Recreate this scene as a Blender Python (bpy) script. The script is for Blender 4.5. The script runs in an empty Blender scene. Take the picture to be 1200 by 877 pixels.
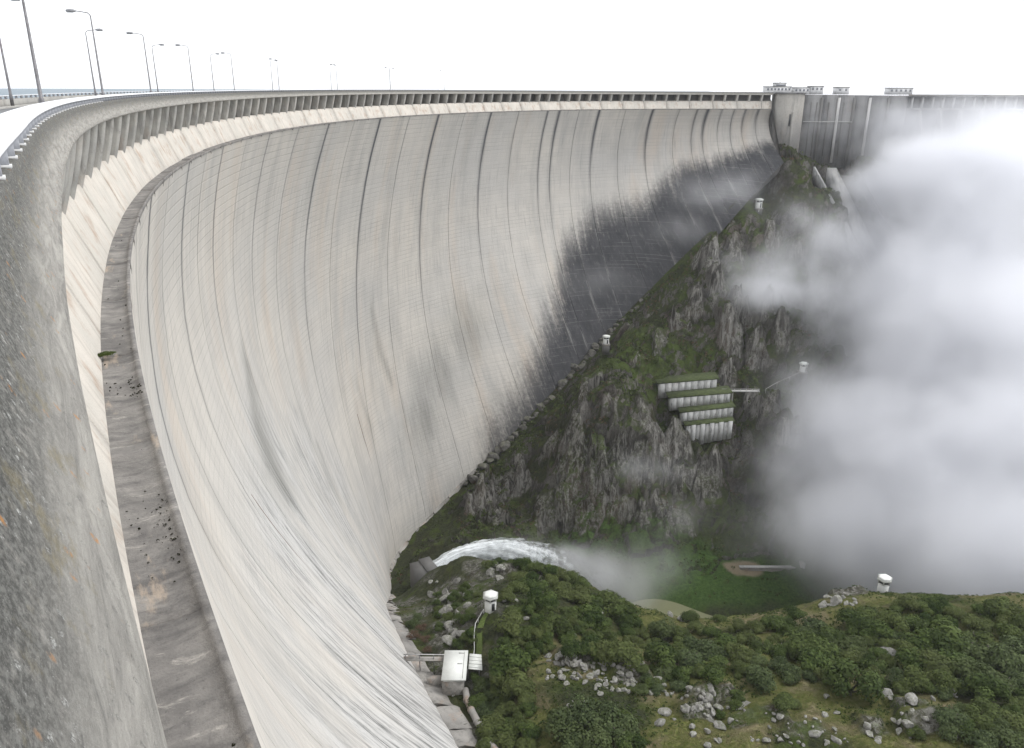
import bpy, math, random
import numpy as np
from mathutils import Matrix, Vector

# ------------------------------------------------------------------ camera, sky, sun, exposure
scene = bpy.context.scene
COL = scene.collection
scene.render.engine = 'CYCLES'
PITCH, ROLL = math.radians(19.8), math.radians(0.25)
Fv = Vector((0, math.cos(PITCH), -math.sin(PITCH)))
U0 = Vector((0, math.sin(PITCH), math.cos(PITCH)))
R0 = Vector((1, 0, 0))
Rv = R0 * math.cos(ROLL) + U0 * math.sin(ROLL)
Uv = U0 * math.cos(ROLL) - R0 * math.sin(ROLL)
cam_data = bpy.data.cameras.new('camera')
cam = bpy.data.objects.new('camera', cam_data)
COL.objects.link(cam)
cam.matrix_world = Matrix(((Rv.x, Uv.x, -Fv.x, 0), (Rv.y, Uv.y, -Fv.y, 0), (Rv.z, Uv.z, -Fv.z, 0), (0, 0, 0, 1)))
cam_data.sensor_fit = 'HORIZONTAL'
cam_data.sensor_width = 36.0
cam_data.lens = 28.0
cam_data.clip_start = 0.1
cam_data.clip_end = 20000
scene.camera = cam

SUN_EL, SUN_ROT = math.radians(56), math.radians(82)
world = bpy.data.worlds.new('World')
scene.world = world
world.use_nodes = True
wn = world.node_tree
wn.nodes.clear()
w_out = wn.nodes.new('ShaderNodeOutputWorld')
w_bg = wn.nodes.new('ShaderNodeBackground')
w_sky = wn.nodes.new('ShaderNodeTexSky')
w_sky.sky_type = 'NISHITA'
w_sky.sun_disc = False
w_sky.sun_elevation = SUN_EL
w_sky.sun_rotation = SUN_ROT
w_sky.air_density = 1.0
w_sky.dust_density = 4.0
w_sky.altitude = 700
w_mix = wn.nodes.new('ShaderNodeMix')          # thin cloud layer: evens out and whitens the sky
w_mix.data_type = 'RGBA'
w_mix.inputs['Factor'].default_value = 0.86
w_mix.inputs['B'].default_value = (11.6, 11.8, 12.2, 1)
w_bg.inputs['Strength'].default_value = 0.1
wn.links.new(w_sky.outputs['Color'], w_mix.inputs['A'])
wn.links.new(w_mix.outputs['Result'], w_bg.inputs['Color'])
wn.links.new(w_bg.outputs['Background'], w_out.inputs['Surface'])

sun_data = bpy.data.lights.new('sun', 'SUN')
sun = bpy.data.objects.new('sun', sun_data)
COL.objects.link(sun)
sun_data.energy = 1.5
sun_data.angle = math.radians(25)
sun_data.color = (1.0, 0.985, 0.96)
sd = Vector((math.sin(SUN_ROT) * math.cos(SUN_EL), math.cos(SUN_ROT) * math.cos(SUN_EL), math.sin(SUN_EL)))
sun.rotation_euler = sd.to_track_quat('Z', 'Y').to_euler()

vs = scene.view_settings
vs.view_transform = 'Standard'
vs.look = 'None'
vs.exposure = 0.37
vs.gamma = 1.0
vs.use_curve_mapping = False
cy = scene.cycles
cy.max_bounces = 6
cy.diffuse_bounces = 3
cy.glossy_bounces = 2
cy.transmission_bounces = 4
cy.transparent_max_bounces = 12
cy.volume_bounces = 7
cy.use_denoising = True
cy.use_fast_gi = False

# ------------------------------------------------------------------ small helpers
def rng(seed):
    return np.random.default_rng(seed)

def tag(o, label=None, cat=None, group=None, kind=None):
    if label: o['label'] = label
    if cat: o['category'] = cat
    if group: o['group'] = group
    if kind: o['kind'] = kind
    return o

def empty(name, loc=(0, 0, 0), rz=0.0, parent=None):
    o = bpy.data.objects.new(name, None)
    o.location = loc
    o.rotation_euler = (0, 0, rz)
    o.empty_display_size = 0.5
    COL.objects.link(o)
    if parent is not None: o.parent = parent
    return o

def link(name, me, parent=None, loc=None, rot=None, scale=None):
    o = bpy.data.objects.new(name, me)
    COL.objects.link(o)
    if parent is not None: o.parent = parent
    if loc is not None: o.location = loc
    if rot is not None: o.rotation_euler = rot
    if scale is not None: o.scale = scale
    return o

def mesh_np(name, V, Q, mat=None, smooth=False, uv=None, attrs=None, T=None):
    """V (n,3); Q (m,4) quads; T (k,3) triangles; uv per vertex (n,2); attrs name -> per-vertex floats."""
    me = bpy.data.meshes.new(name)
    V = np.ascontiguousarray(V, np.float32)
    Q = np.zeros((0, 4), np.int32) if Q is None else np.asarray(Q, np.int32).reshape(-1, 4)
    T = np.zeros((0, 3), np.int32) if T is None else np.asarray(T, np.int32).reshape(-1, 3)
    loops = np.concatenate([Q.ravel(), T.ravel()])
    starts = np.concatenate([np.arange(len(Q)) * 4, len(Q) * 4 + np.arange(len(T)) * 3])
    tot = np.concatenate([np.full(len(Q), 4), np.full(len(T), 3)])
    me.vertices.add(len(V)); me.vertices.foreach_set('co', V.ravel())
    me.loops.add(len(loops)); me.loops.foreach_set('vertex_index', loops.astype(np.int32))
    me.polygons.add(len(starts))
    me.polygons.foreach_set('loop_start', starts.astype(np.int32))
    me.polygons.foreach_set('loop_total', tot.astype(np.int32))
    if smooth: me.polygons.foreach_set('use_smooth', np.ones(len(starts), bool))
    if uv is not None:
        l = me.uv_layers.new(name='UVMap')
        l.data.foreach_set('uv', np.asarray(uv, np.float32)[loops].ravel())
    for k, a in (attrs or {}).items():
        at_ = me.attributes.new(k, 'FLOAT', 'POINT')
        at_.data.foreach_set('value', np.asarray(a, np.float32).ravel())
    me.update(calc_edges=True)
    if mat: me.materials.append(mat)
    return me

def grid_faces(nu, nv, flip=False):
    i = np.arange(nu - 1)[:, None] * nv + np.arange(nv - 1)[None, :]
    q = np.stack([i, i + nv, i + nv + 1, i + 1], -1).reshape(-1, 4)
    return q[:, ::-1] if flip else q

class MB:
    """collects convex bits (boxes, tubes, prisms) into one mesh"""
    def __init__(self): self.v, self.q, self.t, self.n = [], [], [], 0
    def add(self, V, Q=None, T=None):
        V = np.asarray(V, float)
        self.v.append(V)
        if Q is not None and len(Q): self.q.append(np.asarray(Q) + self.n)
        if T is not None and len(T): self.t.append(np.asarray(T) + self.n)
        self.n += len(V); return self
    def box(self, x0, x1, y0, y1, z0, z1, M=None):
        V = np.array([(x, y, z) for x in (x0, x1) for y in (y0, y1) for z in (z0, z1)], float)
        if M is not None: V = V @ np.array(M)[:3, :3].T + np.array(M)[:3, 3]
        return self.add(V, [(0, 1, 3, 2), (4, 6, 7, 5), (0, 4, 5, 1), (2, 3, 7, 6), (0, 2, 6, 4), (1, 5, 7, 3)])
    def tube(self, pts, r, n=8, cap=True):
        pts = [Vector(p) for p in pts]
        r = [r] * len(pts) if np.isscalar(r) else list(r)
        V = []
        up = Vector((0.31, 0.2, 0.93)).normalized()
        for i, p in enumerate(pts):
            d = (pts[min(i + 1, len(pts) - 1)] - pts[max(i - 1, 0)]).normalized()
            a = d.cross(up)
            if a.length < 1e-3: a = d.cross(Vector((1, 0, 0)))
            a.normalize(); b = d.cross(a)
            for k in range(n):
                w = 2 * math.pi * k / n
                V.append(p + (a * math.cos(w) + b * math.sin(w)) * r[i])
        Q = []
        for i in range(len(pts) - 1):
            for k in range(n):
                Q.append((i * n + k, i * n + (k + 1) % n, (i + 1) * n + (k + 1) % n, (i + 1) * n + k))
        T = []
        V = [tuple(v) for v in V]
        if cap:
            c0 = len(V); V.append(tuple(pts[0])); V.append(tuple(pts[-1]))
            L = (len(pts) - 1) * n
            for k in range(n):
                T.append((c0, (k + 1) % n, k)); T.append((c0 + 1, L + k, L + (k + 1) % n))
        return self.add(V, Q, T)
    def prism(self, poly, z0, z1, M=None, top=None):
        """vertical prism over an xy polygon; top: another polygon for the upper ring"""
        n = len(poly); top = top or poly
        V = [(x, y, z0) for x, y in poly] + [(x, y, z1) for x, y in top]
        cb = len(V); V += [tuple(np.mean(V[:n], 0)), tuple(np.mean(V[n:2 * n], 0))]
        V = np.array(V, float)
        if M is not None: V = V @ np.array(M)[:3, :3].T + np.array(M)[:3, 3]
        Q = [(k, (k + 1) % n, n + (k + 1) % n, n + k) for k in range(n)]
        T = [(cb, (k + 1) % n, k) for k in range(n)] + [(cb + 1, n + k, n + (k + 1) % n) for k in range(n)]
        return self.add(V, Q, T)
    def build(self, name, mat=None, parent=None, smooth=False, loc=None):
        me = mesh_np(name, np.concatenate(self.v), np.concatenate(self.q) if self.q else None, mat, smooth,
                     T=np.concatenate(self.t) if self.t else None)
        return link(name, me, parent, loc)
    def mesh(self, name, mat=None, smooth=False):
        return mesh_np(name, np.concatenate(self.v), np.concatenate(self.q) if self.q else None, mat, smooth,
                       T=np.concatenate(self.t) if self.t else None)

# ------------------------------------------------------------------ numpy noise
def _h(i, j, k, seed):
    n = (i * 374761393 + j * 668265263 + k * 2147483647 + seed * 974634777) & 0xFFFFFFFF
    n = ((n ^ (n >> 13)) * 1274126177) & 0xFFFFFFFF
    n = ((n ^ (n >> 16)) * 2246822519) & 0xFFFFFFFF
    return ((n ^ (n >> 15)) & 0xFFFFFF) / float(0xFFFFFF)
def vnoise(P, seed=0):
    P = np.asarray(P, float); I = np.floor(P).astype(np.int64); f = P - I
    f = f * f * f * (f * (f * 6 - 15) + 10)
    r = 0
    for a in (0, 1):
        for b in (0, 1):
            for c in (0, 1):
                w = (f[..., 0] if a else 1 - f[..., 0]) * (f[..., 1] if b else 1 - f[..., 1]) * (f[..., 2] if c else 1 - f[..., 2])
                r = r + w * _h(I[..., 0] + a, I[..., 1] + b, I[..., 2] + c, seed)
    return r * 2 - 1
def fbm(P, oct=4, seed=0, gain=0.5, ridged=False):
    P = np.asarray(P, float); a, s, t = 1.0, 0.0, 0.0
    for o in range(oct):
        n = vnoise(P * (2.03 ** o) + 17.3 * o, seed + o)
        if ridged: n = 1 - 2 * np.abs(n)
        s = s + a * n; t += a; a *= gain
    return s / t
def worley(P, seed=0):
    """returns F1, F2 and a random value of the nearest cell"""
    P = np.asarray(P, float); I = np.floor(P).astype(np.int64)
    f1 = np.full(P.shape[:-1], 9.0); f2 = f1.copy(); idv = np.zeros_like(f1)
    for a in (-1, 0, 1):
        for b in (-1, 0, 1):
            for c in (-1, 0, 1):
                J = I + np.array([a, b, c])
                q = np.stack([J[..., k] + _h(J[..., 0], J[..., 1], J[..., 2], seed + 11 * k) for k in range(3)], -1)
                d = np.sqrt(((q - P) ** 2).sum(-1)); v = _h(J[..., 0], J[..., 1], J[..., 2], seed + 77)
                n = d < f1
                f2 = np.where(n, f1, np.minimum(f2, d)); idv = np.where(n, v, idv); f1 = np.where(n, d, f1)
    return f1, f2, idv
def sstep(a, b, x):
    t = np.clip((np.asarray(x, float) - a) / (b - a), 0, 1); return t * t * (3 - 2 * t)

# ------------------------------------------------------------------ the dam's plan and profile (metres; camera eye at z = 0)
PP = [-0.30173, 0.80087, -0.29727, -0.09627, 1.5408, -0.85392]
_S = np.arange(-60, 700, 1.0)
_H = np.radians(np.polyval(PP[::-1], np.maximum(_S, -30) / 600) * 100)
_X = np.cumsum(np.sin(_H)); _Y = np.cumsum(np.cos(_H))
_X = _X - _X[60] - 5.344; _Y = _Y - _Y[60] + 12.813
KN = np.array([0, 90, 180, 290, 350, 400, 460, 530, 600, 650.])
KZ = np.array([106.71, 128.73, 144.83, 203.1, 222.8, 203.15, 169.67, 131.36, 72.92, 35.2])
KA = np.array([-4.17, 5.43, 8.46, 16.23, 16.07, 15.02, 11.93, 10.26, 10.7, 7.38])
KB = np.array([50.99, 45.51, 31.85, 14.02, -3.91, 10.45, 28.83, 31.27, 41.53, 32.93])
def _interp(v, s):
    s = np.asarray(s, float); n = len(KN)
    i = np.clip(np.searchsorted(KN, s) - 1, 0, n - 2); t = np.clip((s - KN[i]) / (KN[i + 1] - KN[i]), -.5, 1.2)
    m = np.gradient(v, KN); d = KN[i + 1] - KN[i]
    return (2*t**3 - 3*t**2 + 1)*v[i] + (t**3 - 2*t**2 + t)*d*m[i] + (-2*t**3 + 3*t**2)*v[i+1] + (t**3 - t**2)*d*m[i+1]
def zf(s): return _interp(KZ, s)
def bf(s): return _interp(KB, s)
def hump(t):
    t = np.clip(t, 0, 1); pk = 1 / 2.4; return t * (1 - t)**1.4 / (pk * (1 - pk)**1.4)
def face_e(s, tau): return -_interp(KA, s) * hump(tau) + bf(s) * np.maximum(tau, 0)**2.2
def at(s): return np.interp(s, _S, _X), np.interp(s, _S, _Y), np.interp(s, _S, _H)
def on(s, e, z):
    """point at station s along the crest, e metres downstream of the ledge's lip, height z"""
    x, y, h = at(s)
    return np.stack(np.broadcast_arrays(x + e * np.cos(h), y - e * np.sin(h), np.asarray(z, float)), -1)
def crest_drop(s): return 0.9 * sstep(330, 650, s)     # the far crest sits a little lower

# ------------------------------------------------------------------ materials
class G:
    """terse node-graph builder"""
    def __init__(self, name):
        self.m = bpy.data.materials.new(name); self.m.use_nodes = True
        self.t = self.m.node_tree; self.t.nodes.clear()
        self.out = self.t.nodes.new('ShaderNodeOutputMaterial')
    def n(self, typ, ins=None, **kw):
        nd = self.t.nodes.new(typ)
        for k, v in kw.items(): setattr(nd, k, v)
        for k, v in (ins or {}).items(): self.set(nd.inputs[k], v)
        return nd
    def set(self, sock, v):
        if isinstance(v, bpy.types.NodeSocket): self.t.links.new(v, sock)
        elif hasattr(v, 'outputs'): self.t.links.new(v.outputs[0], sock)
        else:
            if isinstance(v, (tuple, list)) and len(v) == 3 and sock.type == 'RGBA': v = (*v, 1)
            sock.default_value = v
    def math(self, op, a, b=0.0, c=0.0, clamp=False):
        nd = self.t.nodes.new('ShaderNodeMath'); nd.operation = op; nd.use_clamp = clamp
        for i, v in enumerate((a, b, c)): self.set(nd.inputs[i], v)
        return nd.outputs[0]
    def mul(self, a, b): return self.math('MULTIPLY', a, b)
    def add(self, a, b): return self.math('ADD', a, b)
    def ramp(self, x, a, b, lo=0.0, hi=1.0):
        nd = self.t.nodes.new('ShaderNodeMapRange'); nd.interpolation_type = 'SMOOTHSTEP'
        for i, v in enumerate((x, a, b, lo, hi)): self.set(nd.inputs[i], v)
        return nd.outputs[0]
    def mix(self, f, a, b, blend='MIX'):
        nd = self.t.nodes.new('ShaderNodeMix'); nd.data_type = 'RGBA'; nd.blend_type = blend
        self.set(nd.inputs['Factor'], f); self.set(nd.inputs['A'], a); self.set(nd.inputs['B'], b)
        return nd.outputs['Result']
    def uv(self): return self.n('ShaderNodeUVMap', uv_map='UVMap').outputs[0]
    def obj(self): return self.n('ShaderNodeTexCoord').outputs['Object']
    def pos(self): return self.n('ShaderNodeNewGeometry').outputs['Position']
    def attr(self, name): return self.n('ShaderNodeAttribute', attribute_name=name).outputs['Fac']
    def scale(self, v, s, off=(0, 0, 0)):
        return self.n('ShaderNodeMapping', {'Vector': v, 'Scale': s, 'Location': off}).outputs[0]
    def noise(self, v, sc=1.0, det=4, rough=0.55, dist=0.0):
        return self.n('ShaderNodeTexNoise', {'Vector': v, 'Scale': sc, 'Detail': det, 'Roughness': rough, 'Distortion': dist}).outputs['Fac']
    def voro(self, v, sc=1.0, feature='F1', out='Distance', rand=1.0):
        return self.n('ShaderNodeTexVoronoi', {'Vector': v, 'Scale': sc, 'Randomness': rand}, feature=feature).outputs[out]
    def bsdf(self, col, rough=0.85, normal=None, spec=0.3, metal=0.0, **kw):
        b = self.n('ShaderNodeBsdfPrincipled', {'Base Color': col, 'Roughness': rough, 'Specular IOR Level': spec, 'Metallic': metal})
        for k, v in kw.items(): self.set(b.inputs[k], v)
        if normal is not None: self.set(b.inputs['Normal'], normal)
        self.t.links.new(b.outputs[0], self.out.inputs['Surface']); return self.m
    def bump(self, h, dist=0.05, strength=1.0):
        return self.n('ShaderNodeBump', {'Height': h, 'Distance': dist, 'Strength': strength}).outputs[0]

def mat_face():
    g = G('dam_concrete'); uv = g.uv()
    sx = g.n('ShaderNodeSeparateXYZ', {'Vector': uv}); s, z = sx.outputs[0], sx.outputs[1]
    big = g.noise(g.scale(uv, (.012, .018, 1)), 1, 3)
    med = g.noise(g.scale(uv, (.11, .02, 1)), 1, 4, .6)
    fine = g.noise(g.scale(uv, (.9, .05, 1)), 1, 4, .65, .4)
    vfine = g.noise(g.scale(uv, (2.6, .1, 1)), 1, 3, .6, .3)
    grain = g.noise(g.scale(uv, (1.2, 1.6, 1)), 1, 4, .6)
    cell = g.n('ShaderNodeTexWhiteNoise', {'Vector': g.n('ShaderNodeVectorMath', {0: g.scale(uv, (.085, .5, 1))}, operation='FLOOR')}, noise_dimensions='2D').outputs['Value']
    col = g.mix(g.ramp(big, .35, .68), (.575, .54, .487), (.50, .482, .452))
    warm = g.noise(g.scale(uv, (.06, .012, 1), (3, 7, 0)), 1, 3)
    col = g.mix(g.mul(g.ramp(warm, .5, .75), .6), col, (.54, .455, .37))
    col = g.mix(g.ramp(med, .42, .75, 0, .55), col, (.36, .35, .33))
    col = g.mix(g.mul(g.ramp(fine, .53, .74), .5), col, (.26, .255, .245))
    col = g.mix(g.mul(g.ramp(fine, .42, .25), .30), col, (.63, .61, .57))
    col = g.mix(g.mul(cell, .14), col, (.35, .34, .32))
    # horizontal pour lines every two metres, broken by wear
    zj = g.add(z, g.mul(g.add(grain, -.5), .35))
    fr = g.math('PINGPONG', g.mul(zj, .5), .5)
    lift = g.ramp(fr, .085, .01)
    wear = g.noise(g.scale(uv, (.05, .09, 1), (9, 2, 0)), 1, 3)
    col = g.mix(g.mul(g.mul(lift, g.ramp(wear, .38, .66)), g.ramp(s, 140, 300, .24, .45)), col, (.25, .245, .235))
    # drip streaks, washed bright between, on the lower slope
    low = g.attr('low')
    drip = g.noise(g.scale(uv, (.55, .035, 1), (1, 5, 0)), 1, 6, .72, .9)
    drip2 = g.noise(g.scale(uv, (1.5, .10, 1), (4, 3, 0)), 1, 5, .75, .8)
    dd = g.add(g.mul(drip, .55), g.mul(drip2, .45))
    lp = g.ramp(g.noise(g.scale(uv, (.05, .03, 1), (2, 9, 0)), 1, 4, .6), .36, .62, .25, 1)
    col = g.mix(g.mul(g.mul(low, .7), lp), col, (.55, .548, .54))
    col = g.mix(g.mul(g.mul(low, lp), g.ramp(dd, .45, .60)), col, (.15, .15, .142))
    # water marks
    sm = g.attr('smudge')
    col = g.mix(g.mul(sm, g.ramp(g.add(g.mul(fine, .5), g.mul(med, .5)), .25, .62, .35, 1)), col, (.17, .168, .15))
    # black growth along the wet abutment
    gr = g.attr('growth')
    gn = g.add(g.mul(g.noise(g.scale(uv, (.22, .018, 1)), 1, 7, .75, .4), .62), g.mul(g.noise(g.scale(uv, (.5, .45, 1)), 1, 6, .72), .38))
    gm = g.ramp(g.add(g.mul(gn, 1.15), g.mul(gr, .62)), .62, 1.0)
    gm = g.mul(gm, g.ramp(gr, .0, .7))
    white = g.mul(g.ramp(fr, .07, .015), g.ramp(g.noise(g.scale(uv, (.03, .2, 1), (2, 2, 0)), 1, 5, .75), .48, .62))
    wj = g.mul(g.attr('jointw'), g.ramp(g.noise(g.scale(uv, (.3, .06, 1)), 1, 4, .7), .46, .62))
    wj = g.math('MAXIMUM', g.mul(white, .8), wj)
    patch = g.ramp(g.noise(g.scale(uv, (.45, .16, 1), (8, 1, 0)), 1, 7, .78), .50, .68)
    dark = g.mix(g.noise(g.scale(uv, (.2, .1, 1)), 1, 4), (.018, .019, .023), (.085, .085, .09))
    dark = g.mix(g.mul(patch, .5), dark, (.16, .158, .155))
    dark = g.mix(g.mul(wj, .5), dark, (.33, .325, .31))
    col = g.mix(gm, col, dark)
    # seepage beside the contraction joints
    jt = g.attr('joint')
    jn = g.noise(g.scale(uv, (.9, .025, 1), (7, 7, 0)), 1, 6, .75, .5)
    col = g.mix(g.mul(jt, g.ramp(g.add(jn, g.mul(jt, .25)), .40, .66)), col, (.085, .087, .095))
    for s0, z0, s1, z1 in ((332.4, 141, 338.6, 174), (142.3, 79, 147.2, 107)):      # rusty runs below two drains
        dl = g.math('ABSOLUTE', g.math('SUBTRACT', s, g.add(g.mul(g.add(z, -z0), (s1 - s0) / (z1 - z0)), s0)))
        run = g.mul(g.ramp(dl, .34, .12), g.mul(g.ramp(z, z0 - .3, z0 + .3), g.ramp(z, z1, z1 - 20)))
        col = g.mix(run, col, (.13, .085, .06))
    hgt = g.add(g.mul(lift, -.6), g.add(g.mul(grain, .5), g.mul(vfine, .6)))
    return g.bsdf(col, .88, g.bump(hgt, .12, .7), .25)

def mat_concrete(name, a=(.40, .385, .35), b=(.28, .275, .26), stain=(.16, .15, .14), sc=1.0, streak=True, warm=0.0, amount=.5, coord='uv'):
    g = G(name); uv = g.uv() if coord == 'uv' else g.obj()
    if coord == 'pos': uv = g.pos()
    n1 = g.noise(g.scale(uv, (.25 * sc,) * 3), 1, 5, .6)
    n2 = g.noise(g.scale(uv, (1.5 * sc, .22 * sc, .22 * sc) if streak else (1.2 * sc,) * 3), 1, 6, .68, .4)
    n3 = g.noise(g.scale(uv, (9 * sc,) * 3), 1, 4, .7)
    col = g.mix(g.ramp(n1, .35, .65), a, b)
    col = g.mix(g.mul(g.ramp(n2, .48, .72), amount), col, stain)
    if warm:
        w = g.noise(g.scale(uv, (.5 * sc, .3 * sc, .3 * sc), (5, 5, 5)), 1, 6, .7)
        col = g.mix(g.mul(g.ramp(w, .52, .66), warm), col, (.36, .235, .155))
    col = g.mix(g.mul(g.ramp(n3, .5, .75), .35), col, stain)
    return g.bsdf(col, .9, g.bump(g.add(n3, g.mul(n2, .6)), .05 / sc, .6), .25)

def mat_fascia():
    """old parapet wall: grey, streaked, blotched with white, ochre and orange lichen towards its top"""
    g = G('lichen_concrete'); uv = g.uv()
    sx = g.n('ShaderNodeSeparateXYZ', {'Vector': uv}); d = sx.outputs[1]
    st = g.noise(g.scale(uv, (.45, 3.2, 1)), 1, 8, .74, .9)
    st2 = g.noise(g.scale(uv, (1.4, 11, 1), (4, 1, 0)), 1, 7, .74, .7)
    spk = g.noise(g.scale(uv, (13, 17, 1)), 1, 7, .78)
    spk2 = g.noise(g.scale(uv, (70, 52, 1)), 1, 3, .7)
    blot = g.noise(g.scale(uv, (5, 4, 1), (2, 8, 0)), 1, 7, .72)
    edge = g.ramp(d, 2.1, 1.1)          # 1 at the top of the wall, 0 at its lower edge
    base = g.mix(g.ramp(st, .3, .7), (.45, .43, .39), (.245, .235, .215))
    base = g.mix(g.mul(g.ramp(st2, .5, .72), .55), base, (.12, .12, .115))
    base = g.mix(g.mul(g.ramp(st2, .42, .26), .5), base, (.50, .49, .46))
    old = g.mix(g.ramp(spk, .42, .60), (.075, .075, .07), (.20, .20, .185))
    base = g.mix(g.mul(g.mul(edge, g.ramp(blot, .26, .50)), .92), base, old)
    ochre = g.noise(g.scale(uv, (1.3, 2.2, 1), (3, 3, 0)), 1, 5, .7)
    base = g.mix(g.mul(g.mul(g.ramp(ochre, .53, .68), .55), g.ramp(d, 2.3, 1.6)), base, (.24, .205, .12))
    vr = g.voro(g.scale(uv, (9, 11, 1)), 1)
    lic = g.mul(g.ramp(vr, .36, .22), g.ramp(g.noise(g.scale(uv, (6, 5, 1), (1, 9, 0)), 1, 4, .7), .50, .62))
    lic = g.mul(lic, g.ramp(spk2, .38, .52))
    base = g.mix(g.mul(lic, g.ramp(edge, 0, 1, .15, .9)), base, (.60, .60, .57))
    wsp = g.ramp(spk2, .64, .72)
    base = g.mix(g.mul(wsp, .7), base, (.62, .61, .58))
    vo = g.voro(g.scale(uv, (3.1, 2.6, 1), (.3, .8, 0)), 1)
    org = g.mul(g.ramp(vo, .17, .09), g.ramp(spk, .42, .58))
    base = g.mix(g.mul(org, .85), base, (.50, .23, .06))
    h = g.add(g.add(g.mul(spk, .8), g.mul(st2, .8)), g.add(g.mul(lic, .5), g.mul(spk2, .5)))
    return g.bsdf(base, .93, g.bump(h, .03, .9), .2)

def mat_ledge():
    g = G('ledge_concrete'); uv = g.uv()
    n = g.noise(g.scale(uv, (.35, .5, 1)), 1, 7, .7, .6)
    a = g.noise(g.scale(uv, (1.6, .6, 1), (3, 1, 0)), 1, 7, .72, .5)
    f = g.noise(g.scale(uv, (9, 9, 1)), 1, 5, .7)
    col = g.mix(g.ramp(n, .3, .7), (.14, .132, .124), (.27, .255, .235))
    col = g.mix(g.mul(g.ramp(a, .46, .68), .7), col, (.085, .08, .078))
    col = g.mix(g.mul(g.ramp(a, .44, .28), .8), col, (.50, .47, .42))
    w = g.noise(g.scale(uv, (.22, .8, 1), (6, 6, 0)), 1, 6, .7)
    col = g.mix(g.mul(g.ramp(w, .58, .7), .6), col, (.46, .37, .28))
    col = g.mix(g.mul(g.ramp(f, .55, .72), .5), col, (.06, .06, .055))
    return g.bsdf(col, .8, g.bump(g.add(f, a), .04, .8), .35)

def mat_plain(name, col, rough=.6, metal=0., var=.15, sc=3., spec=.4):
    g = G(name); n = g.noise(g.obj(), sc, 5, .65)
    c = g.mix(g.ramp(n, .3, .7), tuple(v * (1 - var) for v in col), tuple(min(1, v * (1 + var)) for v in col))
    return g.bsdf(c, rough, g.bump(n, .01, .3), spec, metal)

def mat_coping():
    g = G('sky_white_coping'); uv = g.uv()  # white of the sky reflected on wet concrete, put into the base colour
    n = g.noise(g.scale(uv, (.8, 2.5, 1)), 1, 6, .7); f = g.noise(g.scale(uv, (14, 14, 1)), 1, 4, .7)
    c = g.mix(g.ramp(n, .35, .7), (.80, .81, .83), (.72, .73, .74))
    c = g.mix(g.mul(g.ramp(f, .6, .8), .35), c, (.5, .5, .5))
    return g.bsdf(c, .38, g.bump(f, .004, .4), .5)

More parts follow.
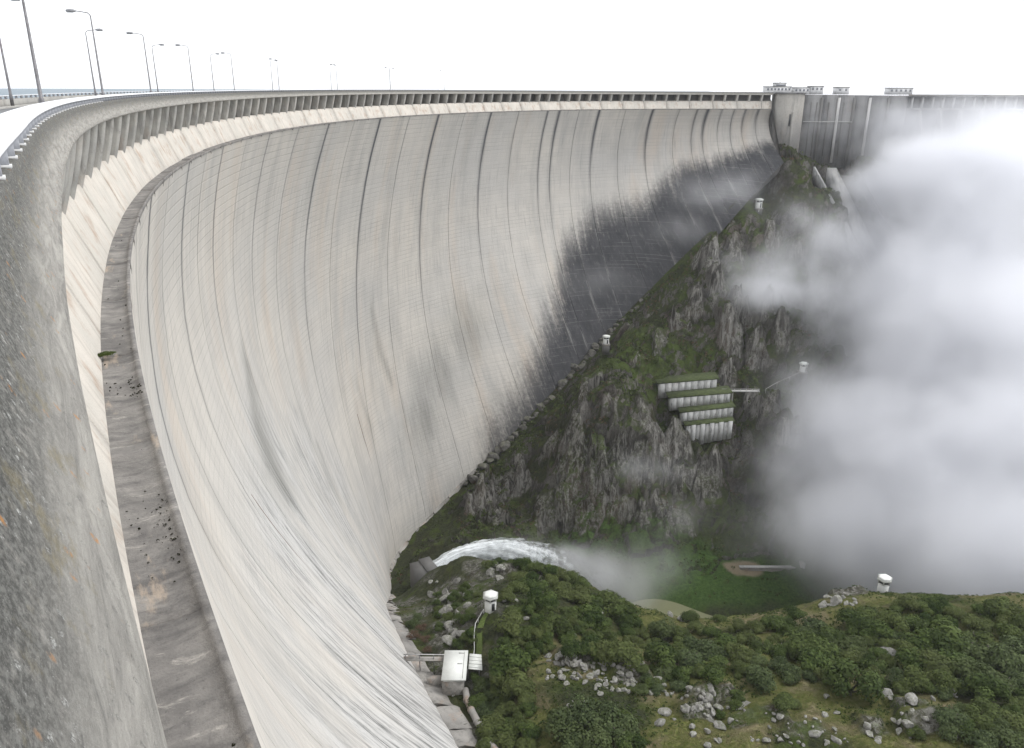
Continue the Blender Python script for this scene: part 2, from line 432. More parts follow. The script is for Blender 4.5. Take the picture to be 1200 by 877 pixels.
def mat_terrain():
    g = G('gorge_ground'); p = g.pos()
    nz = g.n('ShaderNodeSeparateXYZ', {'Vector': g.n('ShaderNodeNewGeometry').outputs['Normal']}).outputs[2]
    n1 = g.noise(p, .035, 5, .6); n2 = g.noise(p, .16, 6, .68, .5); n3 = g.noise(p, .8, 6, .72); n4 = g.noise(p, 3.2, 4, .7)
    vst = g.noise(g.scale(p, (.55, .55, .09)), 1, 6, .72, .8)
    mm = g.noise(p, .06, 4, .6)
    # granite
    rock = g.mix(g.ramp(n2, .3, .7), (.10, .093, .082), (.215, .205, .185))
    rock = g.mix(g.mul(g.ramp(vst, .48, .66), .7), rock, (.062, .058, .052))
    rock = g.mix(g.mul(g.ramp(n1, .5, .66), .5), rock, (.17, .125, .09))
    rock = g.mix(g.mul(g.ramp(n3, .56, .74), .6), rock, (.36, .355, .335))
    crev = g.noise(g.scale(p, (.42, .42, .12), (3, 1, 2)), 1, 7, .7, 1.6)
    crev = g.math('ABSOLUTE', g.add(crev, -.5))
    rock = g.mix(g.mul(g.ramp(crev, .03, .0), .7), rock, (.028, .025, .022))  # shade of the crevices painted into the rock colour
    # scrub, moss and dry grass
    veg = g.mix(g.ramp(n3, .35, .66), (.026, .032, .016), (.062, .072, .030))
    veg = g.mix(g.mul(g.ramp(n2, .50, .70), .8), veg, (.085, .068, .042))
    grassy = g.attr('grass')
    turf = g.mix(g.ramp(n3, .35, .68), (.095, .115, .026), (.17, .165, .062))
    turf = g.mix(g.ramp(g.noise(p, .11, 5, .65), .46, .66), turf, (.22, .185, .11))
    turf = g.mix(g.mul(g.ramp(n4, .55, .72), .5), turf, (.05, .055, .02))
    lush = g.attr('lush')
    lushc = g.mix(g.ramp(n3, .3, .7), (.035, .075, .016), (.085, .145, .034))
    tv = g.add(g.add(g.add(g.mul(nz, .8), g.mul(n2, .7)), g.mul(n3, .2)), g.mul(mm, 1.5))
    blk = g.noise(g.scale(p, (1, 1, .55), (40, 10, 0)), .045, 5, .62)
    rock = g.mix(g.mul(g.ramp(blk, .50, .62), .75), rock, (.035, .032, .027))
    cg = g.attr('crag')
    vm = g.mul(g.ramp(tv, 1.42, 1.58), g.math('SUBTRACT', 1.0, g.mul(cg, g.ramp(n3, .62, .42, .45, .95))))
    rock = g.mix(g.mul(cg, g.ramp(vst, .56, .42)), rock, (.31, .30, .275))
    col = g.mix(vm, rock, veg)
    col = g.mix(g.mul(g.ramp(g.add(n3, mm), 1.0, 1.25), .5), col, (.035, .028, .02))
    moss = g.mul(g.ramp(g.add(n2, g.mul(n1, .5)), .74, .88), g.ramp(nz, .35, .65))
    moss = g.math('MAXIMUM', moss, g.mul(g.attr('moss'), g.ramp(g.add(n3, g.mul(nz, .4)), .55, .8)))
    col = g.mix(g.mul(moss, .85), col, (.060, .088, .016))
    gt = g.ramp(g.add(g.add(g.mul(nz, .8), g.mul(n3, .5)), g.mul(n2, .35)), .90, 1.12)
    col = g.mix(g.mul(g.mul(grassy, gt), g.math('SUBTRACT', 1.0, g.mul(cg, .9))), col, turf)
    col = g.mix(g.mul(lush, g.ramp(g.add(n3, nz), .8, 1.2)), col, lushc)
    col = g.mix(g.attr('sand'), col, (.30, .25, .17))
    h = g.add(g.add(g.mul(n3, 1.0), g.mul(n4, .45)), g.add(g.mul(vst, .9), g.ramp(crev, .0, .08, 0, .8)))
    return g.bsdf(col, .95, g.bump(h, .55, .8), .15)

def mat_rock(name='granite', a=(.20, .195, .18), b=(.36, .35, .33)):
    g = G(name); p = g.pos()
    n2 = g.noise(p, .5, 6, .68, .5); n3 = g.noise(p, 2.2, 6, .72); vst = g.noise(g.scale(p, (1.2, 1.2, .3)), 1, 6, .72, .8)
    nz = g.n('ShaderNodeSeparateXYZ', {'Vector': g.n('ShaderNodeNewGeometry').outputs['Normal']}).outputs[2]
    c = g.mix(g.ramp(n2, .3, .7), a, b)
    c = g.mix(g.mul(g.ramp(vst, .48, .66), .7), c, (.07, .068, .06))
    c = g.mix(g.mul(g.ramp(g.add(n3, g.mul(nz, .25)), .66, .84), .55), c, (.08, .095, .03))
    c = g.mix(g.mul(g.ramp(n3, .36, .24), .5), c, (.46, .455, .43))
    return g.bsdf(c, .92, g.bump(g.add(n3, vst), .25, .8), .2)

def mat_leaf(name, a, b, c, rough=.62):
    g = G(name)
    inf = g.n('ShaderNodeObjectInfo').outputs['Random']
    v = g.attr('shade')
    col = g.mix(v, a, b)
    col = g.mix(g.mul(g.ramp(inf, .15, 1.0), .65), col, c)
    n = g.noise(g.pos(), .35, 3, .6)
    col = g.mix(g.ramp(n, .35, .7, 0, .35), col, tuple(x * .55 for x in a))
    b_ = g.n('ShaderNodeBsdfPrincipled', {'Base Color': col, 'Roughness': rough, 'Specular IOR Level': .08})
    t_ = g.n('ShaderNodeBsdfTranslucent', {'Color': col})
    mx = g.n('ShaderNodeMixShader', {'Fac': .25})
    g.t.links.new(b_.outputs[0], mx.inputs[1]); g.t.links.new(t_.outputs[0], mx.inputs[2])
    g.t.links.new(mx.outputs[0], g.out.inputs['Surface']); return g.m

M_FACE = mat_face()
M_FASCIA = mat_fascia()
M_LEDGE = mat_ledge()
M_SHELF = mat_concrete('shelf_concrete', (.62, .575, .51), (.54, .51, .455), (.33, .295, .255), .8, True, .55, .5)
M_CORBEL = mat_concrete('corbel_concrete', (.47, .455, .42), (.33, .325, .305), (.17, .165, .155), 1.0, True, .18, .7, 'pos')
M_BODY = mat_concrete('body_concrete', (.15, .145, .14), (.11, .11, .105), (.07, .07, .07), .6, True, .1, .6)  # darkened so the shade between the corbels is in the colour
M_PLINTH = mat_concrete('plinth_concrete', (.34, .325, .30), (.24, .23, .215), (.09, .088, .082), .35, False, .45, .7, 'pos')
M_WING = mat_concrete('wing_concrete', (.22, .218, .215), (.15, .15, .15), (.06, .06, .065), .18, True, .1, .7, 'pos')
M_COPING = mat_coping()
M_PANE = mat_plain('hazy_window', (.22, .23, .25), .3, 0, .2, 2, .5)  # grey instead of dark panes, distance haze put into the colour
M_BAL = mat_plain('baluster_concrete', (.36, .37, .40), .6, 0, .2, 4)  # bluish tint is reflected light put into the concrete's colour
M_FOOT = mat_plain('pale_footing', (.7, .7, .69), .6, 0, .12, 4)
M_ROAD = mat_plain('asphalt', (.16, .16, .16), .7, 0, .2, .8)
M_UPPAR = mat_concrete('parapet_concrete', (.40, .39, .36), (.33, .32, .30), (.2, .2, .19), 1.0, True, .1, .5, 'pos')
M_POLE = mat_plain('galvanised_steel', (.17, .165, .17), .5, .35, .3, 2.5)
M_HEAD = mat_plain('lamp_housing', (.28, .28, .29), .45, .3, .15, 4)
M_GLASSY = mat_plain('lamp_lens', (.45, .46, .46), .2, 0, .1, 4, .6)
M_WHITE = mat_plain('white_render', (.60, .605, .58), .6, 0, .07, .8)
M_ROOFW = mat_plain('white_roof_paint', (.66, .67, .635), .5, 0, .05, .6)
M_DARK = mat_plain('dark_opening', (.03, .032, .035), .3, 0, .2, 2, .5)
M_TERRAIN = mat_terrain()
M_ROCK = mat_rock()

# ------------------------------------------------------------------ terrain heights
TCP=np.array([(-26,221,-159),(-24,188,-144),(-21,168,-139),(-24,242,-169),(-21,250,-163),(-12,248,-161),(-7,245,-160),(0,236,-157),(12,230,-153),(20,218,-149),(27,209,-147),(36,184,-145),(41,179,-144),(49,188,-146),(56,188,-143),(67,194,-146),(76,198,-147),(93,203,-145),(112,204,-143),(128,202,-143),(148,202,-143),(169,201,-143),(-5,179,-129),(-8,170,-133),(0,169,-130),(11,169,-130),(21,155,-130),(29,153,-130),(49,147,-127),(43,162,-132),(63,160,-131),(86,165,-132),(101,161,-131),(122,158,-129),(18,131,-127),(4,134,-130),(4,143,-129),(-7,149,-137),(-12,157,-136),(-4,156,-133),(-3,135,-133),(36,130,-126),(62,131,-124),(79,130,-123),(95,126,-122),(112,126,-122),(56,137,-126),(76,142,-126),(95,142,-125),(0,357,-203),(22,347,-212),(43,346,-206),(60,353,-200),(86,352,-204),(109,357,-203),(124,367,-198),(18,379,-187),(0,369,-204),(37,400,-159),(39,363,-167),(53,387,-142),(56,372,-153),(60,359,-166),(61,353,-181),(26,360,-187),(39,357,-183),(9,350,-202),(82,390,-170),(123,389,-172),(135,383,-152),(142,367,-169),(130,365,-178),(75,374,-172),(67,404,-146),(88,372,-176),(106,374,-177),(80,398,-149),(119,400,-152),(137,394,-161),(166,406,-141),(76,425,-133),(108,420,-132),(141,420,-131),(112,446,-104),(134,461,-92),(161,446,-104),(166,471,-79),(153,484,-68),(185,491,-59),(205,488,-61),(220,464,-92),(224,441,-117),(196,446,-113),(182,394,-161),(212,405,-145),(236,420,-131),(249,461,-92),(283,485,-70),(327,466,-92),(277,403,-150),(163,368,-188),(211,368,-188),(264,368,-188),(0,335,-200),(30,325,-212),(60,300,-228),(40,300,-214),(78,300,-225),(25,296,-215),(86,310,-216),(100,300,-219),(100,320,-216),(140,322,-216),(60,320,-215),(62,276,-226),(75,285,-227),(100,270,-226),(140,285,-219),(20,285,-214),(180,300,-216),(240,310,-216),(320,300,-212),(130,335,-212),(90,335,-213),(60,340,-209),(-20,305,-196),(-10,285,-190),(180,250,-213),(260,240,-200),(-32,272,-180),(-45,290,-196),(-40,310,-200),(0,300,-206),(160,120,-118),(220,120,-118),(300,130,-120),(400,200,-150),(420,300,-190),(420,420,-120),(420,520,-60),(300,520,-45),(300,430,-110),(240,560,-45),(60,60,-112),(120,40,-110),(250,40,-100),(420,40,-100),(49,24,-102),(38,40,-107),(28,56,-113),(18,74,-118),(9,91,-124),(1,109,-129),(-8,128,-132),(-16,146,-135),(-24,165,-139),(-31,185,-144),(-37,205,-153),(-41,225,-165),(-45,246,-179),(-48,267,-192),(-51,288,-202),(-55,310,-212),(-59,333,-221),(-55,355,-222),(-43,374,-215),(-27,391,-204),(-10,406,-193),(7,419,-180),(23,431,-167),(37,444,-156),(51,456,-145),(67,466,-131),(85,471,-114),(103,474,-95),(121,476,-76),(137,481,-59),(162,487,-37),(36,16,-98),(24,32,-103),(13,49,-109),(4,67,-114),(-6,86,-120),(-14,104,-125),(-23,123,-128),(-32,142,-131),(-40,162,-135),(-47,182,-140),(-53,203,-149),(-57,224,-161),(-61,246,-175),(-64,268,-188),(-67,290,-198),(-71,313,-208),(-74,337,-217),(-70,360,-218),(-57,380,-211),(-41,398,-200),(-24,414,-189),(-6,428,-176),(11,441,-163),(26,455,-152),(42,469,-141),(59,480,-127),(78,486,-110),(98,489,-91),(117,492,-72),(136,497,-55),(163,503,-33) ])
def _tps(r2): return 0.5 * r2 * np.log(np.maximum(r2, 1e-9))
_P2 = TCP[:, :2] / 100.0
_n = len(TCP)
_K = _tps(((_P2[:, None] - _P2[None]) ** 2).sum(-1)) + np.eye(_n) * 0.004
_A = np.zeros((_n + 3, _n + 3)); _A[:_n, :_n] = _K; _A[:_n, _n] = 1; _A[:_n, _n + 1:] = _P2; _A[_n:, :_n] = _A[:_n, _n:].T
_W = np.linalg.solve(_A, np.concatenate([TCP[:, 2], np.zeros(3)]))
def base_h(x, y):
    q = np.stack([np.ravel(x), np.ravel(y)], -1) / 100.0
    out = np.empty(len(q))
    for i in range(0, len(q), 20000):
        b = q[i:i + 20000]
        out[i:i + 20000] = _tps(((b[:, None] - _P2[None]) ** 2).sum(-1)) @ _W[:_n] + _W[_n] + b @ _W[_n + 1:]
    return np.maximum(out.reshape(np.shape(x)), -229.0)

# ------------------------------------------------------------------ the dam
dam = empty('arch_dam', tuple(on(320, -20, -220)[()]))
tag(dam, 'huge pale curved concrete arch dam sweeping round the gorge from the left foreground', 'dam')
DI = Matrix.Translation(-dam.location)
def part(name, me, parent=dam):
    o = link(name, me, parent)
    o.matrix_parent_inverse = DI if parent is dam else Matrix.Identity(4)
    return o

def sweep(name, S, prof, mat, closed=False, smooth=False, flip=False, ends=False):
    """prof(s) -> list of (e, z); returns a mesh swept along the crest with UV = (station, length down the profile)"""
    rows, uvs = [], []
    for s in S:
        p = prof(s)
        if closed: p = p + [p[0]]
        e = np.array([a for a, b in p], float); z = np.array([b for a, b in p], float)
        rows.append(on(s, e, z))
        L = np.concatenate([[0], np.cumsum(np.hypot(np.diff(e), np.diff(z)))])
        uvs.append(np.stack([np.full(len(p), s), L], -1))
    V = np.concatenate(rows); nv = len(rows[0])
    Q = grid_faces(len(S), nv, flip)
    T = None
    if ends and closed:
        m = nv - 1
        T = []
        for base, sg in ((0, 1), ((len(S) - 1) * nv, -1)):
            for k in range(1, m - 1):
                T.append((base, base + k, base + k + 1)[::sg])
    return mesh_np(name, V, Q, mat, smooth, np.concatenate(uvs), T=T)

# --- face blocks between the contraction joints (station, weight of the seepage line)
JOINTS = [(-40, 0), (-6, .2), (20, .3), (44, .3), (68, .35), (92, .9), (115, .3), (139, .75), (158, .3), (177, .65), (203, .3), (229, .55), (260, .3),
          (292, .85), (318, .25), (344, 1.0), (372, .35), (399, 1.0), (422, .25), (445, .95), (468, .45), (491, .8), (500, .95), (515, .3), (530, 1.0),
          (549, .3), (568, 1.0), (586, .35), (598, .6), (605, 1.0), (614, .5), (622, .7), (629, .8), (637, .8), (645, .5)]
GB_S = [395, 410, 432, 456, 476, 490, 498, 506, 532, 566, 590, 606, 622, 644]
GB_T = [1.05, .99, .95, .88, .83, .76, .67, .57, .54, .58, .53, .56, .56, .70]
SMUDGE = [[(199, .42, 4), (194, .47, 8), (186, .52, 12), (179, .58, 13), (176, .63, 9)], [(358, .42, 2.), (362, .52, 2.6), (367, .60, 1.6)],
          [(268, .64, 2.5), (264, .74, 3.0)], [(384, .76, 10), (400, .68, 12), (426, .64, 11)], [(338, .56, 1.5), (344, .66, 1.5)]]
SMW = [.72, .6, .4, .6, .4]
def face_attrs(S, T, d, wl, wr, dl, dr):
    Z = 12 + T * (zf(S) - 12)
    fade = np.clip(1.15 - 1.9 * T, 0.10, 1)
    joint = np.maximum(wl * np.exp(-(dl / (.75 + .5 * wl))**2), wr * np.exp(-(dr / (.75 + .5 * wr))**2)) * fade
    jointw = np.maximum(np.exp(-(dl / .8)**2), np.exp(-(dr / .8)**2))
    tb = np.interp(S, GB_S, GB_T, left=2, right=.7) + .02 * np.sin(S * .113 + 1)
    growth = (.62 * sstep(-.24, .10, T - tb) + .38 * sstep(.02, .35, T - tb)) * sstep(385, 425, S)
    sm = np.zeros_like(S)
    for poly, w in zip(SMUDGE, SMW):
        a = np.array(poly); t = np.clip(T, a[0, 1], a[-1, 1]) if a[0, 1] < a[-1, 1] else np.clip(T, a[:, 1].min(), a[:, 1].max())
        if a[0, 1] < a[-1, 1]:
            c = np.interp(t, a[:, 1], a[:, 0]); r = np.interp(t, a[:, 1], a[:, 2])
            dz = (T - t) * (zf(S) - 12) / 6
            sm = np.maximum(sm, w * np.exp(-((S - c) / r)**2 - dz**2))
        else:
            for s0, t0, r in poly: sm = np.maximum(sm, w * np.exp(-((S - s0) / (r * 1.4))**2 - ((T - t0) * (zf(S) - 12) / (r * 1.6))**2))
    low = sstep(.36, .72, T) * (1 - sstep(225, 330, S)) + .35 * sstep(.6, .95, T) * sstep(225, 330, S) * (1 - sstep(380, 430, S))
    return {'joint': joint, 'jointw': jointw, 'growth': growth, 'smudge': sm, 'low': low}

TAUS = np.concatenate([[.0016], np.linspace(.008, 1, 74), [1.03, 1.07]])
for (s0, w0), (s1, w1) in zip(JOINTS[:-1], JOINTS[1:]):
    L = s1 - s0; g_ = .11
    inner = np.array([0, .35, .8, 1.4, 2.4])
    inner = inner[inner < L / 2 - .8]
    n = max(2, int((L - 2 * inner[-1]) / 1.3))
    cols = np.concatenate([s0 + g_ + inner, np.linspace(s0 + g_ + inner[-1], s1 - g_ - inner[-1], n + 1)[1:-1], (s1 - g_ - inner)[::-1]])
    cols = np.concatenate([[cols[0]], cols, [cols[-1]]])
    S, T = np.meshgrid(cols, TAUS, indexing='ij')
    E = face_e(S, T)
    E = E + .06 * vnoise(np.stack([S * .2, T * 40, 0 * S], -1), 5)
    E[0] -= .8; E[-1] -= .8                       # the sides of the joint run back into the wall
    V = on(S, E, -(12 + T * (zf(S) - 12)))
    A = face_attrs(S, T, None, w0, w1, S - s0, s1 - S)
    UV = np.stack([S, 12 + T * (zf(S) - 12)], -1)
    me = mesh_np('face_block', V.reshape(-1, 3), grid_faces(len(cols), len(TAUS), True), M_FACE, True, UV.reshape(-1, 2), {k: v.ravel() for k, v in A.items()})
    part('face_block', me)

# --- the body behind the face, with the road deck's underside and the upstream face
TB = np.linspace(0, 1, 24)
def body_prof(s):
    c = crest_drop(s)
    fe = face_e(s, TB); Z = zf(s); zz = -(12 + TB * (Z - 12))
    p = [(-11.9, -2.35 - c), (-6.9, -2.35 - c), (-6.9, -7.9), (-3.7, -8.0), (-1.9, -12.5)]
    p += [(a - .7, b) for a, b in zip(fe[1:], zz[1:])] + [(fe[-1] - .7, -Z - 8), (fe[-1] - 40, -Z - 8)]
    p += [(a - 12 - 26 * t, b) for a, b, t in zip(fe[::-3], zz[::-3], TB[::-3])] + [(-11.9, -12)]
    return p
SB = np.concatenate([np.arange(-45, 120, 3.), np.arange(120, 645, 5.), [645.]])
part('dam_body', sweep('dam_body', SB, body_prof, M_BODY, True, ends=True))

# --- overhanging parapet wall
def fb_e(s): return np.interp(s, [-30, -8, -4, 0, 5, 13, 30, 46, 70], [-1.90, -1.84, -1.81, -1.76, -1.66, -1.56, -1.52, -1.68, -1.82])
def deep(s): return .38 - .28 * sstep(120, 330, s)     # the wall hangs lower at the near end
def ce(s): return -2.10 - .36 * sstep(14, -8, s)      # outer edge of the coping
def fas_prof(s):
    c = crest_drop(s); b = fb_e(s); q = ce(s) - .03
    t = np.linspace(0, 1, 9)
    e = q + (b - q) * (t ** 1.25); z = -1.56 - (1.19 + deep(s)) * t ** .95
    return [(-3.05, -1.50 - c), (q - .12, -1.50 - c), (q - .02, -1.52 - c)] + list(zip(e, z - c)) + [(b - .02, -2.83 - c - deep(s)), (b - .16, -2.90 - c - deep(s)), (-7.0, -2.96 - c - deep(s))]
SF = np.concatenate([np.arange(-28, 8, .25), np.arange(8, 60, .8), np.arange(60, 200, 2.), np.arange(200, 645, 4), [645]])
part('parapet_wall', sweep('parapet_wall', SF, fas_prof, M_FASCIA, smooth=True))

# --- corbels under it
def corbel(s):
    c = crest_drop(s); x, y, h = at(s)
    hw = .60
    prof_top, prof_bot = [], []
    b = fb_e(s)
    for k in range(9):                       # half-round nose
        a = -math.pi / 2 + math.pi * k / 8
        prof_top.append((b - .45 + .32 * math.cos(a), hw * math.sin(a)))
        prof_bot.append((-3.65 + .32 * math.cos(a), hw * math.sin(a)))
    top = [(-7.2, -hw)] + prof_top + [(-7.2, hw)]
    bot = [(-7.2, -hw)] + prof_bot + [(-7.2, hw)]
    rings = []
    for t in np.linspace(0, 1, 5):
        w = t ** 1.2
        rings.append([((1 - w) * p[0] + w * q[0], (1 - w) * p[1] + w * q[1], -2.90 - deep(s) - c * (1 - t) + t * (-8.35 + 2.9 + deep(s))) for p, q in zip(top, bot)])
    V = np.array(rings).reshape(-1, 3); n = len(top)
    Q = [(i * n + k, i * n + (k + 1) % n, (i + 1) * n + (k + 1) % n, (i + 1) * n + k) for i in range(4) for k in range(n)]
    me = mesh_np('corbel', V, Q, M_CORBEL, False)
    o = link('corbel', me, dam)
    o.matrix_parent_inverse = DI
    ch, sh = math.cos(h), math.sin(h)
    o.matrix_basis = Matrix(((ch, sh, 0, x), (-sh, ch, 0, y), (0, 0, 1, 0), (0, 0, 0, 1)))
    return o
CORB = np.arange(-22.4, 643, 7.6)
for s in CORB: corbel(float(s))

# --- sloping shelf and ledge slabs
JS = np.concatenate([[-30], np.arange(-14.8, 640, 15.2), [645]])
for a, b in zip(JS[:-1], JS[1:]):
    n = max(2, int((b - a) / (1.0 if b < 100 else 3.0)))
    S = np.linspace(a + .12, b - .12, n + 1)
    S = np.concatenate([[S[0]], S, [S[-1]]])
    def shelf_prof(s, S=S):
        return [(-7.0, -7.4), (-3.35, -7.55), (-2.75, -9.0), (-2.15, -10.5), (-1.55, -11.95), (-1.5, -12.4)]
    me = sweep('shelf_slab', S, shelf_prof, M_SHELF)
    v = np.array([p.co for p in me.vertices]).reshape(len(S), 6, 3)
    for end in (0, -1): v[end] -= on(S[end], .35, -.25) - on(S[end], 0, 0)
    me.vertices.foreach_set('co', v.astype(np.float32).ravel()); me.update()
    part('shelf_slab', me)
r_ = rng(4)
JL = np.concatenate([[-30], np.arange(-18.5, 640, 11.3), [645]])
for a, b in zip(JL[:-1], JL[1:]):
    n = max(2, int((b - a) / (.8 if b < 100 else 3.0)))
    S = np.linspace(a + .04, b - .04, n + 1); S = np.concatenate([[S[0]], S, [S[-1]]])
    dz = r_.normal(0, .025)
    me = sweep('ledge_slab', S, lambda s: [(-1.75, -12.02 + dz), (-1.3, -12.05 + dz), (-.9, -12.08 + dz), (-.45, -12.05 + dz), (-.2, -12.0 + dz), (-.16, -11.94 + dz), (.03, -11.93 + dz), (.06, -12.0), (.0, -12.35)], M_LEDGE)
    v = np.array([p.co for p in me.vertices]).reshape(len(S), 9, 3)
    for end in (0, -1): v[end, :, 2] -= .5
    me.vertices.foreach_set('co', v.astype(np.float32).ravel()); me.update()
    part('ledge_slab', me)

# --- railing on the downstream side: pale coping on short balusters
def rail_thing(name, label, s_mid, e, z):
    p = on(s_mid, e, z); o = empty(name, tuple(p)); tag(o, label, 'railing'); return o
def add_part(root, name, me):
    o = link(name, me, root); o.matrix_parent_inverse = Matrix.Translation(-root.location); return o
rail = rail_thing('parapet_railing', 'broad white coping on short balusters along the downstream edge of the crest, nearest the camera', 100, -2.7, -1.4)
def cop_prof(s):
    c = crest_drop(s); b = ce(s); a = b - 1.22
    return [(a + .1, -1.15 - c), (a, -1.12 - c), (a, -1.03 - c), (a + .05, -1.0 - c), (b - .22, -.985 - c), (b - .10, -1.0 - c), (b - .03, -1.05 - c), (b, -1.09 - c), (b - .03, -1.13 - c), (b - .2, -1.15 - c), (a + .1, -1.15 - c)]
add_part(rail, 'coping', sweep('coping', SF, cop_prof, M_COPING, True, smooth=True))
mb = MB(); mb.box(-.55, .14, -.13, .13, -.18, .19); bal_me = mb.mesh('baluster', M_BAL)
mb = MB(); mb.box(-.6, .18, -.17, .17, -.19, -.13); foot_me = mb.mesh('baluster_foot', M_FOOT)
def place(root, name, me, s, e, z):
    x, y, h = at(s); c, sn = math.cos(h), math.sin(h); p = on(s, e, z)
    o = link(name, me, root)
    o.matrix_parent_inverse = Matrix.Translation(-root.location)
    o.matrix_basis = Matrix(((c, sn, 0, p[0]), (-sn, c, 0, p[1]), (0, 0, 1, p[2]), (0, 0, 0, 1)))
    return o
for k, s in enumerate(np.arange(-22.6, 644, 2.3)):
    b = place(rail, 'baluster', bal_me, float(s), float(ce(s)) - .22, -1.33 - crest_drop(s))
    if s < 80:
        f = link('baluster_foot', foot_me, b)

# --- road deck, kerb and the upstream parapet
SR = np.concatenate([np.arange(-45, 100, 2.), np.arange(100, 645, 5), [645]])
def deck(name, e0, e1, z, mat, kind='structure', S=SR, thick=.3):
    me = sweep(name, S, lambda s: [(e0, z - thick - crest_drop(s)), (e0, z - crest_drop(s)), (e1, z - crest_drop(s)), (e1, z - thick - crest_drop(s))], mat)
    o = link(name, me); o['kind'] = kind; return o
deck('road', -10.0, -4.3, -2.05, M_ROAD)
deck('pavement', -4.3, -3.0, -1.92, M_UPPAR)
deck('pavement', -11.2, -10.0, -1.92, M_UPPAR)
up = rail_thing('upstream_parapet', 'low grey parapet wall with balusters and thin rail on the reservoir side of the road', 100, -11.4, -1.9)
add_part(up, 'wall_panel', sweep('wall_panel', SR, lambda s: [(-11.6, -2.4 - crest_drop(s)), (-11.6, -1.32 - crest_drop(s)), (-11.2, -1.32 - crest_drop(s)), (-11.2, -2.4 - crest_drop(s))], M_UPPAR, True, ends=True))
add_part(up, 'top_rail', sweep('top_rail', SR, lambda s: [(-11.5, -1.06 - crest_drop(s)), (-11.5, -.98 - crest_drop(s)), (-11.2, -.98 - crest_drop(s)), (-11.2, -1.06 - crest_drop(s))], M_COPING, True, ends=True))
mb = MB(); mb.box(-.12, .12, -.12, .12, -.14, .14); ubal = mb.mesh('baluster', M_BAL)
for s in np.arange(30, 330, 2.3): place(up, 'baluster', ubal, float(s), -11.35, -1.19 - crest_drop(s))

# --- street lamps, two rows along the crest
def lamp(s, e, side, first=[None]):
    """side +1: the arm reaches downstream; -1: upstream"""
    p = on(s, e, -2.05 - crest_drop(s)); x, y, h = at(s)
    root = empty('street_lamp', tuple(p), -float(h))
    H = 9.6
    mb = MB(); mb.tube([(0, 0, 0), (0, 0, 1.2), (0, 0, 1.25), (0, 0, H - .4)], [.17 + .03 * (side < 0), .155 + .03 * (side < 0), .125, .065], 10); mb.build('pole', M_POLE, root, True)
    mb = MB(); mb.box(-.25, .25, -.25, .25, 0, .05); mb.build('base_plate', M_POLE, root)
    mb = MB(); mb.tube([(0, 0, H - .45), (side * .04, 0, H - .2), (side * .25, 0, H), (side * .9, 0, H + .1), (side * 1.5, 0, H + .17)], [.065, .06, .055, .05, .045], 8)
    mb.build('arm', M_POLE, root, True)
    mb = MB(); mb.tube([(side * 1.35, 0, H + .15), (side * 1.6, 0, H + .17), (side * 2.0, 0, H + .18), (side * 2.3, 0, H + .15), (side * 2.4, 0, H + .13)], [.06, .17, .19, .15, .05], 10)
    hd = mb.build('lamp_head', M_HEAD, root, True)
    mb = MB(); mb.box(side * 1.98 - .28, side * 1.98 + .28, -.12, .12, H - .03, H + .03); mb.build('lens', M_GLASSY, hd)
    return root
DN = [50, 93, 133, 171.5, 211, 255, 312, 362, 410]
UPL = [81, 126.5, 171, 217, 269, 322, 374]
words = ['nearest', 'second', 'third', 'fourth', 'fifth', 'sixth', 'seventh', 'eighth', 'ninth', 'tenth', 'eleventh']
for k, s in enumerate(DN):
    tag(lamp(s, -3.75, -1), ('tall thick grey lamp post rising just behind the white coping, its head out of frame' if k == 0 else
        'slim dark lamp post behind the coping whose head is above the frame' if k == 1 else
        f'street lamp on the downstream kerb, arm reaching upstream, {words[k]} along the coping'), 'street lamp', 'street lamps along the dam crest')
for k, s in enumerate(UPL):
    tag(lamp(s, -10.5, 1), f'street lamp by the reservoir parapet, arm reaching over the road, {words[k]} from left', 'street lamp', 'street lamps along the dam crest')

# --- reservoir
def mat_lake():
    g = G('lake_water'); p = g.pos()
    n = g.noise(g.scale(p, (.08, .2, 1)), 1, 5, .6)
    return g.bsdf((.16, .205, .235), .5, g.bump(n, .4, .5), .2)
M_LAKE = mat_lake()
ring = on(SR, -9.0, -9.0)
ctr = np.array([110., 290., -9.])
far = ctr + (ring - ctr) * (np.array([2600., 2600, 1]) / np.maximum(np.hypot(*(ring - ctr)[:, :2].T), 1)[:, None])
far[:, 2] = -9
lake = np.concatenate([ring, ring * .6 + far * .4, far])
m_ = len(ring); Q = [(k * m_ + i, k * m_ + i + 1, (k + 1) * m_ + i + 1, (k + 1) * m_ + i) for k in range(2) for i in range(m_ - 1)]
tag(link('reservoir_water', mesh_np('reservoir_water', lake, Q, M_LAKE)), kind='structure')

# ------------------------------------------------------------------ terrain sheet
gx = np.concatenate([np.arange(-78, 200, 1.15), np.arange(200, 432, 2.2)])
gy = np.concatenate([np.arange(18, 100, 2.5), np.arange(100, 232, .85), np.arange(232, 500, 1.15), np.arange(500, 600, 2.)])
TX, TY = np.meshgrid(gx, gy, indexing='ij')
TZ = base_h(TX, TY)
_P = np.stack([TX, TY, TZ], -1)
knoll = sstep(0, 1, (250 - TY - .25 * (TX - 40)) / 40) * sstep(-205, -165, TZ)
cliff = sstep(255, 300, TY + .2 * np.abs(TX - 40)) * sstep(-221, -205, TZ)
f1, f2, idv = worley(_P / np.array([15, 15, 22.]) + fbm(_P / 18, 2, 9)[..., None] * .6, 3)
f1b, f2b, idb = worley(_P / np.array([5.5, 5.5, 9.]) + fbm(_P / 7, 2, 19)[..., None] * .5, 5)
rid = fbm(_P / np.array([30, 30, 40.]), 4, 21, .5, True)
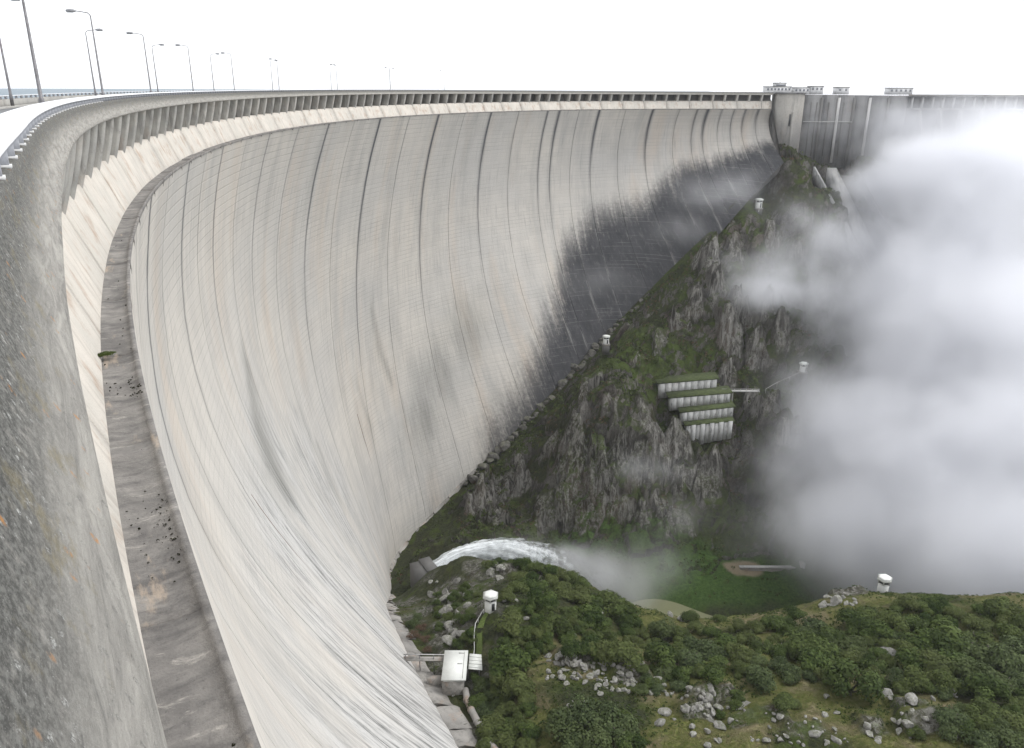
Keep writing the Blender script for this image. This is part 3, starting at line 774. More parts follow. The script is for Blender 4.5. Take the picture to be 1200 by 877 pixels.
d_c = cliff * (6.0 * fbm(_P / np.array([46, 60, 80.]), 3, 141, .5, True) + 5.5 * (idv - .5) + 4.0 * rid + 2.6 * (idb - .5) - 2.4 * np.exp(-((f2 - f1) / .12) ** 2) + 1.6 * fbm(_P / 4, 4, 33, .6, True))
d_k = knoll * (1 + .6 * sstep(8, -6, TX)) * (1.6 * fbm(_P / 16, 3, 41) + 1.0 * fbm(_P / 5, 4, 47, .55) + .9 * (idb - .5) * sstep(-.1, .35, fbm(_P / 22, 3, 55)) + .5 * fbm(_P / 1.9, 2, 49))
# keep the sheet clear of the dam's toe
ii = np.arange(-20, 648, 2.)
FT = on(ii, bf(ii), -zf(ii))
dmin = np.full(TX.shape, 1e9); side = np.zeros(TX.shape)
for k in range(0, len(ii), 1):
    d2 = (TX - FT[k, 0]) ** 2 + (TY - FT[k, 1]) ** 2; hh = at(ii[k])[2]
    side = np.where(d2 < dmin, (TX - FT[k, 0]) * np.cos(hh) - (TY - FT[k, 1]) * np.sin(hh), side); dmin = np.minimum(dmin, d2)
dmin = np.sqrt(dmin)
side = np.where((dmin < 60) & (TY > 100), side, 1)
keep = sstep(2, 16, dmin)
TZ = TZ + (d_c + d_k) * keep - 9 * sstep(-.5, -7, side)
# crags: steps that break out of the slope with a steep face towards the river
CRAGS = [(29.5, 364.2, 7.8, 9.8), (31.3, 360.8, 4.3, 7.9), (42.6, 357.6, 5.1, 6.9), (44.6, 352.3, 1.8, 4.1), (73.7, 365.8, 10.5, 6.7), (84.0, 370.4, 6.2, 3.0), (83.1, 371.0, 6.3, 4.8), (82.9, 372.9, 3.0, 3.1), (42.3, 350.4, 6.4, 3.8), (36.3, 352.6, 2.7, 3.1), (-2.0, 375.8, 8.2, 8.2), (2.3, 382.2, 4.6, 3.7), (-13.6, 370.7, 5.5, 9.0), (-12.6, 379.2, 1.9, 7.1), (6.1, 374.3, 4.5, 6.1), (3.5, 383.1, 2.8, 4.8), (16.7, 355.7, 5.2, 3.5), (14.5, 353.6, 2.5, 2.4), (88.2, 362.2, 5.4, 4.8), (84.7, 358.9, 2.8, 3.9), (99.5, 362.9, 6.3, 8.1), (104.7, 365.1, 2.8, 3.8), (79.7, 347.1, 8.7, 3.1), (74.0, 349.7, 3.7, 2.1), (82.6, 344.8, 7.9, 2.8), (74.1, 340.3, 3.4, 1.4), (21.1, 350.1, 6.5, 3.1), (25.2, 350.5, 2.8, 1.9), (15.3, 349.4, 5.2, 2.3), (17.3, 349.7, 3.1, 0.9), (64.0, 355.1, 6.5, 4.7), (67.3, 354.8, 2.3, 3.5), (120.8, 420.5, 6.8, 9.7), (118.9, 419.5, 2.4, 4.0), (127.3, 428.6, 6.0, 6.3), (124.0, 427.9, 2.4, 4.5), (127.9, 397.5, 4.8, 5.2), (130.2, 391.1, 2.1, 2.8), (134.3, 415.9, 4.9, 6.6), (134.3, 414.0, 1.8, 4.8), (49.2, 369.6, 4.3, 2.3), (51.2, 365.2, 1.5, 1.9), (41.3, 386.2, 4.5, 2.8), (37.5, 384.8, 2.2, 2.2), (116.1, 404.7, 4.8, 4.3), (114.5, 403.0, 2.3, 2.3), (134.5, 383.3, 4.2, 5.0), (138.6, 400.3, 1.6, 2.4), (114.2, 452.4, 4.6, 11.0), (112.9, 437.4, 1.7, 4.4), (114.5, 436.4, 4.0, 7.1), (118.7, 438.2, 1.8, 3.6), (129.4, 459.9, 4.7, 4.7), (130.7, 460.2, 2.2, 2.7), (109.9, 463.5, 4.2, 3.7), (107.3, 466.5, 1.5, 2.3), (66.5, 405.1, 4.2, 2.5), (69.8, 408.6, 2.2, 2.1), (130.4, 390.0, 4.3, 3.8), (130.3, 386.0, 1.6, 2.2), (142.1, 370.8, 5.5, 5.0), (138.2, 369.1, 2.3, 2.9), (-19.8, 367.4, 4.5, 8.2), (-14.8, 354.9, 2.6, 4.7), (-7.0, 350.7, 5.2, 4.7), (-7.0, 347.3, 2.4, 2.4), (50.7, 349.8, 6.0, 3.5), (49.7, 351.7, 2.7, 2.9), (59.5, 348.1, 6.9, 3.1), (65.1, 344.6, 3.3, 1.7), (38.2, 347.1, 6.0, 2.7), (33.5, 348.3, 3.3, 2.1), (27.9, 353.4, 5.2, 4.7), (26.5, 352.5, 2.8, 3.3), (142.2, 429.5, 5.0, 5.4), (143.8, 428.7, 2.2, 3.8), (147.8, 418.4, 5.0, 6.2), (145.8, 418.6, 2.7, 4.3), (82.1, 418.7, 4.3, 3.9), (79.8, 414.5, 2.2, 2.5), (95.2, 428.0, 4.4, 5.3), (91.2, 428.9, 1.8, 3.6), (102.6, 434.0, 3.9, 5.3), (102.0, 431.6, 2.0, 3.9), (164.8, 455.9, 5.3, 4.8), (163.0, 454.8, 2.8, 3.6), (152.4, 468.5, 5.3, 3.8), (150.8, 467.3, 3.0, 2.7), (126.4, 477.9, 4.3, 3.4), (129.5, 474.0, 2.0, 2.1), (54.8, 357.4, 5.1, 3.8), (51.7, 358.5, 3.0, 2.3), (20.3, 380.9, 4.5, 3.2), (21.8, 376.5, 2.4, 1.5)]
KCRAGS = [(85.0, 129.8, 5, 3.2), (84.0, 134.9, 3, 2), (44.4, 141.0, 5, 2.6), (40.0, 137.3, 4, 2), (60.4, 130.6, 4, 1.8), (54.7, 134.6, 3.5, 1.6), (88.1, 144.2, 4, 2), (20.8, 155.9, 7, 2), (28.4, 151.8, 5, 1.8), (43.7, 187.5, 4, 2.4), (99.8, 200.8, 5, 2.6), (48.9, 133.3, 3, 1.4), (74.6, 130.7, 3, 1.5), (11.0, 212.4, 5, 3), (0.3, 229.8, 5, 3), (14.4, 158.0, 4, 1.8)]
crag = .85 * sstep(-.10, .14, fbm(np.stack([(TX + TY * .5) / 4.5, (TY - TX * .6) / 11, 0 * TX], -1), 3, 411)) * sstep(4, -8, TX) * sstep(262, 250, TY)
rc = rng(31)
for (cx_, cy_, a, b) in CRAGS + KCRAGS:
    rY = max(3.0, b * .75); W = (np.abs(TX - cx_) < 2.2 * a + 4) & (np.abs(TY - cy_) < 3 * rY + 4)
    x_, y_ = TX[W], TY[W]; nn = fbm(np.stack([x_ / 5, y_ / 5, 0 * x_], -1), 3, 201); n_2 = fbm(np.stack([x_ / 2.4, y_ / 7, 0 * x_], -1), 3, 207)
    dy = (y_ - cy_) / rY + .35 * nn + .25 * n_2; dx = (x_ - cx_) / a + .3 * nn
    mk = 1 - sstep(.75, 1.15, np.abs(dx))
    st_ = sstep(-1.0, -.55, dy) * .55 + sstep(-.25, .05, dy) * .45
    st_ = st_ * (1 - sstep(.3, 2.2, dy))
    TZ[W] += mk * st_ * b * 1.15 * keep[W]
    crag[W] = np.maximum(crag[W], mk * sstep(-1.25, -.95, dy) * (1 - sstep(.15, .5, dy)))
_t = np.clip(((TX + 33) * 33 + (TY - 282) * 14) / (33 ** 2 + 14 ** 2), 0, 1.6)
pit = 1 - sstep(11, 24, np.hypot(TX - (-33 + 33 * _t), TY - (282 + 14 * _t)))
TZ = np.where(TZ > -196, TZ * (1 - pit) + pit * -196, TZ)
# push cliffs sideways as well, so that faces steepen and overhang a little
nx_ = cliff * keep * 3.0 * fbm(_P / 9, 3, 61); ny_ = cliff * keep * (3.2 * fbm(_P / 9, 3, 67) - 2.0 * (idv - .5))
def ell(cx, cy, rx, ry, soft=.35):
    d = np.sqrt(((TX - cx) / rx) ** 2 + ((TY - cy) / ry) ** 2) + .25 * fbm(np.stack([TX / 9, TY / 9, 0 * TX], -1), 3, 71)
    return 1 - sstep(1 - soft, 1 + soft, d)
grass = knoll * (1 - .75 * sstep(6, -8, TX)) * sstep(-.22, .22, fbm(np.stack([TX / 20, TY / 20, 0 * TX], -1), 3, 81) + .35 * sstep(20, 60, TX))
lush = np.maximum.reduce([ell(98, 318, 45, 16), ell(70, 335, 30, 10) * .7, ell(38, 342, 16, 10) * .85, ell(140, 315, 40, 16) * .6])
moss_ = np.maximum.reduce([ell(62, 412, 20, 26), ell(78, 392, 14, 16) * .9, ell(40, 352, 22, 12) * .8, ell(150, 440, 26, 30) * .22, ell(95, 410, 24, 8), ell(110, 350, 30, 12) * .5])
sand = np.maximum(ell(110, 326, 9, 5, .15), ell(40, 300, 6, 3) * 0)
V = np.stack([TX + nx_, TY + ny_, TZ], -1).reshape(-1, 3)
gme = mesh_np('gorge_ground', V, grid_faces(len(gx), len(gy)), M_TERRAIN, True, None, {'grass': grass.ravel(), 'lush': lush.ravel(), 'sand': sand.ravel(), 'moss': moss_.ravel(), 'crag': crag.ravel()})
_sm = np.zeros((len(gx) - 1, len(gy) - 1), bool); _sm[:, gy[:-1] < 262] = True      # crags stay faceted
gme.polygons.foreach_set('use_smooth', _sm.ravel()); gme.update()
tag(link('gorge_ground', gme), kind='structure')
def gh(x, y):
    """height of the finished ground"""
    i = np.clip(np.searchsorted(gx, x) - 1, 0, len(gx) - 2); j = np.clip(np.searchsorted(gy, y) - 1, 0, len(gy) - 2)
    u = (x - gx[i]) / (gx[i + 1] - gx[i]); v = (y - gy[j]) / (gy[j + 1] - gy[j])
    return TZ[i, j] * (1 - u) * (1 - v) + TZ[i + 1, j] * u * (1 - v) + TZ[i, j + 1] * (1 - u) * v + TZ[i + 1, j + 1] * u * v
# river
def mat_river():
    g = G('river_water'); n = g.noise(g.scale(g.pos(), (.3, .5, 1)), 1, 5, .6)
    return g.bsdf((.15, .155, .085), .5, g.bump(n, .25, .4), .15)
M_RIVER = mat_river()
rx, ry = np.meshgrid(np.linspace(36, 430, 40), np.linspace(230, 360, 20), indexing='ij')
tag(link('river_water', mesh_np('river_water', np.stack([rx, ry, np.full_like(rx, -221.5)], -1).reshape(-1, 3), grid_faces(40, 20), M_RIVER)), kind='structure')

# ------------------------------------------------------------------ toe of the dam: concrete plinth pads
r_ = rng(12)
s = 118.0
while s < 402:
    L = r_.uniform(6, 11)
    S = np.array([s + .15, s + L * .5, s + L - .15])
    w = r_.uniform(3.2, 4.8) * (1 - .35 * float(sstep(200, 290, s))) * (1 - .35 * float(sstep(300, 400, s))); top = r_.uniform(.2, .8) * (1 - .8 * float(sstep(200, 290, s)))
    rows = []
    for q in S:
        zb = -float(zf(q)); b = float(bf(q))
        rows.append(on(q, np.array([b - 3, b - 3, b + .3, b + w * .8, b + w, b + w + .4]), np.array([zb - 4, zb + 1.2 + top, zb + .9 + top, zb + top * .5, zb - .6, zb - 6])))
    V = np.concatenate(rows) + r_.normal(0, .28, (18, 3))
    me = mesh_np('plinth_block', V, grid_faces(3, 6, True), M_PLINTH, False, T=[(0, k, k + 1) for k in range(1, 5)] + [(12, 12 + k + 1, 12 + k) for k in range(1, 5)])
    part('plinth_block', me)
    s += L

def face_box(root, name, mat, x0, x1, y0, y1, z0, z1, rot=None):
    mb = MB(); mb.box(x0, x1, y0, y1, z0, z1, rot); return mb.build(name, mat, root)

# ------------------------------------------------------------------ thrust block, straight wing wall and buttressed wing at the far end
tb = empty('thrust_block', (172, 519, -50)); tag(tb, 'square pale concrete thrust block where the curved face ends at the far rim', 'dam block')
def rel(root, b):
    l = root.location; return (b[0] - l.x, b[1] - l.x if 0 else b[1] - l.x, b[2] - l.y, b[3] - l.y, b[4] - l.z, b[5] - l.z)
def fb(root, name, mat, *b): return face_box(root, name, mat, *rel(root, b))
M_TB = mat_concrete('thrust_concrete', (.33, .315, .285), (.25, .24, .225), (.10, .10, .10), .12, True, .15, .7, 'pos')
fb(tb, 'body', M_TB, 163.2, 178.8, 517.2, 532, -50, -3.2)
fb(tb, 'coping', M_WING, 162.8, 179.4, 516.7, 532.4, -3.15, -2.3)
fb(tb, 'pilaster', M_TB, 172.0, 173.6, 516.6, 517.15, -46, -14)
fb(tb, 'gate_niche', M_DARK, 170.6, 171.6, 516.9, 517.16, -22, -15)
ww = empty('wing_wall', (208, 519, -50)); tag(ww, 'straight grey stained concrete wall right of the thrust block above the chute', 'wing wall')
M_STRIP = mat_concrete('lime_streaked_concrete', (.50, .49, .475), (.38, .375, .365), (.2, .2, .2), .3, True, 0, .5, 'pos')
xs = [179.2, 190, 200.6, 210, 219.6, 231, 243]
for k, (a, b) in enumerate(zip(xs[:-1], xs[1:])):
    fb(ww, 'wall_block', M_WING, a + .06, b - .06, 518.6 + (.5 if k % 2 else 0), 534, -44 - 1.5 * k, -3.5 - .1 * k)
    if k: fb(ww, 'joint_strip', M_STRIP if k % 2 == 0 else M_BODY, a - .8, a + .8, 518.1, 518.55, -44, -5.2)
for x in (183.5, 187, 194.5, 203.5): fb(ww, 'seepage_groove', M_BODY, x, x + .7, 518.35, 518.58 + (.5 if 190 < x < 200 else 0), -40, -8)
fb(ww, 'pour_ledge', M_STRIP, 180, 210, 518.0, 518.58, -19.6, -19.1)
bw = empty('buttress_wing', (330, 522, -30)); tag(bw, 'long low buttressed wing dam running to the right edge half lost in mist', 'wing dam')
fb(bw, 'deck', M_WING, 243, 450, 518.5, 534, -4.6, -3.9)
fb(bw, 'parapet', M_PLINTH, 243, 450, 518.2, 518.9, -3.85, -3.1)
fb(bw, 'upper_wall', M_WING, 243, 450, 522, 533, -12, -4.65)
fb(bw, 'lower_wall', M_BODY, 243, 450, 523.5, 533, -48, -12.05)
fb(bw, 'shelf_beam', M_STRIP, 243, 450, 520.4, 523, -12.0, -11.2)
for x in np.arange(246, 450, 6.4):
    fb(bw, 'rib', M_STRIP, x, x + .8, 519.4, 521.97, -11.2, -4.65)
for x in np.arange(252, 450, 12.8):
    mb = MB(); V = [(x + dx - 330, y - 522, z + 30) for dx in (0, 1.4) for y, z in ((523.4, -12.1), (520.8, -12.1), (504, -46), (523.4, -46))]
    mb.add(V, [(0, 1, 2, 3), (7, 6, 5, 4), (0, 4, 5, 1), (1, 5, 6, 2), (2, 6, 7, 3), (3, 7, 4, 0)]); mb.build('buttress', M_STRIP, bw)

# ------------------------------------------------------------------ small buildings on the far rim
M_FAR = mat_plain('haze_paled_render', (.62, .62, .62), .8, 0, .12, .4)  # wall tone lightened: distance haze is mixed into the colour
def rim_house(name, label, x0, x1, z1, tower=None, nwin=4):
    o = empty(name, ((x0 + x1) / 2, 528, -3.3)); tag(o, label, 'building')
    W = (x1 - x0) / 2; H = z1 + 3.3
    face_box(o, 'wall', M_FAR, -W, W, -3, 4, 0, H)
    face_box(o, 'roof', M_WING, -W - .3, W + .3, -3.4, 4.3, H + .01, H + .35)
    for k in range(nwin):
        c = -W + (k + .5) * 2 * W / nwin
        f = face_box(o, 'window', M_PANE, c - .6, c + .6, -3.06, -2.9, H - 1.9, H - .7)
        face_box(f, 'sill', M_STRIP, c - .75, c + .75, -3.14, -3.07, H - 2.05, H - 1.92)
    if tower:
        a, b, h = tower
        c = (x0 + x1) / 2
        t = face_box(o, 'tower', M_FAR, a - c, b - c, -2, 3, H + .36, h + 3.3)
        face_box(t, 'tower_window', M_PANE, a - c + .6, b - c - .6, -2.05, -1.95, h + 1.6, h + 2.6)
        face_box(t, 'tower_roof', M_WING, a - c - .3, b - c + .3, -2.3, 3.3, h + 3.31, h + 3.6)
        mb = MB(); mb.tube([((a + b) / 2 - c, 0, h + 3.5), ((a + b) / 2 - c, 0, h + 5.4)], .12, 6); mb.build('mast', M_POLE, t)
    return o
rim_house('control_building', 'grey control building with a small central tower on the far rim above the thrust block', 157, 172.5, .9, (162.5, 169.5, 3.1), 7)
rim_house('gate_house', 'wide low flat-roofed building on the far rim, second from the control tower', 174.5, 184, .4, None, 4)
rim_house('gate_house', 'taller flat-roofed block on the far rim adjoining the wide low building', 184.6, 192.5, 1.2, None, 3)
rim_house('gate_house', 'smallest square building alone on the far rim above the stained wing wall', 201, 208.5, .7, None, 2)
rim_house('gate_house', 'pale hazy building on the far rim where the buttressed wing starts', 233.5, 248, .4, None, 5)

# ------------------------------------------------------------------ spillway chute
ch = empty('spillway_chute', (205, 480, -80)); tag(ch, 'steep concrete spillway chute with pale side walls descending into the mist', 'spillway')
def strip(root, name, mat, A, B, w, h, ext=1.0):
    """a sloping wall from A to B: w wide along x, h high"""
    A = np.array(A, float); B = A + (np.array(B, float) - A) * ext; mb = MB(); l = np.array(root.location)
    V = []
    for t in np.linspace(0, 1, 9):
        p = A + (B - A) * t - l + np.array([0, 0, .25 * math.sin(t * 3.1)])
        V += [p + (0, 0, -6), p + (w, 0, -6), p + (w, 0, h), p + (0, 0, h)]
    Q = [(4 * i + k, 4 * i + (k + 1) % 4, 4 * i + 4 + (k + 1) % 4, 4 * i + 4 + k) for i in range(8) for k in range(4)]
    mb.add(V, [q[::-1] for q in Q] + [(0, 1, 2, 3), (35, 34, 33, 32)]); return mb.build(name, mat, root)
M_CHUTE = mat_concrete('chute_concrete', (.36, .355, .345), (.25, .25, .245), (.10, .10, .105), .5, True, 0, .8, 'pos')
strip(ch, 'floor', M_BODY, (195.5, 496.5, -51), (213, 450, -103), 14, 1.4, 1.35)
strip(ch, 'side_wall', M_CHUTE, (190.2, 496.0, -50), (208.5, 450, -102.5), 5.6, 5.0, 1.3)
strip(ch, 'side_wall', M_WING, (207.2, 494.7, -52), (226, 452, -99), 2.0, 5.0, 1.3)
strip(ch, 'guide_wall', M_CHUTE, (195.2, 472, -78), (206, 446, -108), 1.4, 4.6, 1.2)
strip(ch, 'guide_wall', M_CHUTE, (183.2, 500, -47), (190.4, 480, -66), 1.2, 2.2, 1.0)

# ------------------------------------------------------------------ white kiosks
def kiosk(p, r, h, rz, label):
    o = empty('kiosk', p, rz); tag(o, label, 'kiosk', 'white hexagonal kiosks round the gorge')
    hexa = lambda q, z=0: [(q * math.cos(math.pi / 3 * k + .3), q * math.sin(math.pi / 3 * k + .3)) for k in range(6)]
    mb = MB(); mb.prism(hexa(r), -2.5, h * .56); mb.prism(hexa(r * .96), h * .56, h * .60); mb.build('wall', M_WHITE, o)
    mb = MB(); mb.prism(hexa(r * .86), h * .60, h * .80); wb = mb.build('window_band', M_DARK, o)
    mb = MB()
    for x, y in hexa(r * .93): mb.box(x - .14, x + .14, y - .14, y + .14, h * .60, h * .80)
    mb.build('mullion', M_WHITE, wb)
    mb = MB(); mb.prism(hexa(r * 1.28), h * .80, h * .92); mb.prism(hexa(r * 1.28), h * .921, h * 1.0, top=hexa(r * .75)); mb.build('roof', M_ROOFW, o)
    a = .3 - math.pi / 6 - math.pi / 3
    M = Matrix.Rotation(a, 4, 'Z')
    mb = MB(); mb.box(r * .86, r * .90, -.45, .45, 0, h * .50, M); mb.build('door', M_DARK, o)
    return o
def gz(x, y): return float(gh(x, y))
kiosk((-5.4, 177.4, gz(-5.4, 177.4) + .2), 1.75, 4.6, .2, 'white hexagonal kiosk on the knoll at the top of the stair beside the green path')
kiosk((112.0, 204.0, gz(112, 204) + 1.0), 1.8, 5.2, .75, 'white hexagonal kiosk standing on the bushy ridge in front of the mist')
kiosk((53.6, 434, -137.2), 1.9, 4.6, .1, 'white kiosk perched at the dark foot of the dam face, above the mossy cliff')
kiosk((155.8, 402, -142.2), 1.9, 4.8, .4, 'white kiosk on the far slope right of the terraced wall, at the mist edge')
kiosk((146.2, 480, -66.6), 2.1, 5.2, .2, 'white kiosk high on the far abutment below the thrust block')
def rubble_pier(p, r, h, label):
    o = empty('concrete_footing', p); tag(o, label, 'footing')
    mb = MB(); mb.box(-r, r, -r, r, -h, .0); mb.build('pedestal', M_BODY, o)
    mb = MB(); mb.box(-r - .3, r + .3, -r - .3, r + .3, -.5, -.02); mb.build('cap', M_PLINTH, o)
rubble_pier((53.6, 434, -137.5), 1.9, 6, 'grey concrete footing under the kiosk at the dam face')
rubble_pier((146.2, 480, -66.9), 2.0, 4, 'grey concrete footing under the highest kiosk on the abutment')
rubble_pier((155.8, 402, -142.5), 1.9, 6, 'grey concrete footing under the kiosk by the mist')
ob = empty('broken_wall', (158, 486, -62)); tag(ob, 'pale broken concrete wall fragments on the slope right of the highest kiosk', 'wall')
for k, (dx, w, h) in enumerate([(0, 1.6, 8), (2.2, 1.2, 10), (4, 1.4, 6.5), (6.0, 2.6, 3.2), (-2.4, 1.2, 4.0)]):
    face_box(ob, 'slab', M_STRIP, dx, dx + w, -.6 + .3 * k, 1.2 + .3 * k, -5, h - 5 + 1.5)

# ------------------------------------------------------------------ valve house at the foot of the dam
vh = empty('valve_house', (-13.4, 157.0, -136.5)); tag(vh, 'white flat-roofed valve house on a grey concrete base at the foot of the dam', 'building')
face_box(vh, 'base', M_PLINTH, -2.9, 2.2, -4.4, 4.6, -3, 4.3)
face_box(vh, 'wall', M_WHITE, -2.5, 2.5, -4.7, 4.9, 4.31, 4.9)
rf = face_box(vh, 'roof', M_ROOFW, -2.95, 2.85, -5.05, 5.4, 4.91, 5.25)
face_box(rf, 'roof_edge', M_UPPAR, 1.95, 2.05, -4.6, 4.8, 5.26, 5.33)
face_box(rf, 'hatch', M_STRIP, .5, 1.7, .4, .6, 5.26, 5.36)
face_box(rf, 'hatch', M_STRIP, .6, 2.0, 4.2, 4.4, 5.26, 5.36)
face_box(vh, 'door', M_DARK, 2.21, 2.3, -1.6, -.4, .9, 3.2)
face_box(vh, 'retaining_wing', M_PLINTH, -7.0, -2.95, -.6, .8, -2.4, 2.0, Matrix.Rotation(.12, 4, 'Z'))
an = empty('lean_to', (-9.2, 159.2, -135.5)); tag(an, 'small white corrugated lean-to roof beside the valve house', 'shed')
for k in range(9):
    mb = MB(); mb.box(-1.35, 2.0 - .05 * k, -2.9 + k * .62, -2.9 + k * .62 + .54, 3.5, 3.66 + .1 * (k % 2), Matrix.Rotation(.1, 4, 'Y')); mb.build('roof_sheet', M_ROOFW, an)
for x, y in ((-1.2, -2.6), (1.6, -2.6), (-1.2, 2.4), (1.5, 2.4)): face_box(an, 'post', M_POLE, x - .1, x + .1, y - .1, y + .1, -2.2, 3.5)
pp = empty('drain_pipe', (-11, 152, -136)); tag(pp, 'thick grey concrete pipe running downhill from under the valve house', 'pipe')
pts = [(-10.8, 153.0), (-10.2, 150), (-9.0, 146.4), (-7.4, 141.5), (-5.6, 137), (-3.9, 132.8), (-1.5, 127), (1, 121)]
mb = MB(); mb.tube([(x + 11, y - 152, gz(x, y) + .95 + 136) for x, y in pts], [.8] * 8, 12); mb.build('barrel', M_PLINTH, pp, True)
for x, y in pts[1:]:
    mb = MB(); mb.tube([(x + 11 - .12, y - 152 + .3, gz(x, y) + .97 + 136), (x + 11 + .12, y - 152 - .3, gz(x, y) + .93 + 136)], .94, 12); mb.build('collar', M_PLINTH, pp)
gw = empty('gangway', (-19, 160, -133)); tag(gw, 'thin pale gangway rail from the dam foot to the valve house', 'gangway')
mb = MB(); mb.tube([(-7.5, 1.5, 1.2), (-2, 1.2, 1.4), (2.8, .9, 1.6)], .13, 6); mb.build('handrail', M_STRIP, gw)
mb = MB(); mb.box(-7.5, 2.8, .4, 1.9, .05, .25); mb.build('deck', M_PLINTH, gw)
for x in (-7, -3.5, 0): face_box(gw, 'post', M_POLE, x - .07, x + .07, .85, 1.35, -4, 1.35)
# stair path with its rail
sp = [(-9.3, 162.0), (-9.2, 165.5), (-9.4, 169), (-9.2, 172), (-8.6, 175), (-7.2, 176.6)]
st = empty('path_handrail', (-9.3, 168, -133)); tag(st, 'thin white handrail beside the grassy path up to the kiosk on the knoll', 'handrail')
mb = MB(); mb.tube([(x + 9.3, y - 168, gz(x, y) + 1.35 + 133) for x, y in sp], .075, 6); mb.build('rail', M_WHITE, st)
for x, y in sp: mb = MB(); mb.tube([(x + 9.3, y - 168, gz(x, y) - .5 + 133), (x + 9.3, y - 168, gz(x, y) + 1.35 + 133)], .07, 5); mb.build('post', M_WHITE, st)
M_PATH = mat_plain('mossy_path', (.075, .105, .022), .95, 0, .35, 2.5)
P_ = np.array([(x + .55 + dx, y, gz(x + .55 + dx, y) + .22) for x, y in sp for dx in (0, .75, 1.5)])
tag(link('path', mesh_np('path', P_, grid_faces(len(sp), 3), M_PATH, True)), kind='structure')
M_PATH.node_tree.nodes  # noqa

# ------------------------------------------------------------------ terraced retaining wall and footbridge on the far slope
M_TERR = mat_concrete('terrace_concrete', (.50, .50, .49), (.40, .40, .39), (.075, .075, .078), 1.15, True, .1, .95, 'pos')
M_TTOP = mat_plain('terrace_turf', (.05, .065, .022), .95, 0, .4, .6)
rw = empty('terraced_wall', (98, 382, -160)); tag(rw, 'pale four-tier terraced retaining wall with streaked panels on the far slope', 'retaining wall')
TI = [(393.5, 77.5, 108, -146.6, -143.6, -153.6, -150.4, 9), (385, 82.3, 113.4, -151.4, -148.3, -157.2, -153.0, 9), (379, 87.4, 113.8, -157.0, -153.6, -162.6, -158.8, 9), (374, 89.4, 112.6, -162.2, -159.4, -172.8, -167.5, 10)]
rt = rng(8)
for (y, x0, x1, za, zb, zc, zd, n) in TI:
    e = np.linspace(x0, x1, n + 1)
    for k in range(n):
        a, b = e[k], e[k + 1]
        f = lambda t, p, q: p + (q - p) * (t - x0) / (x1 - x0)
        off = .1 * (k % 2) + rt.uniform(0, .12) + (0.5 * (k % 2) if n == 10 else 0)
        bot = (-zc - 170.5) * 0
        mb = MB()
        V = [(t - 98 + g_, yy - 382, z + 160) for t, g_ in ((a, .05), (b, -.05)) for yy, z in ((y - off, f(t, zc, zd) - 1.5), (y - off, f(t, za, zb)), (y + 5, f(t, za, zb)), (y + 5, f(t, zc, zd) - 1.5))]
        mb.add(V, [(0, 1, 2, 3), (7, 6, 5, 4), (0, 4, 5, 1), (1, 5, 6, 2), (2, 6, 7, 3), (3, 7, 4, 0)]); mb.build('wall_panel', M_TERR, rw)
    mb = MB(); V = [(t - 98, yy - 382, z + 160 + .25) for t, z in ((x0 - 1, za), (x1 + 1, zb)) for yy in (y - .3, y + 10)]
    V += [(p[0], p[1], p[2] - .6) for p in V]
    mb.add(V, [(0, 2, 3, 1), (4, 5, 7, 6), (0, 4, 6, 2), (1, 3, 7, 5), (0, 1, 5, 4), (2, 6, 7, 3)]); mb.build('turf_step', M_TTOP, rw)
br = empty('footbridge', (120, 391, -150)); tag(br, 'short grey footbridge leaving the terraced wall to the right', 'bridge')
face_box(br, 'deck', M_STRIP, -10, 10, -.9, .9, .1, .55)
mb = MB(); mb.tube([(-10, -.8, 1.7), (10, -.8, 1.7)], .12, 6); mb.build('handrail', M_STRIP, br)
for x in np.arange(-9.5, 10, 3.1): face_box(br, 'post', M_STRIP, x - .1, x + .1, -.9, -.7, .55, 1.65)
for x in (-4, 4): face_box(br, 'pier', M_PLINTH, x - .4, x + .4, -.5, .6, -9, .1)
hr = empty('slope_handrail', (143, 396, -148)); tag(hr, 'thin handrail climbing from the footbridge towards the kiosk by the mist', 'handrail')
mb = MB(); mb.tube([(-9, -3, -1.2), (-2, 1, 1.0), (5, 3, 3.4), (11, 5, 5.4)], .16, 6); mb.build('rail', M_STRIP, hr)
for x, y, z in ((-9, -3, -1.2), (-2, 1, 1.0), (5, 3, 3.4), (11, 5, 5.4)): mb = MB(); mb.tube([(x, y, z - 2.5), (x, y, z)], .12, 5); mb.build('post', M_STRIP, hr)
wr = empty('weir_wall', (118, 326, -216)); tag(wr, 'low brown stone weir wall at the foot of the far slope by the river', 'wall')
face_box(wr, 'wall', M_PLINTH, -9, 20, -.8, .8, -4, 1.4)
face_box(wr, 'coping', M_STRIP, -9.3, 20.3, -1, 1, 1.41, 1.75)
face_box(wr, 'pillar', M_STRIP, 19.2, 21.4, -1.4, .9, -4, 4.2)

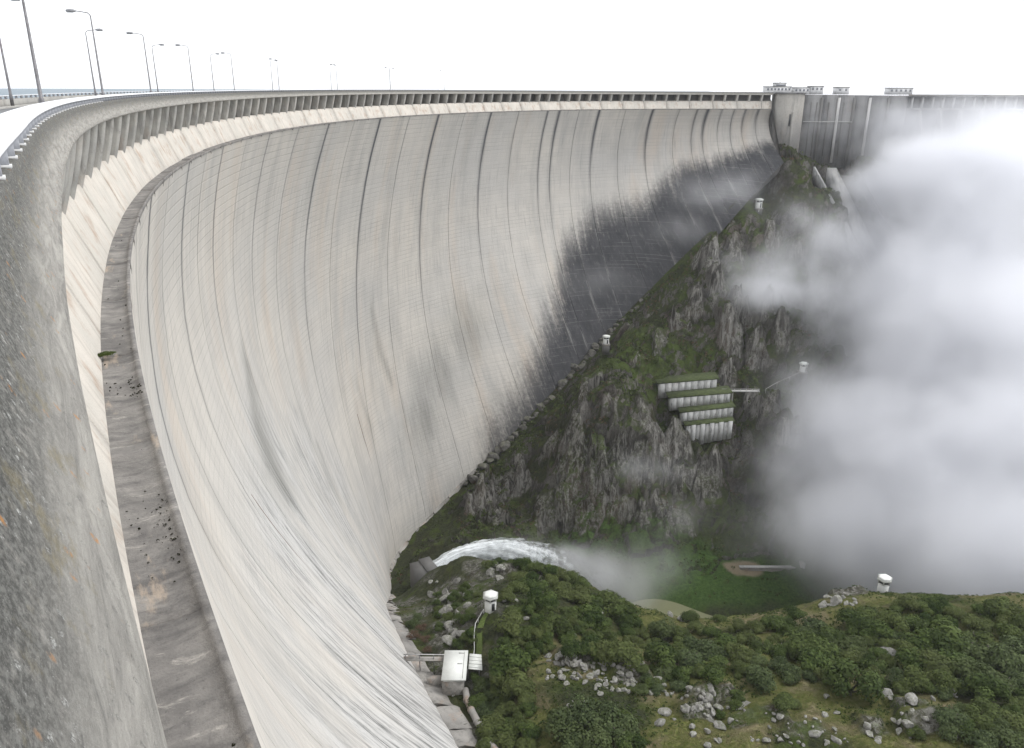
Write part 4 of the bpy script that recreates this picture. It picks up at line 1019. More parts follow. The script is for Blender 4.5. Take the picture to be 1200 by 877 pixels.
# ------------------------------------------------------------------ bottom outlet and its jet of water
oc = empty('outlet_block', (-34.5, 281.5, -189)); tag(oc, 'dark concrete outlet block at the foot of the dam where the jet starts', 'outlet')
Ro = Matrix.Rotation(math.radians(28), 4, 'Z')
face_box(oc, 'block', M_BODY, -6, 2.2, -4.6, 4.6, -9, 3.9, Ro)
face_box(oc, 'lintel', M_BODY, -2, 2.9, -4.9, 4.9, 3.91, 4.5, Ro)
face_box(oc, 'mouth', M_DARK, 2.15, 2.4, -3.6, 3.6, -3.6, 3.4, Ro)
def mat_jet(name='white_water', k=1.0):
    g = G(name); uv = g.uv()
    n = g.noise(g.scale(uv, (2.2, 6, 1)), 1, 8, .75, 1.2); n2 = g.noise(g.pos(), .35, 5, .62)
    sx = g.n('ShaderNodeSeparateXYZ', {'Vector': uv}); t = sx.outputs[0]
    c = g.mix(g.ramp(n, .35, .65), (.84, .87, .88), (.70, .74, .76))
    al = g.math('SUBTRACT', 1.2, g.add(g.mul(g.ramp(t, .18, .95), 1.3), g.mul(g.mul(g.ramp(n2, .3, .7), .6), g.ramp(t, .08, .5))), clamp=True)
    if k < 1: al = g.mul(g.mul(al, k), g.ramp(g.noise(g.scale(uv, (5, 14, 1)), 1, 7, .75, .8), .36, .60))
    b = g.n('ShaderNodeBsdfPrincipled', {'Base Color': c, 'Roughness': .7, 'Alpha': al, 'Subsurface Weight': 0.0})
    g.t.links.new(g.bump(g.add(n, n2), .5, .6), b.inputs['Normal'])
    g.t.links.new(b.outputs[0], g.out.inputs['Surface']); return g.m
M_JET = mat_jet(); M_JET2 = mat_jet('thrown_spray', .85)
JP = np.array([(-33.2, 282.2, -188.2), (-31.5, 283.2, -187.6), (-23.0, 288.8, -185.6), (-10.5, 292.7, -184.9), (.3, 295.5, -187.2), (11.4, 298.1, -192.4), (21, 300.6, -200.4), (30.7, 300.9, -210.0), (39, 301, -219.5), (44, 301, -224)])
JR = np.array([2.4, 2.6, 3.1, 3.8, 4.7, 5.9, 7.4, 9.2, 11.2, 12.5])
tt = np.linspace(0, 1, 150); kk = np.linspace(0, 1, len(JP))
ctr_ = np.stack([np.interp(tt, kk, JP[:, i]) for i in range(3)], -1); 
for _ in range(30): ctr_[1:-1] = (ctr_[:-2] + 2 * ctr_[1:-1] + ctr_[2:]) / 4
rad_ = np.interp(tt, kk, JR)
tan_ = np.gradient(ctr_, axis=0); tan_ /= np.linalg.norm(tan_, axis=1)[:, None]
sd_ = np.cross(tan_, [0, 0, 1.]); sd_ /= np.linalg.norm(sd_, axis=1)[:, None]; up_ = np.cross(sd_, tan_)
def jet_sheet(name, k, seed, parent, amp):
    an_ = np.linspace(0, 2 * math.pi, 49)
    P = ctr_[:, None] + k * rad_[:, None, None] * (np.cos(an_)[None, :, None] * sd_[:, None] * .9 + np.sin(an_)[None, :, None] * up_[:, None])
    nz_ = fbm(P / np.array([6, 6, 5.]), 4, seed, .6) + .6 * fbm(P / 1.7, 3, seed + 5)
    out = P - ctr_[:, None]; out /= np.linalg.norm(out, axis=-1)[..., None]
    P = P + out * (nz_ * amp * np.clip(tt * 4, .12, 1)[:, None] * rad_[:, None])[..., None]
    uv = np.stack(np.broadcast_arrays(tt[:, None], an_[None] / 6.283), -1).reshape(-1, 2)
    return link(name, mesh_np(name, P.reshape(-1, 3) - np.array([-33, 282, -188.]), grid_faces(150, 49), M_JET if name == 'core' else M_JET2, True, uv), parent)
jet = empty('water_jet', (-33, 282, -188)); tag(jet, 'white jet of water bursting from the dam outlet and falling into the gorge', 'water jet')
jet_sheet('core', .82, 91, jet, .16); jet_sheet('spray_sheet', .95, 97, jet, .26); jet_sheet('spray_sheet', 1.25, 103, jet, .34) 

# ------------------------------------------------------------------ vegetation
M_OAK = mat_leaf('oak_leaves', (.026, .046, .011), (.098, .136, .038), (.125, .142, .052))
M_OLIVE = mat_leaf('grey_green_leaves', (.040, .060, .024), (.115, .148, .064), (.10, .125, .045))
M_BROOM = mat_leaf('broom_stems', (.040, .062, .018), (.085, .118, .034), (.10, .12, .04))
M_BROWN = mat_leaf('bare_twigs', (.10, .065, .045), (.17, .115, .08), (.13, .085, .06), .9)
M_BARK = mat_plain('bark', (.10, .088, .075), .9, 0, .3, 3)

def leaf_quads(C, N, size, r_, asp=.6):
    """one small bent leaf spray (two triangles' worth of quad) at each centre C facing N"""
    n = len(C); a = r_.normal(size=(n, 3)); u = np.cross(N, a); u /= np.linalg.norm(u, axis=1)[:, None] + 1e-9; v = np.cross(N, u)
    s = (size * r_.uniform(.6, 1.4, n))[:, None]
    V = np.stack([C - u * s, C - v * s * asp + N * s * .15, C + u * s, C + v * s * asp + N * s * .15], 1).reshape(-1, 3)
    return V, np.arange(4 * n).reshape(n, 4)
def crown_mesh(name, mat, seed, nl=11, n=2300, size=.085, squash=.78, tight=.5):
    r_ = rng(seed)
    L = r_.normal(size=(nl, 3)); L /= np.linalg.norm(L, axis=1)[:, None]; L[:, 2] = np.abs(L[:, 2]) * .9 - .25
    L = L * r_.uniform(.35, .66, nl)[:, None]; R = r_.uniform(.28, .48, nl)
    k = r_.integers(0, nl, n)
    d = r_.normal(size=(n, 3)); d /= np.linalg.norm(d, axis=1)[:, None]
    d[:, 2] = np.where(d[:, 2] < -.35, -d[:, 2], d[:, 2])
    rr = R[k] * r_.uniform(tight, 1.08, n) ** .7
    C = L[k] + d * rr[:, None]; C[:, 2] *= squash; C[:, 2] += .62 * squash
    N = d + np.array([0, 0, .35]) + r_.normal(0, .28, (n, 3)); N /= np.linalg.norm(N, axis=1)[:, None]
    V, Q = leaf_quads(C, N, size, r_)
    sh = np.repeat(np.clip(r_.normal(.5, .25, n) + .25 * r_.normal(size=nl)[k], 0, 1), 4)
    return mesh_np(name, V, Q, mat, False, attrs={'shade': sh})
def trunk_mesh(name, seed):
    r_ = rng(seed); mb = MB()
    mb.tube([(0, 0, -.35), (.03, .02, .15), (.0, .05, .40)], [.085, .065, .05], 7)
    for k in range(4):
        a = k * 1.6 + r_.uniform(0, 1); q = r_.uniform(.3, .5)
        mb.tube([(0, .04, .3), (.5 * q * math.cos(a), .5 * q * math.sin(a), .5), (q * math.cos(a), q * math.sin(a), .78)], [.04, .028, .014], 5)
    return mb.mesh(name, M_BARK, True)
CR = [crown_mesh('crown', M_OAK, 100 + k, 10 + k % 4, 2600, .066) for k in range(5)]
CO = [crown_mesh('crown', M_OLIVE, 140 + k, 12, 2600, .062, .72) for k in range(3)]
CB = [crown_mesh('crown', M_BROOM, 160 + k, 7, 2400, .06, .95, .35) for k in range(3)]
CX = [crown_mesh('crown', M_BROWN, 180, 8, 900, .045, .8, .2)]
TR = [trunk_mesh('trunk', 200 + k) for k in range(3)]
rv = rng(77)
def tree(x, y, r, kind, label, group, name='holm_oak', cat='tree', z=None, sink=.15):
    pool = {'oak': CR, 'olive': CO, 'broom': CB, 'brown': CX}[kind]
    zz = gz(x, y) if z is None else z
    o = empty(name, (x, y, zz - sink * r), rv.uniform(0, 6.28)); tag(o, label, cat, group)
    q = (r * rv.uniform(.92, 1.08), r * rv.uniform(.92, 1.08), r * rv.uniform(.88, 1.1))
    link('crown', pool[rv.integers(len(pool))], o, scale=q)
    link('trunk', TR[rv.integers(3)], o, scale=(r, r, r))
    return o
TREES = [
(-8.1, 241.4, 2.96, 'oak', 'dark oak on the knoll crest below the water jet', 'oaks along the knoll crest', 'holm_oak', 'tree'),
(-4.2, 241.5, 3.33, 'oak', 'dark oak on the knoll crest below the water jet', 'oaks along the knoll crest', 'holm_oak', 'tree'),
(-0.3, 241.1, 3.33, 'oak', 'dark oak on the knoll crest below the water jet', 'oaks along the knoll crest', 'holm_oak', 'tree'),
(4.0, 228.7, 3.88, 'oak', 'dark oak on the knoll crest below the water jet', 'oaks along the knoll crest', 'holm_oak', 'tree'),
(7.7, 211.9, 3.6, 'oak', 'dark oak on the knoll crest below the water jet', 'oaks along the knoll crest', 'holm_oak', 'tree'),
(11.4, 211.4, 3.93, 'oak', 'dark oak on the knoll crest below the water jet', 'oaks along the knoll crest', 'holm_oak', 'tree'),
(14.9, 211.5, 3.62, 'oak', 'dark oak on the knoll crest below the water jet', 'oaks along the knoll crest', 'holm_oak', 'tree'),
(18.5, 212.6, 3.99, 'oak', 'dark oak on the knoll crest below the water jet', 'oaks along the knoll crest', 'holm_oak', 'tree'),
(22.1, 211.4, 3.65, 'oak', 'dark oak on the knoll crest below the water jet', 'oaks along the knoll crest', 'holm_oak', 'tree'),
(6.7, 197.1, 5.56, 'oak', 'dark oak on the knoll crest below the water jet', 'oaks along the knoll crest', 'holm_oak', 'tree'),
(8.2, 178.9, 4.84, 'oak', 'large dark green oak in the middle of the wooded knoll above the scree', 'large oaks in the middle of the wooded knoll above the scree', 'holm_oak', 'tree'),
(1.0, 190.5, 3.89, 'oak', 'middle-sized dark green oak right beside the white kiosk on the knoll', 'middle-sized oaks right beside the white kiosk on the knoll', 'holm_oak', 'tree'),
(15.1, 194.9, 4.93, 'oak', 'large dark green oak in the middle of the wooded knoll above the scree', 'large oaks in the middle of the wooded knoll above the scree', 'holm_oak', 'tree'),
(19.3, 194.0, 4.63, 'oak', 'middle-sized dark green oak in the middle of the wooded knoll above the scree', 'middle-sized oaks in the middle of the wooded knoll above the scree', 'holm_oak', 'tree'),
(22.9, 192.6, 4.31, 'oak', 'middle-sized dark green oak on the right flank of the wooded knoll by the pool', 'middle-sized oaks on the right flank of the wooded knoll by the pool', 'holm_oak', 'tree'),
(0.1, 168.6, 4.92, 'oak', 'dark oak immediately right of the white kiosk on the knoll', None, 'holm_oak', 'tree'),
(3.5, 166.4, 3.54, 'oak', 'middle-sized dark green oak right beside the white kiosk on the knoll', 'middle-sized oaks right beside the white kiosk on the knoll', 'holm_oak', 'tree'),
(11.1, 168.4, 4.94, 'oak', 'large dark green oak in the middle of the wooded knoll above the scree', 'large oaks in the middle of the wooded knoll above the scree', 'holm_oak', 'tree'),
(20.4, 180.0, 6.12, 'oak', 'large dark green oak in the middle of the wooded knoll above the scree', 'large oaks in the middle of the wooded knoll above the scree', 'holm_oak', 'tree'),
(29.5, 197.9, 6.35, 'oak', 'large dark green oak on the right flank of the wooded knoll by the pool', 'large oaks on the right flank of the wooded knoll by the pool', 'holm_oak', 'tree'),
(32.8, 190.0, 5.89, 'oak', 'large dark green oak on the right flank of the wooded knoll by the pool', 'large oaks on the right flank of the wooded knoll by the pool', 'holm_oak', 'tree'),
(36.1, 186.2, 3.38, 'oak', 'small dark green oak on the right flank of the wooded knoll by the pool', 'small oaks on the right flank of the wooded knoll by the pool', 'holm_oak', 'tree'),
(14.1, 166.0, 3.55, 'oak', 'middle-sized dark green oak in the middle of the wooded knoll above the scree', 'middle-sized oaks in the middle of the wooded knoll above the scree', 'holm_oak', 'tree'),
(24.0, 178.4, 4.95, 'oak', 'large dark green oak on the right flank of the wooded knoll by the pool', 'large oaks on the right flank of the wooded knoll by the pool', 'holm_oak', 'tree'),
(14.7, 156.3, 3.89, 'oak', 'dark oak in the dense row just above the grey scree', 'oaks in the row above the scree', 'holm_oak', 'tree'),
(18.8, 157.6, 4.2, 'oak', 'dark oak in the dense row just above the grey scree', 'oaks in the row above the scree', 'holm_oak', 'tree'),
(22.1, 155.9, 4.69, 'oak', 'dark oak in the dense row just above the grey scree', 'oaks in the row above the scree', 'holm_oak', 'tree'),
(26.1, 154.3, 5.2, 'oak', 'dark oak in the dense row just above the grey scree', 'oaks in the row above the scree', 'holm_oak', 'tree'),
(29.5, 156.9, 3.45, 'oak', 'dark oak in the dense row just above the grey scree', 'oaks in the row above the scree', 'holm_oak', 'tree'),
(0.1, 155.5, 6.55, 'oak', 'largest dark oak just right of the valve house roof', None, 'holm_oak', 'tree'),
(-2.7, 152.9, 4.16, 'oak', 'dark oak in the shady gully right of the drain pipe', 'oaks in the gully by the pipe', 'holm_oak', 'tree'),
(1.5, 148.9, 5.11, 'oak', 'dark oak in the shady gully right of the drain pipe', 'oaks in the gully by the pipe', 'holm_oak', 'tree'),
(-1.8, 162.5, 2.41, 'broom', 'bright green broom beside the grassy path handrail', None, 'broom_bush', 'bush'),
(11.2, 133.2, 5.24, 'olive', 'grey green oak of the big rounded clump at the bottom edge of the photo', 'oaks of the bottom edge clump', 'holm_oak', 'tree'),
(15.3, 134.9, 5.27, 'olive', 'grey green oak of the big rounded clump at the bottom edge of the photo', 'oaks of the bottom edge clump', 'holm_oak', 'tree'),
(19.3, 133.7, 5.73, 'olive', 'grey green oak of the big rounded clump at the bottom edge of the photo', 'oaks of the bottom edge clump', 'holm_oak', 'tree'),
(23.1, 131.0, 4.73, 'olive', 'grey green oak of the big rounded clump at the bottom edge of the photo', 'oaks of the bottom edge clump', 'holm_oak', 'tree'),
(18.0, 129.0, 5.17, 'olive', 'grey green oak of the big rounded clump at the bottom edge of the photo', 'oaks of the bottom edge clump', 'holm_oak', 'tree'),
(13.1, 129.4, 3.77, 'olive', 'grey green oak of the big rounded clump at the bottom edge of the photo', 'oaks of the bottom edge clump', 'holm_oak', 'tree'),
(24.8, 127.3, 3.5, 'oak', 'grey green oak of the big rounded clump at the bottom edge of the photo', 'oaks of the bottom edge clump', 'holm_oak', 'tree'),
(-13.6, 169.3, 2.52, 'broom', 'small green broom clinging to the rock flank between kiosk knoll and dam', 'broom bushes on the rock flank', 'broom_bush', 'bush'),
(-7.6, 148.9, 3.37, 'oak', 'dark oak in the shady gully right of the drain pipe', 'oaks in the gully by the pipe', 'holm_oak', 'tree'),
(-4.0, 137.8, 4.19, 'oak', 'dark oak in the shady gully right of the drain pipe', 'oaks in the gully by the pipe', 'holm_oak', 'tree'),
(0.3, 135.2, 3.65, 'oak', 'dark oak in the shady gully right of the drain pipe', 'oaks in the gully by the pipe', 'holm_oak', 'tree'),
(-1.6, 142.9, 3.27, 'oak', 'dark oak in the shady gully right of the drain pipe', 'oaks in the gully by the pipe', 'holm_oak', 'tree'),
(-5.1, 133.4, 2.91, 'oak', 'dark oak in the shady gully right of the drain pipe', 'oaks in the gully by the pipe', 'holm_oak', 'tree'),
(3.4, 131.2, 2.86, 'oak', 'dark oak in the shady gully right of the drain pipe', 'oaks in the gully by the pipe', 'holm_oak', 'tree'),
(-8.9, 155.2, 2.12, 'broom', 'small green broom clinging to the rock flank between kiosk knoll and dam', 'broom bushes on the rock flank', 'broom_bush', 'bush'),
(-17.2, 203.0, 2.9, 'broom', 'small green broom clinging to the rock flank between kiosk knoll and dam', 'broom bushes on the rock flank', 'broom_bush', 'bush'),
(-14.2, 207.8, 2.62, 'broom', 'small green broom clinging to the rock flank between kiosk knoll and dam', 'broom bushes on the rock flank', 'broom_bush', 'bush'),
(-17.6, 185.8, 2.4, 'broom', 'small green broom clinging to the rock flank between kiosk knoll and dam', 'broom bushes on the rock flank', 'broom_bush', 'bush'),
(-13.5, 178.7, 2.6, 'broom', 'small green broom clinging to the rock flank between kiosk knoll and dam', 'broom bushes on the rock flank', 'broom_bush', 'bush'),
(-10.3, 170.2, 2.22, 'oak', 'small dark green oak right beside the white kiosk on the knoll', 'small oaks right beside the white kiosk on the knoll', 'holm_oak', 'tree'),
(-19.6, 181.6, 2.07, 'broom', 'small green broom clinging to the rock flank between kiosk knoll and dam', 'broom bushes on the rock flank', 'broom_bush', 'bush'),
(36.6, 157.2, 5.89, 'oak', 'large dark oak at the left end of the thicket beside the scree', 'large dark oaks at the left end of the thicket beside the scree', 'holm_oak', 'tree'),
(47.5, 184.8, 4.32, 'oak', 'middle-sized dark oak by the pool edge above the pale rock ledge', 'middle-sized dark oaks by the pool edge above the pale rock ledge', 'holm_oak', 'tree'),
(40.2, 182.9, 2.75, 'oak', 'small dark oak at the left end of the thicket beside the scree', 'small dark oaks at the left end of the thicket beside the scree', 'holm_oak', 'tree'),
(40.5, 161.8, 4.39, 'oak', 'large dark oak at the left end of the thicket beside the scree', 'large dark oaks at the left end of the thicket beside the scree', 'holm_oak', 'tree'),
(53.9, 199.7, 3.6, 'oak', 'dark tree beside the pool with a pale rock ledge under it', None, 'holm_oak', 'tree'),
(62.2, 198.8, 2.64, 'oak', 'small dark tree on the pale rock strip by the pool, right one', None, 'holm_oak', 'tree'),
(46.6, 165.3, 4.76, 'olive', 'large grey green oak at the left end of the thicket beside the scree', 'large grey green oaks at the left end of the thicket beside the scree', 'holm_oak', 'tree'),
(48.8, 159.1, 4.9, 'olive', 'large grey green oak in the thicket straight below the weir wall', 'large grey green oaks in the thicket straight below the weir wall', 'holm_oak', 'tree'),
(53.5, 163.3, 5.02, 'oak', 'large dark oak in the thicket straight below the weir wall', 'large dark oaks in the thicket straight below the weir wall', 'holm_oak', 'tree'),
(54.7, 156.4, 4.59, 'oak', 'large dark oak in the thicket straight below the weir wall', 'large dark oaks in the thicket straight below the weir wall', 'holm_oak', 'tree'),
(42.8, 154.4, 4.5, 'olive', 'large grey green oak at the left end of the thicket beside the scree', 'large grey green oaks at the left end of the thicket beside the scree', 'holm_oak', 'tree'),
(36.5, 152.2, 3.67, 'olive', 'middle-sized grey green oak at the left end of the thicket beside the scree', 'middle-sized grey green oaks at the left end of the thicket beside the scree', 'holm_oak', 'tree'),
(48.3, 152.1, 4.21, 'oak', 'large dark oak in the thicket front above the rock pile', 'large dark oaks in the thicket front above the rock pile', 'holm_oak', 'tree'),
(61.1, 169.2, 4.05, 'oak', 'middle-sized dark oak in the thicket straight below the weir wall', 'middle-sized dark oaks in the thicket straight below the weir wall', 'holm_oak', 'tree'),
(62.2, 162.3, 3.64, 'oak', 'middle-sized dark oak in the thicket straight below the weir wall', 'middle-sized dark oaks in the thicket straight below the weir wall', 'holm_oak', 'tree'),
(71.4, 179.3, 5.19, 'oak', 'large dark oak below the pale outcrop left of the ridge kiosk', 'large dark oaks below the pale outcrop left of the ridge kiosk', 'holm_oak', 'tree'),
(80.5, 190.0, 3.87, 'oak', 'middle-sized dark oak below the pale outcrop left of the ridge kiosk', 'middle-sized dark oaks below the pale outcrop left of the ridge kiosk', 'holm_oak', 'tree'),
(74.6, 177.3, 4.26, 'oak', 'middle-sized dark oak below the pale outcrop left of the ridge kiosk', 'middle-sized dark oaks below the pale outcrop left of the ridge kiosk', 'holm_oak', 'tree'),
(71.4, 161.3, 6.22, 'oak', 'large dark oak just left of the round broom bush', 'large dark oaks just left of the round broom bush', 'evergreen_bush', 'bush'),
(75.6, 160.0, 6.81, 'oak', 'large dark oak just left of the round broom bush', 'large dark oaks just left of the round broom bush', 'evergreen_bush', 'bush'),
(70.3, 152.1, 5.43, 'oak', 'large dark oak just left of the round broom bush', 'large dark oaks just left of the round broom bush', 'evergreen_bush', 'bush'),
(82.5, 169.3, 4.46, 'oak', 'middle-sized dark oak below the pale outcrop left of the ridge kiosk', 'middle-sized dark oaks below the pale outcrop left of the ridge kiosk', 'holm_oak', 'tree'),
(55.9, 144.7, 4.63, 'olive', 'grey green low shrub at the front of the thicket left of the round bush', None, 'evergreen_bush', 'bush'),
(75.2, 141.7, 7.09, 'broom', 'round bright green broom bush standing alone on the dry grass, largest of its kind', None, 'broom_bush', 'bush'),
(90.2, 174.6, 5.51, 'oak', 'large dark oak on the ridge line left of the kiosk before the mist', 'large dark oaks on the ridge line left of the kiosk before the mist', 'holm_oak', 'tree'),
(95.5, 177.6, 4.99, 'oak', 'large dark oak on the ridge line left of the kiosk before the mist', 'large dark oaks on the ridge line left of the kiosk before the mist', 'holm_oak', 'tree'),
(98.5, 171.4, 5.5, 'oak', 'large dark oak on the ridge just right of the ridge kiosk', 'large dark oaks on the ridge just right of the ridge kiosk', 'holm_oak', 'tree'),
(93.6, 168.6, 4.81, 'oak', 'large dark oak in the thicket right below the ridge kiosk', 'large dark oaks in the thicket right below the ridge kiosk', 'holm_oak', 'tree'),
(107.5, 182.0, 4.17, 'oak', 'middle-sized dark oak on the ridge just right of the ridge kiosk', 'middle-sized dark oaks on the ridge just right of the ridge kiosk', 'holm_oak', 'tree'),
(110.8, 180.6, 3.86, 'oak', 'middle-sized dark oak on the ridge just right of the ridge kiosk', 'middle-sized dark oaks on the ridge just right of the ridge kiosk', 'holm_oak', 'tree'),
(115.1, 180.8, 4.54, 'oak', 'middle-sized dark oak on the ridge near the right end against the mist', 'middle-sized dark oaks on the ridge near the right end against the mist', 'holm_oak', 'tree'),
(117.2, 176.5, 3.53, 'oak', 'small dark oak on the ridge near the right end against the mist', 'small dark oaks on the ridge near the right end against the mist', 'holm_oak', 'tree'),
(104.8, 181.5, 2.55, 'oak', 'small dark oak on the ridge just right of the ridge kiosk', 'small dark oaks on the ridge just right of the ridge kiosk', 'holm_oak', 'tree'),
(125.6, 178.5, 3.94, 'oak', 'middle-sized dark oak on the ridge near the right end against the mist', 'middle-sized dark oaks on the ridge near the right end against the mist', 'holm_oak', 'tree'),
(129.1, 177.7, 5.6, 'oak', 'large dark oak on the ridge near the right end against the mist', 'large dark oaks on the ridge near the right end against the mist', 'holm_oak', 'tree'),
(131.4, 175.4, 3.93, 'oak', 'middle-sized dark oak on the ridge near the right end against the mist', 'middle-sized dark oaks on the ridge near the right end against the mist', 'holm_oak', 'tree'),
(118.2, 171.6, 3.8, 'oak', 'middle-sized dark oak on the ridge near the right end against the mist', 'middle-sized dark oaks on the ridge near the right end against the mist', 'holm_oak', 'tree'),
(104.5, 172.4, 4.34, 'oak', 'middle-sized dark oak on the ridge just right of the ridge kiosk', 'middle-sized dark oaks on the ridge just right of the ridge kiosk', 'holm_oak', 'tree'),
(102.8, 162.7, 5.98, 'oak', 'large dark oak in the upper right thicket below the ridge', 'large dark oaks in the upper right thicket below the ridge', 'holm_oak', 'tree'),
(107.0, 162.5, 7.23, 'oak', 'large dark oak in the upper right thicket below the ridge', 'large dark oaks in the upper right thicket below the ridge', 'holm_oak', 'tree'),
(109.8, 160.0, 6.01, 'olive', 'large grey green oak at the right edge middle of the thicket', 'large grey green oaks at the right edge middle of the thicket', 'holm_oak', 'tree'),
(94.8, 151.3, 5.64, 'oak', 'large dark oak in the right thicket above the bare slope', 'large dark oaks in the right thicket above the bare slope', 'holm_oak', 'tree'),
(97.3, 148.7, 5.61, 'oak', 'large dark oak in the right thicket above the bare slope', 'large dark oaks in the right thicket above the bare slope', 'holm_oak', 'tree'),
(103.2, 151.1, 6.31, 'oak', 'large dark oak in the right thicket above the bare slope', 'large dark oaks in the right thicket above the bare slope', 'holm_oak', 'tree'),
(96.0, 159.6, 4.09, 'oak', 'middle-sized dark oak in the upper right thicket below the ridge', 'middle-sized dark oaks in the upper right thicket below the ridge', 'holm_oak', 'tree'),
(115.2, 162.3, 5.5, 'oak', 'large dark oak at the right edge high in the thicket', 'large dark oaks at the right edge high in the thicket', 'holm_oak', 'tree'),
(114.5, 155.5, 6.58, 'olive', 'large grey green oak at the right edge middle of the thicket', 'large grey green oaks at the right edge middle of the thicket', 'holm_oak', 'tree'),
(116.0, 151.7, 6.51, 'olive', 'large grey green oak at the right edge middle of the thicket', 'large grey green oaks at the right edge middle of the thicket', 'holm_oak', 'tree'),
(123.8, 159.0, 6.17, 'olive', 'large grey green oak at the right edge middle of the thicket', 'large grey green oaks at the right edge middle of the thicket', 'holm_oak', 'tree'),
(103.3, 144.1, 5.58, 'olive', 'large grey green oak at the right edge middle of the thicket', 'large grey green oaks at the right edge middle of the thicket', 'holm_oak', 'tree'),
(125.6, 166.0, 5.38, 'oak', 'large dark oak at the right edge high in the thicket', 'large dark oaks at the right edge high in the thicket', 'holm_oak', 'tree'),
(108.5, 142.4, 5.06, 'olive', 'large grey green oak at the right edge middle of the thicket', 'large grey green oaks at the right edge middle of the thicket', 'holm_oak', 'tree'),
(101.3, 137.6, 5.43, 'broom', 'spiky green broom bush at the edge of the thicket near the right edge', None, 'broom_bush', 'bush'),
(112.3, 142.5, 4.54, 'olive', 'large grey green oak at the right edge middle of the thicket', 'large grey green oaks at the right edge middle of the thicket', 'holm_oak', 'tree'),
(89.3, 154.2, 2.83, 'oak', 'small dark oak just right of the round broom bush', 'small dark oaks just right of the round broom bush', 'evergreen_bush', 'bush'),
(90.8, 166.2, 2.97, 'oak', 'small dark oak in the thicket right below the ridge kiosk', 'small dark oaks in the thicket right below the ridge kiosk', 'holm_oak', 'tree'),
(49.2, 139.2, 2.24, 'oak', 'small round dark bush on the rocks, upper of a close pair', None, 'evergreen_bush', 'bush'),
(48.2, 135.8, 1.96, 'oak', 'small round dark bush on the rocks, lower of a close pair', None, 'evergreen_bush', 'bush'),
(57.4, 134.3, 3.19, 'oak', 'flat dark bush on the rocky grass left of the round broom bush', None, 'evergreen_bush', 'bush'),
(81.7, 126.5, 2.25, 'oak', 'small dark round bush alone on the yellow green grass', None, 'evergreen_bush', 'bush'),
(97.3, 130.8, 4.72, 'broom', 'lower spiky broom bush beside the bare mossy slope near the right edge', None, 'broom_bush', 'bush'),
(101.7, 127.7, 4.2, 'oak', 'large dark oak at the lower right corner beside the mossy slope', 'large dark oaks at the lower right corner beside the mossy slope', 'holm_oak', 'tree'),
(97.0, 121.8, 4.57, 'olive', 'large grey green oak at the lower right corner beside the mossy slope', 'large grey green oaks at the lower right corner beside the mossy slope', 'holm_oak', 'tree'),
(107.5, 134.0, 4.09, 'oak', 'middle-sized dark oak at the lower right corner beside the mossy slope', 'middle-sized dark oaks at the lower right corner beside the mossy slope', 'holm_oak', 'tree'),
(92.4, 128.4, 2.31, 'broom', 'small bright green bush at the lower right corner beside the mossy slope', 'small bright green oaks at the lower right corner beside the mossy slope', 'broom_bush', 'bush'),
(61.0, 137.2, 2.01, 'oak', 'tiny dark bush beside the flat bush on the rocky grass', None, 'evergreen_bush', 'bush'),
(44.7, 134.4, 1.46, 'broom', 'small bright green bush in the thicket front above the rock pile', 'small bright green oaks in the thicket front above the rock pile', 'broom_bush', 'bush'),
(31.5, 146.9, 2.03, 'oak', 'small dark oak at the left end of the thicket beside the scree', 'small dark oaks at the left end of the thicket beside the scree', 'holm_oak', 'tree'),
(0.3, 173.7, 2.5, 'oak', 'small dark green oak right beside the white kiosk on the knoll', 'small oaks right beside the white kiosk on the knoll', 'holm_oak', 'tree'),
(8.7, 161.4, 2.4, 'oak', 'dark oak in the dense row just above the grey scree', 'oaks in the row above the scree', 'holm_oak', 'tree'),
(93.6, 138.8, 2.41, 'olive', 'small grey green oak in the right thicket above the bare slope', 'small grey green oaks in the right thicket above the bare slope', 'holm_oak', 'tree'),
(9.3, 176.3, 3.39, 'oak', 'middle-sized dark green oak in the middle of the wooded knoll above the scree', 'middle-sized oaks in the middle of the wooded knoll above the scree', 'holm_oak', 'tree'),
(-26.4, 181.1, 2.68, 'brown', 'reddish brown leafless shrub in the cleft against the dam foot', 'bare shrubs at the dam foot', 'bare_shrub', 'bush'),
(-25.0, 185.4, 2.42, 'brown', 'reddish brown leafless shrub in the cleft against the dam foot', 'bare shrubs at the dam foot', 'bare_shrub', 'bush'),
(-28.3, 190.4, 2.48, 'olive', 'small grey green shrub in the cleft against the dam foot', 'green shrubs at the dam foot', 'evergreen_bush', 'bush'),
(-23.1, 176.7, 2.33, 'brown', 'reddish brown leafless shrub in the cleft against the dam foot', 'bare shrubs at the dam foot', 'bare_shrub', 'bush'),
(-27.3, 195.7, 2.22, 'olive', 'small grey green shrub in the cleft against the dam foot', 'green shrubs at the dam foot', 'evergreen_bush', 'bush'),
(-21.6, 171.5, 2.0, 'brown', 'reddish brown leafless shrub in the cleft against the dam foot', 'bare shrubs at the dam foot', 'bare_shrub', 'bush'),
(15.2, 178.2, 3.3, 'oak', 'middle-sized dark green oak in the middle of the wooded knoll above the scree', 'middle-sized oaks in the middle of the wooded knoll above the scree', 'holm_oak', 'tree'),
(4.8, 174.8, 2.49, 'oak', 'small dark green oak right beside the white kiosk on the knoll', 'small oaks right beside the white kiosk on the knoll', 'holm_oak', 'tree'),
(7.0, 166.0, 3.01, 'oak', 'small dark green oak in the middle of the wooded knoll above the scree', 'small oaks in the middle of the wooded knoll above the scree', 'holm_oak', 'tree'),
(0.2, 165.7, 2.47, 'oak', 'small dark green oak right beside the white kiosk on the knoll', 'small oaks right beside the white kiosk on the knoll', 'holm_oak', 'tree'),
